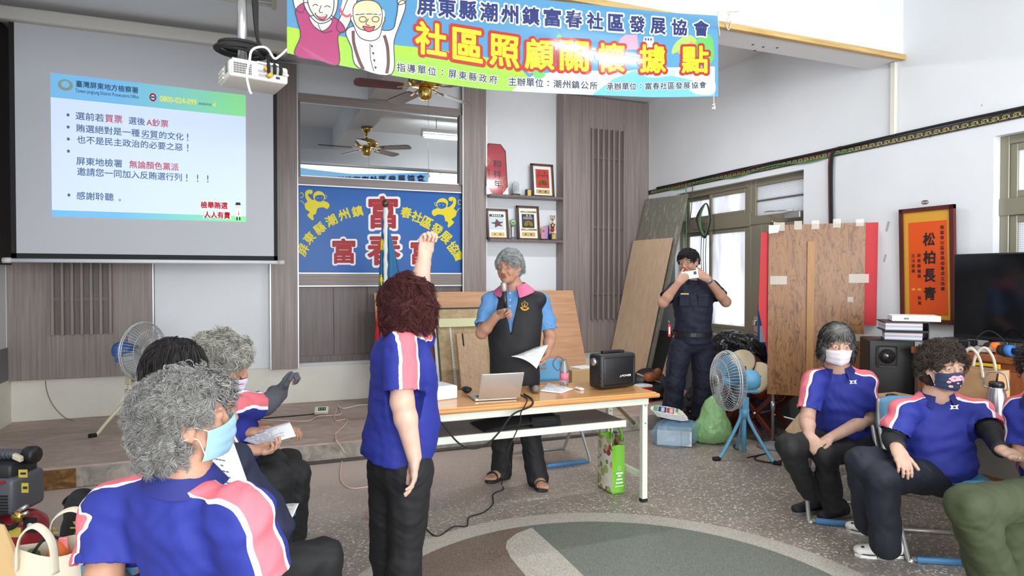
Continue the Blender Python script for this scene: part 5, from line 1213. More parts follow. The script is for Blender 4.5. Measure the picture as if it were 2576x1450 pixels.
small('media_box', 2500, 845, 4.53, CH, 'flat black media box in front of the television', 'media box', lambda t, p: (MB().box((p.x - .04, p.y - .16, p.z), (p.x + .06, p.y + .16, p.z + .025), M_black, bev=.004).build('case', t),))
p0 = onx(2446, 850, 4.41); p0.z = CH + .01
cable('power_cable', [p0, p0 + Vector((0, -.03, .08)), p0 + Vector((.02, -.09, .13)), p0 + Vector((.03, -.16, .09)), p0 + Vector((.02, -.2, .02)), p0 + Vector((-.02, -.12, .0)), p0 + Vector((-.04, -.02, .0)), p0 + Vector((-.03, .08, .0))], .004, M_blackr, 'black cable looped on the cabinet in front of the television')
p0 = onx(2462, 862, 4.345)
t = thing('plastic_bag', (p0.x, p0.y, CH), 'crumpled clear plastic bag on the cabinet edge', 'bag'); M_clear = mat('clear_plastic', (200, 200, 200), .15, alpha=.45)
b = MB(); b.grid(lambda s, q: Vector((p0.x - .05 + .1 * q, p0.y + .07 - .16 * s, CH + .004 + .03 * abs(math.sin(s * 7) * math.sin(q * 5)) + .01)), 10, 8, M_clear); b.build('film', t)
for k, (px, colr, nm) in enumerate(((2497, (236, 120, 40), 'orange'), (2532, (50, 110, 180), 'blue'))):
    p = onx(px, 858, 4.42 - .1 * k); p.z = CH + .036; t = thing('microphone', (p.x, p.y, CH), f'black foam microphone with a {nm} ring lying before the television', 'microphone')
    b = MB(); b.ball(p + Vector((-.003, .02, 0)), .034, mat('foam_black', (26, 26, 28), .95), 16); b.build('foam_head', t)
    b = MB(); d_ = Vector((.05, -1, 0)); b.tube([p + d_ * .0 + Vector((0, 0, .0)), p + d_ * .035], .035, mat('ring_' + nm, colr, .8), 16); b.build('colour_ring', t)
    b = MB(); b.tube([p + d_ * .03, p + d_ * .2 - Vector((0, 0, .015))], [.02, .014], M_blk, 12); b.build('handle', t)
# desk in front of the cabinet with paper bag, flask, mouse
DZ = .70
t = thing('desk', (4.03, 2.9, 0), 'low wooden desk behind the seated women on the right', 'desk'); M_desk = wood('desk_top', (196, 150, 100), (214, 172, 122), (20, 2, 20), .35)
b = MB(); b.box((3.74, 2.05, DZ - .03), (4.22, 3.26, DZ), M_desk, bev=.004); b.build('desk_top', t)
for x in (3.78, 4.18):
    for y in (2.1, 3.21):
        b = MB(); b.box((x - .018, y - .018, 0), (x + .018, y + .018, DZ - .03), M_chtube, bev=.003); b.build('leg', t)
b = MB(); b.box((4.17, 2.12, .3), (4.185, 3.19, DZ - .03), M_gshelf); b.build('modesty_panel', t)
small('computer_mouse', 2246, 995, 3.95, DZ, 'black computer mouse on the low wooden desk', 'mouse', lambda t, p: (MB().ball(p + Vector((0, 0, .018)), (.032, .05, .018), M_blk, 14).build('shell', t),))
p = onx(2458, 1010, 4.0); p.z = DZ; t = thing('paper_bag', p, 'brown kraft paper bag with white handles behind the masked woman', 'bag'); M_kraft = mat('kraft_paper', (196, 156, 112), .7, var=.05, bump=.004, bscale=9)
b = MB()
for (a0, a1) in (((-.06, -.14), (-.06, .14)), ((.06, -.14), (.06, .14)), ((-.06, -.14), (.06, -.14)), ((-.06, .14), (.06, .14))):
    b.grid(lambda s, q, a0=a0, a1=a1: p + Vector((a0[0] + (a1[0] - a0[0]) * s + .006 * math.sin(q * 9 + s * 3), a0[1] + (a1[1] - a0[1]) * s, .27 * q)), 6, 8, M_kraft)
b.build('body', t)
for x in (-.06, .06):
    b = MB(); b.tube(spline([p + Vector((x, -.07, .22)), p + Vector((x, -.05, .33)), p + Vector((x, .0, .385)), p + Vector((x, .05, .33)), p + Vector((x, .07, .22))], 6), .009, mat('bag_handle', (226, 212, 190), .7), 6, flat=.35); b.build('handle', t)
p = onx(2506, 1040, 3.86); p.z = DZ; t = thing('vacuum_flask', p, 'steel vacuum flask with a straw lid standing on the desk', 'flask')
b = MB(); b.lathe([(.046, 0), (.048, .01), (.047, .15), (.036, .185), (.035, .195)], p, (0, 0, 1), M_steel, 24); b.build('body', t)
b = MB(); b.lathe([(.037, .195), (.037, .215), (.03, .225)], p, (0, 0, 1), M_blk, 20); b.tube([p + Vector((0, 0, .22)), p + Vector((.006, -.003, .27))], .005, M_blk, 8); b.build('lid', t)
b = MB(); b.tube(spline([p + Vector((.0, .045, .18)), p + Vector((0, .07, .2)), p + Vector((0, .04, .27)), p + Vector((0, -.04, .27)), p + Vector((0, -.06, .2)), p + Vector((0, -.045, .18))], 6), .005, M_chtube, 6); b.build('handle', t)
t = thing('digital_counter', (CU - .01, 2.7, .77), 'yellow-framed digital counter propped against the cabinet front', 'counter'); cq = [onx(2447, 946, CU - .02), onx(2514, 950, CU - .02), onx(2513, 918, CU - .02), onx(2449, 912, CU - .02)]; Q = quad_map(*cq, (-1, 0, 0))
b = MB(); b.poly([Q(0, 0), Q(1, 0), Q(1, 1), Q(0, 1)], mat('counter_yellow', (214, 180, 50), .4), (1, 0, 0), .015); b.build('frame', t)
b = MB(); b.poly([Q(.1, .22, .003), Q(.78, .22, .003), Q(.78, .8, .003), Q(.1, .8, .003)], mat('display_brown', (70, 46, 30), .25), (-1, 0, 0), .002)
for k in range(4): b.poly([Q(.84, .2 + k * .16, .003), Q(.94, .2 + k * .16, .003), Q(.94, .3 + k * .16, .003), Q(.84, .3 + k * .16, .003)], M_blk)
b.build('display', t)
b = MB(); b.box((CU - .03, 2.45, .70), (CU - .005, 3.0, .715), M_cab) ; b.build('ledge', t)
t = thing('white_tray', onx(2512, 1062, 3.78), 'white plastic tray at the desk edge', 'tray'); t.location.z = DZ; q = t.location; b = MB(); b.box((q.x - .02, q.y - .24, DZ), (q.x + .14, q.y - .02, DZ + .035), M_paper, bev=.006); b.build('tray', t)
# ================================================================ ROUND FORMS: blended shapes meshed as one surface
def npv(v): return np.array(v[:], dtype=np.float64)
class SDF:
    def __init__(s): s.p = []
    def cone(s, a, b, ra, rb, k=.012, op='u', flat=None):
        a, b = npv(a), npv(b); r = max(ra, rb)
        def fn(x, y, z):
            ab = b - a; L = max(ab @ ab, 1e-12); px, py, pz = x - a[0], y - a[1], z - a[2]
            t = np.clip((px * ab[0] + py * ab[1] + pz * ab[2]) / L, 0, 1)
            qx, qy, qz = px - ab[0] * t, py - ab[1] * t, pz - ab[2] * t; q2 = qx * qx + qy * qy + qz * qz; f = 1.0
            if flat is not None:
                n, ra_ = flat; qn = qx * n[0] + qy * n[1] + qz * n[2]; q2 = q2 - qn * qn + (qn / ra_) ** 2; f = min(1.0, ra_)
            return (np.sqrt(q2) - (ra + (rb - ra) * t)) * f
        m = r * (max(1, flat[1]) if flat is not None else 1)
        s.p.append((fn, np.minimum(a, b) - m, np.maximum(a, b) + m, k, op)); return s
    def chain(s, pts, rs, k=.012, op='u', flat=None):
        for i in range(len(pts) - 1): s.cone(pts[i], pts[i + 1], rs[i], rs[i + 1], k, op, flat)
        return s
    def ell(s, c, rad, R=None, k=.012, op='u'):
        c = npv(c); R = np.eye(3) if R is None else R; rad = np.array(rad, dtype=np.float64); m = np.sqrt(((R.T * rad) ** 2).sum(1))
        def fn(x, y, z):
            p = [x - c[0], y - c[1], z - c[2]]; n2 = 0; g2 = 0
            for i in range(3):
                q = (p[0] * R[i, 0] + p[1] * R[i, 1] + p[2] * R[i, 2]) / rad[i]; n2 = n2 + q * q; g2 = g2 + (q / rad[i]) ** 2
            n = np.sqrt(n2); return n * (n - 1) / np.maximum(np.sqrt(g2), 1e-6)
        s.p.append((fn, c - m, c + m, k, op)); return s
    def loft(s, A, B, side, front, st, k=.03, n=2.3, bend=None):
        """stations (t, half width, front depth, back depth[, forward shift]) along A -> B"""
        A, B, side, front = npv(A), npv(B), npv(side), npv(front); ax = B - A; L = np.linalg.norm(ax); ax = ax / L
        side = side - ax * (side @ ax); side /= np.linalg.norm(side); fr = front - ax * (front @ ax); fr = fr - side * (fr @ side); fr /= np.linalg.norm(fr)
        T = np.array([q[0] for q in st]); tt = np.linspace(T[0], T[-1], 80)
        def sm(col):
            v = np.interp(tt, T, [(q[col] if len(q) > col else 0.0) for q in st]); kk = np.array([1, 2, 3, 2, 1]) / 9; e = np.pad(v, 2, mode='edge')
            for _ in range(3): e = np.pad(np.convolve(e, kk, 'valid'), 2, mode='edge')
            return e[2:-2]
        W, Df, Db, S = sm(1), sm(2), sm(3), sm(4)
        def fn(x, y, z):
            px, py, pz = x - A[0], y - A[1], z - A[2]; t = (px * ax[0] + py * ax[1] + pz * ax[2]) / L; tc = np.clip(t, T[0], T[-1]); ix = (tc - T[0]) / (T[-1] - T[0]) * 79; i0 = np.clip(ix.astype(np.int32), 0, 78); f = ix - i0
            g = lambda a: a[i0] * (1 - f) + a[i0 + 1] * f
            w = g(W); u = px * side[0] + py * side[1] + pz * side[2]; v = px * fr[0] + py * fr[1] + pz * fr[2] - g(S); d = np.where(v > 0, g(Df), g(Db))
            rho = ((np.abs(u) / w) ** n + (np.abs(v) / d) ** n) ** (1 / n); dl = (rho - 1) * np.minimum(w, d)
            return np.maximum(dl, np.abs(t - tc) * L - .002 + 0 * dl) if False else np.where(np.abs(t - tc) > 0, np.maximum(dl, np.abs(t - tc) * L), dl)
        P = np.array([A + ax * L * q[0] + side * e * q[1] + fr * (h * max(q[2], q[3]) + (q[4] if len(q) > 4 else 0)) for q in st for e in (-1, 1) for h in (-1, 1)])
        s.p.append((fn, P.min(0), P.max(0), k, 'u')); return s
    def cyl(s, a, b, r, k=.005, op='s'):                # flat-ended cylinder
        a, b = npv(a), npv(b); L = np.linalg.norm(b - a); u = (b - a) / L
        def fn(x, y, z):
            px, py, pz = x - a[0], y - a[1], z - a[2]; t = px * u[0] + py * u[1] + pz * u[2]; q = np.sqrt(np.maximum(px * px + py * py + pz * pz - t * t, 0)); return np.maximum(q - r, np.abs(t - L / 2) - L / 2)
        s.p.append((fn, np.minimum(a, b) - r, np.maximum(a, b) + r, k, op)); return s
    def cut(s, c, n):                                   # keep what lies behind the plane
        s.p.append((npv(c), npv(n) / np.linalg.norm(npv(n)), None, 0, 'cut')); return s
    def mesh(s, h):
        us = [p for p in s.p if p[4] == 'u']; lo = np.min([p[1] for p in us], 0) - 4 * h - .01; hi = np.max([p[2] for p in us], 0) + 4 * h + .01
        N = np.ceil((hi - lo) / h).astype(int) + 1; D = np.full(N, .2, dtype=np.float32)
        ax = [lo[i] + h * np.arange(N[i]) for i in range(3)]
        for fn, a, b, k, op in s.p:
            if op == 'cut':
                d = (ax[0][:, None, None] - fn[0]) * a[0] + (ax[1][None, :, None] - fn[1]) * a[1] + (ax[2][None, None, :] - fn[2]) * a[2]; np.maximum(D, d, out=D); continue
            m = max(k * 1.2, 3 * h) + .004; i0 = np.clip(np.floor((a - m - lo) / h).astype(int), 0, N - 1); i1 = np.clip(np.ceil((b + m - lo) / h).astype(int) + 1, 1, N)
            if (i1 <= i0).any(): continue
            sl = tuple(slice(i0[i], i1[i]) for i in range(3)); x, y, z = ax[0][sl[0]][:, None, None], ax[1][sl[1]][None, :, None], ax[2][sl[2]][None, None, :]
            d = fn(x, y, z).astype(np.float32); o = D[sl]
            if op == 'u':
                if k > 0: q = np.clip(.5 + .5 * (d - o) / k, 0, 1); D[sl] = d * (1 - q) + o * q - k * q * (1 - q)
                else: D[sl] = np.minimum(o, d)
            else:
                d = -d
                if k > 0: q = np.clip(.5 - .5 * (d - o) / k, 0, 1); D[sl] = d * (1 - q) + o * q + k * q * (1 - q)
                else: D[sl] = np.maximum(o, d)
        g = openvdb.FloatGrid(background=.2); g.copyFromArray(np.ascontiguousarray(D)); V, Q = g.convertToQuads(isovalue=0.0)
        return np.asarray(V, dtype=np.float64) * h + lo, np.asarray(Q)
def vnormals(V, Q):
    n = np.cross(V[Q[:, 2]] - V[Q[:, 0]], V[Q[:, 3]] - V[Q[:, 1]]); N = np.zeros_like(V)
    for i in range(4): np.add.at(N, Q[:, i], n)
    return N / np.maximum(np.linalg.norm(N, axis=1, keepdims=True), 1e-9)
def wob(P, f, seed=0):
    """smooth pseudo-noise in -1..1"""
    r = np.random.RandomState(seed); o = np.zeros(len(P))
    W = P + .5 / f * np.sin(P[:, [1, 2, 0]] * f * 1.3 + r.rand(3) * 6)
    for k in range(4):
        d = r.randn(3); d /= np.linalg.norm(d); o += np.sin(W @ d * f * (1 + .45 * k) * 6.28 / 2 + r.rand() * 6.28) / (1 + .5 * k)
    return o / 2.6
def np_mesh(name, pieces, parent, mats, attrs=None, label=None, smooth=True):
    """pieces: list of (V, faces list/array, material slot)"""
    o3 = npv(wloc(parent)); vs = []; fs = []; ms = []; off = 0
    for V, Q, m in pieces:
        vs.append(V - o3); Q = np.asarray(Q) + off; fs.append(Q); ms += [m] * len(Q) if np.isscalar(m) else list(m); off += len(V)
    me = bpy.data.meshes.new(name); V = np.concatenate(vs); F_ = np.concatenate(fs); nf = len(F_)
    me.vertices.add(len(V)); me.vertices.foreach_set('co', V.astype(np.float32).ravel()); me.loops.add(nf * 4); me.loops.foreach_set('vertex_index', F_.astype(np.int32).ravel())
    me.polygons.add(nf); me.polygons.foreach_set('loop_start', np.arange(nf, dtype=np.int32) * 4)
    for m in mats: me.materials.append(m)
    me.polygons.foreach_set('material_index', np.array(ms, dtype=np.int32)); me.polygons.foreach_set('use_smooth', np.ones(nf, dtype=bool))
    me.update(calc_edges=True)
    for k, a in (attrs or {}).items():
        at_ = me.attributes.new(k, 'FLOAT', 'POINT'); at_.data.foreach_set('value', np.asarray(a, dtype=np.float32))
    me.update(); return link_mesh(name, me, parent, label)
# ================================================================ PEOPLE
def attr_mat(name, base, bands, attr='stripe', rough=.75, bump=.004, bscale=15, sheen=.0, fine=True):
    """cloth coloured by a measured coordinate on the garment: bands = [(upper limit, rgb)]"""
    if name in _mats: return _mats[name]
    m = mat(name, base, rough, sheen=sheen, bump=bump, bscale=bscale, bstretch=(1, 1, .6)); N = NT(m); p = N.n['Principled BSDF']
    if bands:
        a = N.add('ShaderNodeAttribute', attribute_name=attr); r = N.add('ShaderNodeValToRGB'); r.color_ramp.interpolation = 'CONSTANT'; e = r.color_ramp.elements
        mu = N.add('ShaderNodeMath', operation='MULTIPLY'); mu.inputs[1].default_value = 5.0; N.link(a.outputs['Fac'], mu.inputs[0]); N.link(mu.outputs[0], r.inputs[0])
        e[0].position = 0; e[0].color = (*lin(bands[0][1]), 1); e[1].position = bands[0][0] * 5; e[1].color = (*lin(bands[1][1] if len(bands) > 1 else base), 1)
        if len(bands) > 1: k = e.new(bands[1][0] * 5); k.color = (*lin(base), 1)
        N.link(r.outputs[0], p.inputs['Base Color'])
    return m
M_polo = attr_mat('polo_blue', (32, 43, 134), [(.034, (218, 108, 120)), (.046, (232, 232, 236))])
M_collar = mat('polo_collar_blue', (26, 34, 108), .75)
M_navyj = attr_mat('navy_jacket', (20, 28, 54), None, bump=.002, bscale=20); M_blacktr = attr_mat('black_trousers', (19, 19, 21), None, bump=.003, bscale=14); M_navytr = attr_mat('dark_navy_trousers', (20, 24, 38), None, bump=.003, bscale=14)
M_olive = attr_mat('olive_trousers', (56, 64, 38), None, bump=.004, bscale=16); M_unif = attr_mat('uniform_navy', (19, 22, 44), None, bump=.0025, bscale=18); M_vest = attr_mat('black_vest', (27, 27, 30), None, bump=.002, bscale=14); M_lblue = attr_mat('light_blue_polo', (92, 140, 190), None, bump=.0015, bscale=22)
M_guard = mat('black_sleeve_guard', (22, 22, 24), .7, bump=.001, bscale=40); M_gguard = mat('grey_sleeve_guard', (84, 86, 94), .7, bump=.001, bscale=40)
def skin_mat(name, rgb):
    if name in _mats: return _mats[name]
    m = mat(name, rgb, .5, var=.06, vscale=26, subsurf=.12, spec=.35); N = NT(m); p = N.n['Principled BSDF']; src = p.inputs['Base Color'].links[0].from_socket
    for at_, col, f in (('lips', tuple(c * k for c, k in zip(rgb, (.86, .62, .6))), .8), ('brow', (72, 62, 58), .6), ('flush', tuple(c * k for c, k in zip(rgb, (1.0, .87, .84))), .35)):
        a = N.add('ShaderNodeAttribute', attribute_name=at_); mu = N.add('ShaderNodeMath', operation='MULTIPLY'); mu.inputs[1].default_value = f; N.link(a.outputs['Fac'], mu.inputs[0])
        x = N.add('ShaderNodeMixRGB'); x.inputs[2].default_value = (*lin(col), 1); N.link(mu.outputs[0], x.inputs[0]); N.link(src, x.inputs[1]); src = x.outputs[0]
    N.link(src, p.inputs['Base Color']); return m
M_eye = mat('eye_white', (226, 222, 216), .2); M_iris = mat('dark_iris', (30, 22, 20), .1)
def hair_mat(name, a, b, scale=90):
    if name in _mats: return _mats[name]
    m = mat(name, a, .55, spec=.22); N = NT(m); p = N.n['Principled BSDF']; at_ = N.add('ShaderNodeAttribute', attribute_name='shade'); r = N.add('ShaderNodeValToRGB'); e = r.color_ramp.elements
    e[0].color = (*lin(a), 1); e[1].color = (*lin(b), 1); N.link(at_.outputs['Fac'], r.inputs[0]); N.link(r.outputs[0], p.inputs['Base Color']); return m
def heading(deg): a = math.radians(deg); return FWD * math.cos(a) + RGT * math.sin(a)     # 0 = away from the viewer, 90 = to the right
def unit(v): return Vector(v).normalized()
class Frame:
    def __init__(s, c, hd, pitch=0, roll=0):
        f = heading(hd); r = Vector((f.y, -f.x, 0)); u = Vector((0, 0, 1)); R = Matrix.Rotation(math.radians(pitch), 3, r); f, u = R @ f, R @ u
        R = Matrix.Rotation(math.radians(roll), 3, f); s.r, s.u, s.f, s.c = R @ r, R @ u, f, Vector(c); s.R = np.array([s.r[:], s.f[:], s.u[:]])
    def __call__(s, x, y, z): return s.c + s.r * x + s.f * y + s.u * z
    def loc(s, V): return (V - npv(s.c)) @ s.R.T
def head_sdf(S, H, g, neck, nr, mouth=0.0):
    """g = overall scale; prims in head axes (right, forward, up), origin between the ears"""
    E = lambda c, r, k=.015, op='u': S.ell(H(*(q * g for q in c)), [q * g for q in r], H.R, k, op)
    C = lambda a, b, ra, rb, k=.01, op='u': S.cone(H(*(q * g for q in a)), H(*(q * g for q in b)), ra * g, rb * g, k, op)
    S.cone(H(0, -.02 * g, -.05 * g), neck, .052 * nr, .06 * nr, .02)
    E((0, -.012, .03), (.075, .095, .084)); E((0, .03, -.028), (.064, .062, .086), .02); E((0, .04, -.074), (.049, .046, .04), .02); E((0, .072, -.096), (.02, .015, .016), .018)
    for e in (-1, 1):
        E((e * .038, .058, -.034), (.025, .026, .026), .02); E((e * .03, .08, .024), (.026, .014, .008), .012); E((e * .032, .104, .006), (.018, .018, .012), .012, 's')
        E((e * .031, .0785, .004), (.0165, .0155, .013), .006); E((e * .031, .096, .003), (.0138, .012, .0033), .002, 's')
        C((e * .062, .03, -.06), (e * .066, .0, -.02), .012, .01, .02)
        E((e * .0785, -.012, -.006), (.010, .021, .032), .008); E((e * .083, -.016, .014), (.008, .016, .016), .008); E((e * .0875, -.006, -.004), (.006, .009, .016), .005, 's'); E((e * .079, -.004, -.033), (.006, .008, .009), .006)
        E((e * .012, .101, -.036), (.0095, .011, .008), .007); E((e * .006, .108, -.0445), (.0042, .005, .004), .002, 's')
        C((e * .02, .088, -.04), (e * .031, .076, -.06), .003, .003, .012, 's')
    C((0, .09, .018), (0, .107, -.026), .0085, .0105, .012); E((0, .109, -.031), (.0115, .011, .0105), .008)
    E((0, .0905, -.0575), (.024, .0135, .0068), .007); E((0, .0885, -.0685), (.021, .0135, .0078), .007); E((0, .103, -.0625), (.022, .012, .0014 + mouth), .003, 's')
def head_attrs(H, V, g):
    L = H.loc(V) / g; x, y, z = L.T; front = y > .06
    lips = np.clip(1.6 - ((x / .0235) ** 2 + ((z + .063) / .0125) ** 2) * 1.3, 0, 1) * front
    ax = np.abs(x); zb = .026 - .10 * (ax - .03) ** 2 / .03 - .06 * np.clip(ax - .04, 0, 1)
    brow = np.clip(1.5 - np.abs(z - zb) / .0045, 0, 1) * ((ax > .013) & (ax < .05) & front)
    near = (np.abs(L).max(1) < .14)
    flush = np.clip(1.2 - ((ax - .04) / .025) ** 2 - ((z + .03) / .03) ** 2, 0, 1) * (y > .03) + np.clip(1 - np.linalg.norm((L - [0, .11, -.03]) / .016, axis=1), 0, 1)
    return lips * near, brow * near, np.clip(flush, 0, 1) * near
def hand_sdf(S, w, d, n, th, curls=(35, 40, 45, 50), thumb=(.55, .75, .2), tcurl=20, sc=1.0, spread=.0):
    """w wrist, d finger direction, n palm-side normal, th direction of the thumb side"""
    w, d, n, th = Vector(w), unit(d), Vector(n), Vector(th); n = (n - d * n.dot(d)).normalized(); th = (th - d * th.dot(d) - n * th.dot(n)).normalized(); N_ = npv(n)
    k0 = w + d * (.085 * sc)
    S.cone(w - d * .01, w + d * .03 * sc, .027 * sc, .034 * sc, .012, flat=(N_, .62)); S.cone(w + d * .03 * sc + th * .006, k0 - d * .012 * sc, .034 * sc, .036 * sc, .012, flat=(N_, .42)); S.cone(w + d * .035 * sc + th * .022 * sc + n * .006, w + d * .06 * sc + th * .02 * sc + n * .006, .017 * sc, .014 * sc, .01)
    S.cone(k0 - d * .014 * sc - th * .024 * sc, k0 - d * .014 * sc + th * .024 * sc, .0125 * sc, .0135 * sc, .008)
    for i, (o, L) in enumerate(zip((.0285, .0095, -.0095, -.0275), (.071, .079, .073, .057))):
        p = k0 + th * o * sc - d * (.004 * (i == 3) + .002 * (i == 0)); a = math.radians(curls[i]); dr = (d + th * (spread * o * 30)).normalized(); r = .0092 * sc * (1 if i < 3 else .88)
        for j, (fr_, m_) in enumerate(((.45, .6), (.3, 1.0), (.25, .8))):
            A = a * m_ if j == 0 else A + a * m_; q = p + (dr * math.cos(A) + n * math.sin(A)) * (L * fr_ * sc); S.cone(p, q, r, r * .9, .0035); p = q; r *= .9
    p = w + d * .03 * sc + th * .028 * sc + n * .006; td = (d * thumb[0] + th * thumb[1] + n * thumb[2]).normalized(); ax_ = td.cross(d if abs(td.dot(d)) < .95 else n).normalized(); r = .0125 * sc
    for j, L in enumerate((.036, .03, .024)):
        q = p + td * L * sc; S.cone(p, q, r, r * .9, .005); p = q; r *= .88; td = (Matrix.Rotation(math.radians(tcurl), 3, ax_) @ td)
def strands(pts, nrm, H, n, L, curl, rad, seed, droop=.6, clumps=130, lift=.4, tint=None, sides=3, seg=9, flow=None):
    """locks of hair growing from the scalp points"""
    r = np.random.RandomState(seed); ix = r.randint(0, len(pts), n); P, Nn = pts[ix], nrm[ix]; cl = pts[r.randint(0, len(pts), clumps)]; cid = np.argmin(((P[:, None, :] - cl[None]) ** 2).sum(2), 1)
    ph = r.rand(clumps) * 6.28; turns = curl[1] * (.6 + .8 * r.rand(clumps)); sgn = np.sign(r.rand(clumps) - .5); side_ = r.randn(clumps, 3); Lc = L * (.65 + .6 * r.rand(clumps)); up = npv(H.u)
    t = np.linspace(0, 1, seg)[None, :, None]; N1 = Nn[:, None, :]; dn = -up[None, :] + .35 * side_[cid]
    if flow is not None: dn = dn + npv(flow)[None, :]
    T = dn - Nn * (dn * Nn).sum(1, keepdims=True); T /= np.maximum(np.linalg.norm(T, axis=1, keepdims=True), 1e-6); B = np.cross(Nn, T); T, B = T[:, None, :], B[:, None, :]
    l = (Lc[cid] * (.85 + .3 * r.rand(n)))[:, None, None]; an = ph[cid][:, None, None] + sgn[cid][:, None, None] * turns[cid][:, None, None] * 6.28 * t + r.randn(n, 1, 1) * .25; cr = curl[0] * np.minimum(1, t * 3)
    path = P[:, None, :] + N1 * (l * lift * t - l * droop * .25 * t * t) + T * (l * .75 * t) + up * (-l * droop * .3 * t * t) + cr * (np.cos(an) * N1 * .7 + np.sin(an) * B) + r.randn(n, 1, 3) * .0015
    tg = np.gradient(path, axis=1); tg /= np.maximum(np.linalg.norm(tg, axis=2, keepdims=True), 1e-9); X = np.cross(tg, N1 + .01); X /= np.maximum(np.linalg.norm(X, axis=2, keepdims=True), 1e-9); Y = np.cross(tg, X)
    w = rad * (1 - .75 * t ** 3) * (.7 + .6 * r.rand(n, 1, 1)); ring = [path + w * (math.cos(6.283 * k / sides) * X + math.sin(6.283 * k / sides) * Y) for k in range(sides)]
    V = np.stack(ring, 2).reshape(-1, 3); base = (np.arange(n) * seg * sides)[:, None, None] + (np.arange(seg - 1) * sides)[None, :, None]; k = np.arange(sides)[None, None, :]; k2 = (k + 1) % sides
    Q = np.stack([base + k, base + k2, base + k2 + sides, base + k + sides], -1).reshape(-1, 4); tt = r.rand(n) if tint is None else tint(P, r)
    return V, Q, np.repeat(tt, seg * sides)
def make_hair(root, H, g, style, material, seed=1, label=None):
    """style: (volume, front line, bottom at the back, strands, length, curl radius, curl turns, strand radius, bump, droop)"""
    S = SDF(); v = style['vol']; E = lambda c, r, k=.015, op='u': S.ell(H(*(q * g for q in c)), [q * g for q in r], H.R, k, op)
    E((0, -.016, .034), (.079 + v, .099 + v, .086 + v)); low = style.get('low', -.05)
    E((0, -.045, low * .5), (.072 + v * .9, .066 + v, .06 + abs(low) * .5), .03)
    if style.get('bob'):
        for e in (-1, 1): E((e * (.07 + v * .6), .0, -.03), (.02 + v * .5, .05, .075), .02)
    if style.get('fringe'): E((0, .07, .07), (.06, .035, .025), .02)
    fl = style.get('front', .062); E((0, .135, -.045), (.078, .105, fl + .05), .012, 's')
    if not style.get('bob'):
        for e in (-1, 1): E((e * .1, .012 - style.get('side', 0), -.04 + style.get('side', 0)), (.04 + v, .04, .055), .01, 's')
    V, Q = S.mesh(.0045 if style.get('fine') else .006); Lc = H.loc(V) / g; keep = Lc[:, 2] > low - .03
    Nn = vnormals(V, Q); V = V + Nn * (style.get('bump', .006) * wob(V, 26, seed))[:, None] + Nn * (style.get('bump', .006) * .6 * wob(V, 60, seed + 3))[:, None]
    ok = (Lc[:, 2] > low) & ~((Lc[:, 1] > (.0 if not style.get('bob') else -.03)) & (Lc[:, 2] < -.005) & (np.abs(Lc[:, 0]) < (.2 if not style.get('bob') else .058))); rt = V[ok]; rn = Nn[ok]
    if 'keep' in style: kk = style['keep'](H.loc(rt) / g); rt, rn = rt[kk], rn[kk]
    sv, sq, st_ = strands(rt, rn, H, style['n'], style['L'], style['curl'], style['rad'], seed, style.get('droop', .6), style.get('clumps', 130), style.get('lift', .4), style.get('tint'), seg=style.get('seg', 9), flow=style.get('flow'))
    cap = np.clip(.35 + .3 * wob(V, 40, seed + 5), 0, 1) * style.get('capshade', .6)
    if style.get('tint'): cap = cap * .3 + .5 * style['tint'](V, np.random.RandomState(3)) * .8
    return np_mesh('hair', [(V, Q, 0), (sv, sq, 0)], root, [material], {'shade': np.concatenate([cap, st_])}, label)
def face_mask(root, H, g, m, low=0.0, half=68, label=None, strapm=None, zt=-.018, zb=-.108, pattern=None):
    b = MB()
    def f(s, q):
        a = math.radians((s - .5) * 2 * half); nose = math.exp(-((s - .5) / .14) ** 2); z = (zt + .012 * nose) * (1 - q) + (zb + .012 * abs(s - .5) * 2) * q + low
        bl = math.sin(math.pi * min(1, q * .9 + .1)); y = .008 + (.094 + .016 * nose * (1 - q * .6) + .012 * bl) * math.cos(a) - .018 * q * (1 - nose * .4); x = (.079 - .008 * q) * math.sin(a) * 1.04
        return H(x * g, (y + .004 * abs(math.sin(q * 9.4)) * math.cos(a)) * g, (z) * g)
    b.grid(f, 28, 16, m); o = b.build('face_mask', root, label)
    b = MB()
    for s in (0.0, 1.0):
        e = -1 if s == 0 else 1
        for q in (.06, .9): b.tube(spline([f(s + (.03 if s == 0 else -.03), q), H(e * .078 * g, .01 * g, (-.004 if q < .5 else -.034) * g + low * .5), H(e * .083 * g, -.028 * g, (.008 if q < .5 else -.028) * g)], 5), .0016, strapm or M_paper, 5)
    b.build('ear_loop', o)
    return o, f
def eyes(root, H, g, look=(0, 0)):
    b = MB()
    for e in (-1, 1):
        c = H(e * .031 * g, .0775 * g, .003 * g); b.ball(c, .0132 * g, M_eye, 14); d = (H.f + H.r * look[0] + H.u * look[1]).normalized(); b.ball(c + d * .0062 * g, .0082 * g, M_iris, 12)
    return b.build('eyes', root)
def stripe_attr(V, polys, f):
    """distance across the pink shoulder band that runs from collar over shoulder down the sleeve"""
    out = np.full(len(V), .19)
    for pl, upv in polys:
        best = np.full(len(V), 9.0); val = np.full(len(V), .19)
        for i in range(len(pl) - 1):
            a, b = npv(pl[i]), npv(pl[i + 1]); ab = b - a; L = np.linalg.norm(ab); ab /= L; t = (V - a) @ ab; tc = np.clip(t, 0, L); q = V - a - tc[:, None] * ab; d = np.linalg.norm(q, axis=1)
            o = npv(upv); o = o - ab * (o @ ab); o /= np.linalg.norm(o); fr_ = np.cross(ab, o)
            c = np.where(q @ o > .01, np.abs(q @ fr_), .19); upd = d < best; best = np.where(upd, d, best); val = np.where(upd, c, val)
        val = np.where(best < .125, val, .19); out = np.minimum(out, val)
    return out
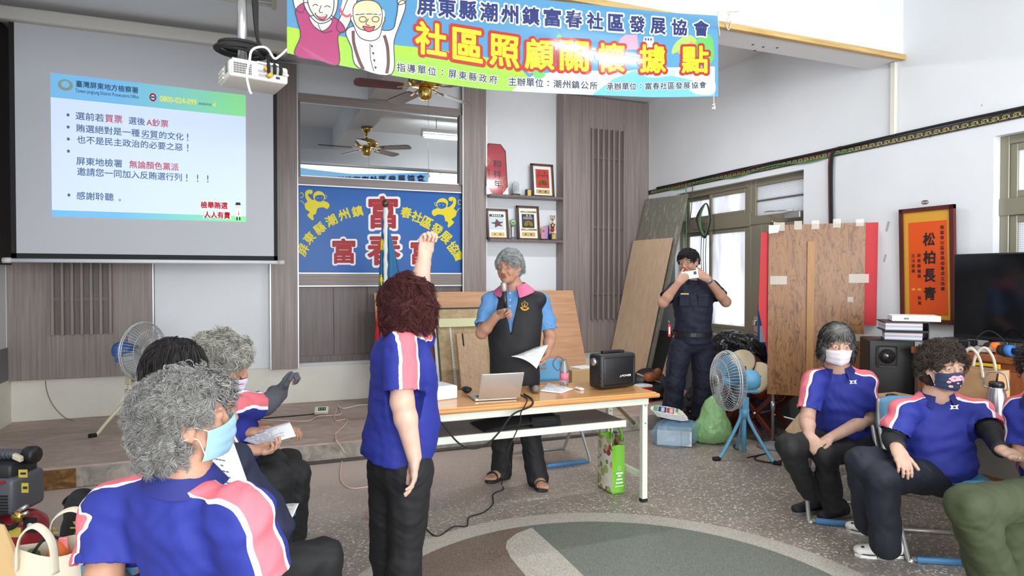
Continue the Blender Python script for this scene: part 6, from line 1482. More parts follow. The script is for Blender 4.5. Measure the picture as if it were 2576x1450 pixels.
def collar(root, nb, up, f, m, r=.066, h=.04, flare=.03, gap=28, drop=.0, name='collar', back=.0, th=.004):
    up, f = unit(up), Vector(f); f = (f - up * f.dot(up)).normalized(); s = f.cross(up).normalized(); b = MB()
    def g(q, t):
        a = math.radians(gap + (360 - 2 * gap) * q); fr_ = math.cos(a); tip = max(0, fr_) ** 3
        rr = r * (1 - .1 * t) if t < .5 else r; e = (1 - t); R = r + flare * e + .018 * tip * e; z = h * (t - .35) - drop * max(0, fr_) - .025 * tip * e + back * max(0, -fr_)
        return Vector(nb) + f * (R * fr_ * 1.0) + s * (R * math.sin(a)) + up * z
    b.grid(g, 40, 4, m, th=None); b.grid(lambda q, t: g(q, 1) - (g(q, 1) - Vector(nb)).normalized() * .006 - up * (.05 * t), 40, 2, m); return b.build(name, root)
FEM = [(0, .178, .125, .125), (.12, .18, .14, .125), (.3, .172, .15, .11), (.48, .165, .135, .105), (.62, .172, .14, .108), (.76, .18, .115, .11), (.88, .15, .088, .098), (.96, .095, .07, .08), (1.0, .07, .06, .068)]
MAL = [(0, .165, .115, .115), (.2, .163, .118, .11), (.4, .165, .118, .105), (.6, .178, .12, .112), (.76, .19, .112, .115), (.87, .165, .09, .1), (.95, .1, .07, .08), (1.0, .072, .062, .07)]
def scale_st(st_, w=1.0, d=1.0, belly=0.0): return [(q[0], q[1] * w, q[2] * d + belly * math.exp(-((q[0] - .28) / .2) ** 2), q[3] * d) for q in st_]
def person(label, o, hd, H, g, neckb, pelvis, face, shoulders, elbows, wrists, hands, skin, st_, torso_m, hair=None, hairm=None, seed=1, sleeve=None, group=None, legs=None, leg_m=None, leg_r=(.088, .066, .047), polo=True, arm_r=(.05, .041, .028), vest=None, sl_r=(.066, .068), look=(0, 0), sl_len=.72, h_body=.0065, nr=1.0, fold=.009, hem_cut=True, collar_m=None, mouth=0.0, ankle_cut=True, guards=None, hand_sc=1.0, has_eyes=True, hem_drop=.0, crotch=True):
    root = thing('person', o, label, 'person', group); f = heading(face); up = (Vector(neckb) - Vector(pelvis)).normalized(); r = f.cross(up).normalized(); f = up.cross(r).normalized()
    # skin: head, neck and chest in one piece with the arms and hands running out of it
    Sk = SDF(); head_sdf(Sk, H, g, neckb, nr, mouth); Sk.cone(neckb, Vector(neckb) - up * .12, .07, .09, .03, flat=(npv(f), .8))
    pieces = [(*Sk.mesh(.003), 0)]; na = len(pieces[0][0]); hv = head_attrs(H, pieces[0][0], g)
    for i in (0, 1):
        if wrists[i] is None: continue
        A = SDF(); s, e, w = map(Vector, (shoulders[i], elbows[i], wrists[i])); A.cone(s, e, arm_r[0], arm_r[1], .02); m_ = e + (w - e) * .3; A.cone(e, m_, arm_r[1], arm_r[1] * .98, .02); A.cone(m_, w, arm_r[1] * .98, arm_r[2], .02); A.cone(Vector(neckb) - up * .13 - f * .02, s - f * .01, .035, .04, .02)
        if hands[i]: hand_sdf(A, w, *hands[i][0], sc=hand_sc, **hands[i][1])
        pieces.append((*A.mesh(.0032), 0))
    if legs:
        for hp, kn, an in legs:
            A = SDF(); A.cone(kn, an, .045, .036, .02); A.cone(hp, kn, .07, .05, .02); pieces.append((*A.mesh(.008), 0))
    tot = sum(len(p[0]) for p in pieces); at_ = {k: np.concatenate([v, np.zeros(tot - na)]) for k, v in zip(('lips', 'brow', 'flush'), hv)}
    np_mesh('body', pieces, root, [skin], at_)
    if has_eyes: eyes(root, H, g, look)
    if hair: make_hair(root, H, g, hair, hairm, seed)
    # upper garment
    T = SDF(); T.loft(pelvis, neckb, r, f, st_, .03); P0 = Vector(pelvis)
    ends = []
    for i in (0, 1):
        if shoulders[i] is None or elbows[i] is None: continue
        s, e = Vector(shoulders[i]), Vector(elbows[i]); q = s + (e - s) * sl_len; nb2 = Vector(neckb) - up * .045 + r * (.06 if i else -.06)
        T.cone(nb2, s, .058, sl_r[0] * .9, .03, flat=(npv(f), .85)); T.cone(s, q, sl_r[0], sl_r[1], .03)
        if sleeve == 'long': T.cone(q, e, sl_r[1], sl_r[1] * .9, .02); T.cone(e, Vector(wrists[i]) if wrists[i] else e, sl_r[1] * .88, .048, .02)
        ends.append((s, e, q))
    for s, e, q in ends:
        if sleeve != 'long': d_ = (e - s).normalized(); T.cyl(q + d_ * .005, q + d_ * .12, sl_r[1] + .03, .004); T.cyl(q - d_ * .02, q + d_ * .05, sl_r[1] - .007, .004)
    T.cone(Vector(neckb) + up * .06, Vector(neckb) - up * .01, .07, .058, .006, 's')
    V, Q = T.mesh(h_body); Nn = vnormals(V, Q); tv = (V - npv(pelvis)) @ npv(up)
    V = V + Nn * (fold * (wob(V * [1, 1, 1.7], 9, seed + 11) + .5 * wob(V, 19, seed + 12)) * np.clip(1.2 - np.abs(wob(V, 3, seed)), .3, 1))[:, None]
    at2 = {}
    if polo:
        pls = []
        for i in (0, 1):
            if shoulders[i] is None or elbows[i] is None: continue
            s, e = Vector(shoulders[i]), Vector(elbows[i]); nb2 = Vector(neckb) - up * .02 + r * (.05 if i else -.05); pls.append((spline([nb2, s + (s - e).normalized() * .03, s + (e - s) * .35, s + (e - s) * .7, e], 4), up * .75 + r * (1 if i else -1) * .8))
        sa = stripe_attr(V, pls, f); E_ = np.concatenate([Q[:, [i, (i + 1) % 4]] for i in range(4)]); cn = np.zeros(len(V)); np.add.at(cn, E_[:, 0], 1); np.add.at(cn, E_[:, 1], 1)
        for _ in range(7): ac = np.zeros(len(V)); np.add.at(ac, E_[:, 0], sa[E_[:, 1]]); np.add.at(ac, E_[:, 1], sa[E_[:, 0]]); sa = .4 * sa + .6 * ac / cn
        at2 = {'stripe': sa}
    np_mesh('polo_shirt' if polo else ('jacket' if sleeve == 'long' else 'shirt'), [(V, Q, 0)], root, [torso_m], at2)
    if legs and leg_m:
        G = SDF(); hb = sum((Vector(l[0]) for l in legs), Vector()) / 2
        if crotch: G.ell(hb + up * .03, (.165, .125, .12), np.array([r[:], f[:], up[:]]), .03)
        for hp, kn, an in legs:
            hp, kn, an = map(Vector, (hp, kn, an)); G.cone(hp, kn, leg_r[0], leg_r[1], .035); m_ = kn + (an - kn) * .35; G.cone(kn, m_, leg_r[1], leg_r[1] * .96, .02); G.cone(m_, an, leg_r[1] * .96, leg_r[2] + .012, .02)
        V, Q = G.mesh(.007); Nn = vnormals(V, Q); V = V + Nn * (.008 * (wob(V * [1, 1, .6], 10, seed + 21) + .5 * wob(V, 22, seed + 22)))[:, None]; np_mesh('trousers', [(V, Q, 0)], root, [leg_m])
    if collar_m: collar(root, Vector(neckb) + up * .004, up, f, collar_m)
    if guards:
        for i, t0, t1, gm in guards:
            e, w = Vector(elbows[i]), Vector(wrists[i]); s = Vector(shoulders[i]); b = MB(); p0 = s + (e - s) * t0; pts = spline([p0, s + (e - s) * .9, e + (w - e) * .15, e + (w - e) * .6, e + (w - e) * t1], 5); L = len(pts); b.tube(pts, [arm_r[1] * 1.46 + (arm_r[2] * 1.5 - arm_r[1] * 1.46) * (k / (L - 1)) + .004 * math.sin(k * 2.1) * .4 for k in range(L)], gm, 18); b.build('sleeve_guard', root)
    return root, f, r, up
def shoe(root, toe, heel, m, w=.045, h=.06, sole=None, name='shoe', open_top=False):
    toe, heel = Vector(toe), Vector(heel); d = (toe - heel); d.z = 0; d.normalize(); s = Vector((-d.y, d.x, 0)); S = SDF(); L = (toe - heel).length; z = Vector((0, 0, 1)); zz = min(toe.z, heel.z)
    B = lambda t, hh: heel + d * (L * t) + z * hh
    S.cone(B(.12, .035), B(.4, .04), .036, .04, .02); S.cone(B(.4, .04), B(.88, .03), .042, .036, .02, flat=(npv(z), .75)); S.cone(B(.14, .05), B(.2, h + .015), .036, .036, .02); S.cut(B(0, .004), -z)
    V, Q = S.mesh(.004); o = np_mesh(name, [(V, Q, 0)], root, [m])
    b = MB(); out = [(-.0, -.028), (.05, -.034), (.35, -.036), (.7, -.046), (.93, -.03), (1.0, 0), (.93, .032), (.7, .046), (.35, .036), (.05, .034), (0, .028)]; pts = [heel + d * (L * t * 1.0) + s * y for t, y in out]; b.poly(pts, sole or M_paper, z, .016); b.build('sole', o)
    return o
SK1 = skin_mat('skin_warm', (188, 144, 120)); SK2 = skin_mat('skin_fair', (208, 170, 150)); SK3 = skin_mat('skin_tan', (178, 134, 110)); SK4 = skin_mat('skin_pale_old', (194, 156, 136))
HG = hair_mat('grey_hair', (92, 90, 88), (178, 176, 171)); HW = hair_mat('white_grey_hair', (112, 110, 104), (206, 204, 190)); HB = hair_mat('black_hair', (16, 15, 16), (58, 54, 54)); HR = hair_mat('red_brown_hair', (36, 19, 19), (98, 50, 47)); HD = hair_mat('dark_brown_hair', (34, 28, 25), (98, 84, 74)); HS = hair_mat('silver_hair', (96, 98, 98), (198, 200, 198))
CURLY = dict(vol=.016, front=.05, low=-.085, n=3600, L=.05, curl=(.009, 1.3), rad=.0016, bump=.006, droop=.3, lift=.55, clumps=260, fine=True)
POLO_KW = dict(st_=FEM, torso_m=M_polo, collar_m=M_collar, polo=True)

# --- woman in the middle, standing with her back to us, one fist raised
z = 2.87; A = lambda px, py, dz=0.0: at(px, py, z + dz)
Hh = Frame(at(1030, 775, 2.86), 28, -2, -4)
nb = at(1018, 832, 2.87); pv = at(994, 1150, 2.9)
sR, eR, wR = at(1008, 872, 2.76), at(1012, 1012, 2.70), at(1042, 1150, 2.70); sL, eL, wL = at(1052, 850, 2.95), at(1050, 745, 3.02), at(1068, 645, 3.0)
dR = (at(1040, 1240, 2.68) - wR); dL = (at(1073, 585, 3.0) - wL)
legsA = [(at(980, 1190, 2.96), at(975, 1400, 2.98), at(985, 1580, 3.02)), (at(1030, 1190, 2.82), at(1020, 1400, 2.86), at(1012, 1590, 2.87))]
rt, f, r, up = person('standing woman in blue polo shirt with raised fist, back turned, red-brown wavy hair', (pv.x, pv.y, 0), 50, Hh, 1.0, nb, pv, 48,
    [sL, sR], [eL, eR], [wL, wR], [((dL, -FWD * .2 + RGT * .2 - dL * 0, RGT), dict(curls=(82, 84, 86, 88), thumb=(.75, .3, -.3), tcurl=4)), ((dR, -RGT * .9 - FWD * .2, FWD * .7 + RGT * .6), dict(curls=(14, 18, 22, 26), thumb=(.85, .35, .2), tcurl=8))],
    SK2, scale_st(FEM, 1.0, 1.04, .035), M_polo, dict(vol=.02, front=.05, low=-.075, bob=True, n=8000, L=.07, curl=(.010, 1.4), rad=.001, bump=.01, droop=.6, lift=.3, clumps=220, fine=True), HR, 3, legs=legsA, leg_m=M_blacktr, leg_r=(.098, .075, .055), collar_m=M_collar, sl_r=(.074, .078), sl_len=.8, arm_r=(.053, .047, .031), has_eyes=False, fold=.006)
for (hp, kn, an) in legsA: fd = heading(40); shoe(rt, Vector((an.x, an.y, 0)) + fd * .14, Vector((an.x, an.y, 0)) - fd * .07, M_black, name='shoe')

# --- man at the table with the microphone
Hh = Frame(at(1281, 672, 4.72), 206, -4, 3)
nb = at(1294, 729, 4.76); pv = at(1295, 975, 4.80); mic0, mic1 = at(1267, 716, 4.52), at(1273, 790, 4.56)
sR, eR, wR = at(1232, 758, 4.74), at(1212, 838, 4.62), at(1250, 795, 4.52); sL, eL, wL = at(1362, 760, 4.80), at(1384, 848, 4.78), at(1374, 893, 4.64)
md = (mic0 - mic1).normalized()
legsB = [(at(1268, 985, 4.84), at(1266, 1085, 4.86), at(1262, 1190, 4.90)), (at(1325, 985, 4.80), at(1335, 1095, 4.76), at(1352, 1205, 4.73))]
dL = at(1352, 925, 4.56) - wL
rt, f, r, up = person('grey-haired man in black vest speaking into a microphone behind the table', (pv.x, pv.y, 0), 190, Hh, 1.0, nb, pv, 192,
    [sL, sR], [eL, eR], [wL, wR], [((dL, -FWD * .3 - RGT * .6 + UPV * .55, -FWD * .2 + UPV * .7 - RGT * .5), dict(curls=(28, 30, 34, 38), thumb=(.8, .4, .35), tcurl=8)), ((RGT * .7 + UPV * .25 - FWD * .25, FWD * .3 + RGT * .5 - UPV * .15 - FWD * .9, md), dict(curls=(66, 70, 72, 74), thumb=(.55, .5, .6), tcurl=14))],
    SK3, scale_st(MAL, 1.03, 1.06, .012), M_lblue, dict(vol=.013, front=.064, low=-.03, n=4500, L=.055, curl=(.004, .35), rad=.0009, bump=.008, droop=.5, lift=.16, clumps=60, fine=True, capshade=.9, keep=lambda L: L[:, 1] < .088, flow=RGT * .9 + FWD * .5), HS, 8, polo=False, legs=legsB, leg_m=M_blacktr, leg_r=(.095, .078, .066), sl_r=(.06, .068), sl_len=.78, look=(-.35, -.1), collar_m=M_lblue, mouth=.0022)
Sv = SDF(); Sv.loft(pv, nb, r, f, [(q[0], q[1] * 1.08, q[2] * 1.14, q[3] * 1.14) for q in scale_st(MAL, 1.03, 1.06, .012)], .03)
for e in (-1, 1): Sv.cone(nb - up * .05 + r * e * .06, nb - up * .075 + r * e * .172, .066, .062, .03, flat=(npv(f), 1.2))
Sv.cone(nb + up * .08, nb - up * .02, .085, .062, .004, 's'); Sv.cone(nb + f * .13 - up * .02, nb + f * .15 - up * .30, .055, .008, .004, 's', flat=(npv(f), 3.0))
for s_, sg in ((sL, -1), (sR, 1)): d_ = (r * sg * .8 - up * .6).normalized(); Sv.cone(s_ + d_ * .1 - up * .012, s_ + d_ * .25, .088, .1, .006, 's')
V, Q = Sv.mesh(.006); Nn = vnormals(V, Q); V = V + Nn * (.004 * wob(V, 8, 5))[:, None]; vest = np_mesh('vest', [(V, Q, 0)], rt, [M_vest])
collar(vest, nb + up * .012, up, f, mat('vest_collar_pink', (204, 100, 142), .6), r=.08, h=.06, flare=.075, gap=24, drop=.02)
M_emb = mat('emblem_gold', (216, 160, 50), .5); emc = at(1320, 769, 4.57); b = MB(); eq = lambda x, y, l: emc + r * (-x) + up * y + f * l
b.tube([eq(.028 * math.cos(a), .028 * math.sin(a) - .004, 0) for a in [math.radians(k) for k in range(195, 350, 12)]], .0065, M_emb, 6); b.tube([eq((.02 + .004 * math.cos(5 * a)) * math.cos(a + .31), (.02 + .004 * math.cos(5 * a)) * math.sin(a + .31) + .006, .002) for a in [k * .209 for k in range(30)]], .0022, M_emb, 5, closed=True); b.poly([eq(-.012, -.006, .003), eq(.012, -.006, .003), eq(.003, 0, .003), eq(.002, .016, .003), eq(-.002, .016, .003), eq(-.003, 0, .003)], M_emb); b.build('emblem', vest)
b = MB()
for py in (738, 755, 770): b.ball(at(1283, py, 4.585), .005, M_paper, 8)
b.build('shirt_button', rt)
def glasses(root, H, g, m, w=.026, hgt=.016, lens=True):
    b = MB()
    for e in (-1, 1):
        pts = [H((e * .033 + w * math.cos(a) * (1 if abs(math.cos(a)) < .8 else .96)) * g, (.106 - .12 * abs(e * .033 + w * math.cos(a)) ** 1.3) * g, (.002 + hgt * math.sin(a)) * g) for a in [k * .3927 for k in range(16)]]; b.tube(pts, .0014, m, 6, closed=True)
        b.tube([H(e * .06 * g, .1 * g, .008 * g), H(e * .077 * g, .05 * g, .008 * g), H(e * .084 * g, -.01 * g, .006 * g)], .0014, m, 6)
    b.tube([H(-.009 * g, .106 * g, .006 * g), H(0, .11 * g, .008 * g), H(.009 * g, .106 * g, .006 * g)], .0014, m, 6); return b.build('spectacles', root)
M_wire = mat('spectacle_wire', (150, 146, 142), .3, .8); glasses(rt, Hh, 1.0, M_wire)
for k, (hp, kn, an) in enumerate(legsB):
    fd = heading(215 if k == 0 else 168); a0 = Vector((an.x, an.y, 0)); toe, heel = a0 + fd * .165, a0 - fd * .075; S = SDF(); B = lambda x, y, zz: heel + fd * x + fd.cross(UPV) * y + UPV * zz
    S.cone(B(.05, 0, .05), B(.15, 0, .045), .034, .036, .02, flat=((0, 0, 1), .9)); S.cone(B(.07, 0, .09), B(.06, 0, .05), .034, .034, .02)
    for y, L, rr in ((-.03, .232, .014), (-.012, .232, .011), (.004, .226, .0105), (.018, .218, .01), (.031, .205, .0095)): e = -1 if k == 0 else 1; S.cone(B(.15, y * e * .8, .04), B(L, y * e, .03), .02, rr, .008)
    V, Q = S.mesh(.003); np_mesh('foot', [(V, Q, 0)], rt, [SK3]); b = MB(); M_sand = mat('sandal_black', (34, 33, 34), .5)
    out = [(-.005, -.03), (.08, -.036), (.17, -.047), (.235, -.035), (.25, 0), (.235, .036), (.17, .047), (.08, .036), (-.005, .03)]; b.poly([B(x, y, 0) for x, y in out], M_sand, UPV, .022)
    for x0, hh, yw in ((.19, .062, .046), (.145, .075, .044), (.09, .088, .041)): b.tube(spline([B(x0, -yw, .018), B(x0 - .008, -yw * .75, hh * .8), B(x0 - .012, 0, hh), B(x0 - .008, yw * .75, hh * .8), B(x0, yw, .018)], 6), .015, M_sand, 8, flat=.3)
    b.tube(spline([B(.09, -.041, .03), B(.02, -.04, .055), B(-.012, 0, .06), B(.02, .04, .055), B(.09, .041, .03)], 6), .012, M_sand, 8, flat=.35); b.build('sandal', rt)
t = thing('microphone', mic1, 'silver-headed handheld microphone in the grey-haired man\'s hand', 'microphone'); b = MB(); b.tube([mic1, mic0 - md * .045], [.013, .017], M_blk, 14); b.build('handle', t)
b = MB(); b.lathe([(.018, -.05), (.024, -.045), (.024, -.035), (.024, -.01), (.02, .01), (.008, .02)], mic0, md, mat('mic_silver', (176, 170, 160), .35, .7, bump=.001, bscale=800), 18); b.build('mesh_head', t)
sheet('paper_sheet', [at(1286, 897, 4.38), at(1350, 928, 4.44), at(1379, 868, 4.52), at(1308, 891, 4.60)], 'sheet of paper held at waist height by the man in the vest', 6, .02)

# --- police officer photographing with his phone
Hh = Frame(at(1731, 660, 6.26), 216, -6, 4); nb = at(1744, 706, 6.30); pv = at(1742, 862, 6.34); ph = at(1736, 692, 5.98)
sR, eR, wR = at(1697, 728, 6.26), at(1668, 762, 6.08), at(1708, 711, 5.99); sL, eL, wL = at(1792, 724, 6.32), at(1826, 760, 6.18), at(1779, 701, 6.02)
legsC = [(at(1712, 872, 6.34), at(1698, 965, 6.32), at(1686, 1068, 6.34)), (at(1766, 872, 6.38), at(1768, 970, 6.36), at(1762, 1078, 6.36))]
rt, f, r, up = person('police officer in dark navy uniform holding a phone before his face', (pv.x, pv.y, 0), 190, Hh, 1.04, nb, pv, 192,
    [sL, sR], [eL, eR], [wL, wR], [((at(1748, 686, 6.0) - wL, -FWD * .2 + UPV * .1 - RGT * .3 + FWD * .6, UPV * .6 - RGT * .3), dict(curls=(50, 55, 60, 62), thumb=(.8, .4, .2), tcurl=10)), ((at(1730, 690, 5.98) - wR, FWD * .8 + RGT * .2, UPV * .7 + RGT * .3), dict(curls=(40, 45, 48, 52), thumb=(.8, .4, .1), tcurl=8))],
    SK1, scale_st(MAL, 1.05, 1.08, .012), M_unif, dict(vol=.008, front=.062, low=-.015, n=1500, L=.035, curl=(.002, .3), rad=.0018, bump=.003, droop=.4, lift=.35, clumps=90, fringe=True), HB, 12, polo=False, legs=legsC, leg_m=M_unif, leg_r=(.108, .095, .085), sl_r=(.068, .07), sl_len=.62, arm_r=(.052, .046, .031), collar_m=M_unif, look=(-.2, -.2))
glasses(rt, Hh, 1.04, M_wire, .025, .02)
b = MB(); wc = at(1742, 838, 6.33); b.grid(lambda s, q: wc + r * .187 * math.cos(s * 6.2832) + f * .15 * math.sin(s * 6.2832) + up * (.042 * q - .021), 36, 2, M_black); b.build('belt', rt)
b = MB(); b.obox(wc + f * .152, r * .06, f * .008, up * .042, mat('buckle_dark', (70, 70, 74), .35, .6), bev=.004); b.build('belt_buckle', rt)
b = MB(); c = sL + (eL - sL) * .3 + RGT * .06 - FWD * .035; M_pt = mat('patch_orange', (214, 120, 70), .6); b.lathe([(.036, 0), (.036, .006)], c, RGT * .75 - FWD * .5 + UPV * .4, M_pt, 20); b.lathe([(.022, 0), (.022, .009)], c, RGT * .75 - FWD * .5 + UPV * .4, mat('patch_red', (190, 60, 50), .6), 16); b.build('shoulder_patch', rt)
for sg in (-1, 1):
    b = MB(); c = nb - up * .185 + r * sg * .085 + f * .127; b.obox(c, r * .1, f * .012, up * .11, M_unif, bev=.006); b.obox(c + up * .05 + f * .004, r * .105, f * .012, up * .03, M_unif, bev=.005); b.build('chest_pocket', rt)
b = MB(); b.obox(nb - up * .118 + r * .085 + f * .134, r * .075, f * .004, up * .012, mat('name_bar', (214, 190, 90), .5)); b.build('name_bar', rt)
for k, (hp, kn, an) in enumerate(legsC): a0 = Vector((an.x, an.y, 0)); fd = heading(205 if k == 0 else 165); shoe(rt, a0 + fd * .19, a0 - fd * .08, M_black, name='boot', sole=M_blackr)
for k, (hp, kn, an) in enumerate(legsC):
    b = MB(); c = hp * .35 + kn * .65 + RGT * (.088 if k else -.088); b.obox(c, r * .03, f * .14, up * .17, M_unif, bev=.012, seg=2); b.build('cargo_pocket', rt)
b = MB(); c = at(1684, 832, 6.27); b.obox(c, r * .028, f * .006, up * .12, mat('tag_red', (200, 40, 48), .5), bev=.003); b.tube([c + up * .06, c + up * .1 + r * .01], .004, M_steel, 6); b.obox(c + f * .004, r * .014, f * .002, up * .07, M_paper); b.build('red_key_tag', rt)
b = MB(); d_ = (wL - eL).normalized(); c = wL - d_ * .03; b.tube([c - d_ * .013, c - d_ * .012, c + d_ * .012, c + d_ * .013], .036, M_steel, 16); b.build('wristwatch', rt)
t = thing('phone', ph, 'pale phone held up sideways by the police officer', 'phone'); Xp = (RGT * .93 + UPV * .13 - FWD * .1).normalized(); Yp = (UPV - Xp * UPV.dot(Xp)).normalized(); Zp = Xp.cross(Yp); b = MB(); b.obox(ph, Xp * .15, Yp * .073, Zp * .009, mat('phone_case', (206, 208, 210), .2), bev=.003); b.build('case', t)
b = MB(); c = ph + Xp * .045 + Yp * .012 - Zp * .0055 * (1 if Zp.dot(FWD) > 0 else -1); b.obox(c, Xp * .025, Yp * .028, Zp * .003, M_black, bev=.001); b.build('camera_block', t)

# --- seated women on the right
def seated(label, zc, head, hh, hp, roll, nbp, pvp, face, arms, hands, legs, hair, hairm, seed, skin, leg_m=M_blacktr, w=1.0, belly=.03, look=(0, 0), g=.98, guards=None, sl_len=.74, **kw):
    Hh = Frame(at(*head), hh, hp, roll); nb, pv = at(*nbp), at(*pvp); S_ = [[at(*q) if q else None for q in a] for a in arms]
    rt, f, r, up = person(label, (pv.x, pv.y, 0), face, Hh, g, nb, pv, face, [a[0] for a in S_], [a[1] for a in S_], [a[2] for a in S_], hands(S_), skin, scale_st(FEM, w, 1.05, belly), kw.pop('torso_m', M_polo), hair, hairm, seed, legs=[tuple(at(*q) for q in l) for l in legs] if legs else None, leg_m=leg_m, look=look, guards=guards, sl_len=sl_len, collar_m=kw.pop('collar_m', M_collar), **kw)
    return rt, Hh, f, r, up, S_
def logo(root, c, r, up, f, s=.02):
    b = MB(); q = lambda x, y, l=0.0: c + r * (-x * s) + up * (y * s) + f * (.004 + l); b.poly([q(-1, .7), q(-.4, .5), q(.4, .5), q(1, .8), q(.7, 0), q(1, -.7), q(.3, -.5), q(-.3, -.5), q(-1, -.6), q(-.7, 0)], M_paper); b.poly([q(-.3, -.25, .001), q(.3, -.25, .001), q(.3, .25, .001), q(-.3, .25, .001)], M_collar); b.build('chest_emblem', root)
WMASK = mat('mask_white', (236, 226, 232), .8); BMASK = mat('mask_pale_blue', (142, 180, 198), .8, bump=.0006, bscale=200)
GREYB = lambda P, rs: np.clip(rs.rand(len(P)) * .5, 0, 1)
HGK = lambda L: (L[:, 1] < .05) | (L[:, 2] > .06)
rt, Hh, f, r, up, S_ = seated('seated woman with grey-black bob and white mask, hands clasped in lap', 3.95, (2105, 868, 3.93), 192, -6, 0, (2107, 928, 4.0), (2118, 1108, 4.16), 200,
    [[(2176, 962, 4.0), (2186, 1052, 4.02), (2086, 1104, 3.78)], [(2046, 960, 3.98), (2030, 1056, 3.92), (2036, 1100, 3.76)]],
    lambda S: [((at(2040, 1125, 3.70) - S[0][2], -FWD * .2 - UPV * .9, -FWD + UPV * .3), dict(curls=(34, 36, 40, 44), thumb=(.8, .3, .2), tcurl=10)), ((at(2058, 1136, 3.70) - S[1][2], -UPV * .6 + RGT * .4, -FWD + RGT * .2), dict(curls=(44, 46, 50, 54), thumb=(.8, .4, .2), tcurl=10))],
    [((2160, 1125, 4.12), (2076, 1148, 3.72), (2092, 1268, 3.86)), ((2080, 1118, 4.08), (1984, 1122, 3.70), (2036, 1236, 3.92))],
    dict(vol=.018, front=.072, low=-.07, bob=True, n=4000, L=.06, curl=(.003, .5), rad=.0012, bump=.004, droop=.9, lift=.1, clumps=120, keep=HGK, flow=FWD * 1.1, tint=lambda P, rs: np.clip(.0 + .3 * rs.rand(len(P)) ** 3 + .6 * np.exp(-(((P - npv(at(2112, 822, 3.86))) / .04) ** 2).sum(1)), 0, 1)), hair_mat('black_white_hair', (22, 21, 22), (200, 198, 194)), 31, SK4, w=.92, look=(-.2, -.1), belly=.03)
face_mask(rt, Hh, .98, WMASK); logo(rt, at(2146, 961, 3.86), r, up, f)
for toe, heel in (((1996, 1290, 3.78), (2058, 1262, 3.97)), ((2062, 1308, 3.72), (2112, 1278, 3.90))):
    p, q = onz(toe[0], toe[1] + 4), onz(heel[0], heel[1] + 22); d_ = (p - q).normalized(); q = p - d_ * .25; shoe(rt, p, q, mat('sneaker_black', (28, 28, 32), .7, bump=.001, bscale=80), sole=mat('sneaker_sole', (120, 118, 118), .6), name='sneaker')
q = at(2118, 1150, 4.14); chair('folding_chair', (q.x, q.y, 0), math.degrees(math.atan2(f.y, f.x)), 'blue folding chair under the woman with the white mask')

rt, Hh, f, r, up, S_ = seated('seated woman with flower-print mask and black sleeve guards reaching out her open hand', 3.45, (2372, 924, 3.42), 176, -2, 0, (2358, 996, 3.48), (2345, 1196, 3.64), 192,
    [[(2462, 1040, 3.50), (2496, 1092, 3.36), (2522, 1134, 3.16)], [(2272, 1040, 3.46), (2244, 1104, 3.44), (2256, 1128, 3.28)]],
    lambda S: [((at(2570, 1158, 3.06) - S[0][2], UPV * .75 - FWD * .55, UPV * .5 + FWD * .7 - RGT * .0), dict(curls=(12, 14, 18, 22), thumb=(.7, .7, .1), tcurl=4, spread=.25)), ((at(2276, 1172, 3.20) - S[1][2], -UPV * .9 + FWD * .3, RGT * .8), dict(curls=(20, 22, 26, 30), thumb=(.8, .45, .1), tcurl=6))],
    [((2392, 1200, 3.60), (2216, 1200, 3.26), (2226, 1372, 3.32)), ((2300, 1190, 3.62), (2170, 1162, 3.34), (2184, 1312, 3.46))],
    dict(CURLY, vol=.016, front=.064, low=-.06, n=4200, rad=.0011, L=.036, curl=(.007, 1.2), capshade=.5, keep=lambda L: L[:, 1] < .09, flow=FWD * 1.3 + UPV * 1.2), HD, 41, SK4, leg_m=M_navytr, w=1.1, belly=.06, look=(.3, -.1), guards=[(0, .5, .98, M_guard), (1, .5, .98, M_guard)], g=1.0, sl_r=(.074, .076), leg_r=(.1, .078, .06))
FM = mat('mask_navy', (44, 56, 84), .8); mo, mf = face_mask(rt, Hh, 1.0, FM); b = MB(); PK = mat('flower_pink', (238, 176, 190), .8)
for (cx, cy, rr) in ((.62, .3, .11), (.5, .28, .09), (.36, .38, .1), (.3, .5, .07), (.66, .75, .05), (.44, .7, .035), (.55, .55, .03), (.72, .5, .05)):
    for k in range(5): a = k * 1.2566; qx, qy = cx + .55 * rr * math.cos(a), cy + .9 * rr * math.sin(a); b.poly([mf(qx + .45 * rr * math.cos(w_), qy + .75 * rr * math.sin(w_)) + (mf(qx, qy) - Hh(0, 0, -.06)).normalized() * .003 for w_ in [j * .785 for j in range(8)]], PK)
b.build('flower_print', mo); logo(rt, at(2400, 1024, 3.33), r, up, f)
M_clog = mat('clog_white', (232, 230, 224), .5)
for k, (toe, heel) in enumerate((((2150, 1398), (2262, 1400)), ((2128, 1335), (2200, 1345)))):
    p, q = onz(*toe), onz(*heel); d_ = (p - q).normalized(); q = p - d_ * .255; o = shoe(rt, p, q, M_clog, .05, .05, M_clog, 'clog'); s_ = Vector((-d_.y, d_.x, 0)); s_ = s_ if s_.dot(FWD) < 0 else -s_; b = MB(); b.tube(spline([q - d_ * .002 + s_ * .034 + UPV * .02, q + d_ * .1 + s_ * .044 + UPV * .02, q + d_ * .2 + s_ * .046 + UPV * .02, p + s_ * .012 + UPV * .02], 5), .003, M_blk, 6)
    b.text('crocs', lambda x, y, l: q + d_ * (.165 - x) + s_ * (.047 + l) + UPV * y, .0, .003, .085, .018, M_blk, .03); b.build('dark_rim', o); b = MB()
    for j in range(5): b.lathe([(.009, 0), (.006, .006)], q + d_ * (.15 + .018 * j) + s_ * (.02 * math.sin(j * 2)) + UPV * (.069 - .004 * j), (0, 0, 1), [M_emb, M_redpap, M_lblue, M_emb, M_blk][j], 8)
    b.build('charm', o)
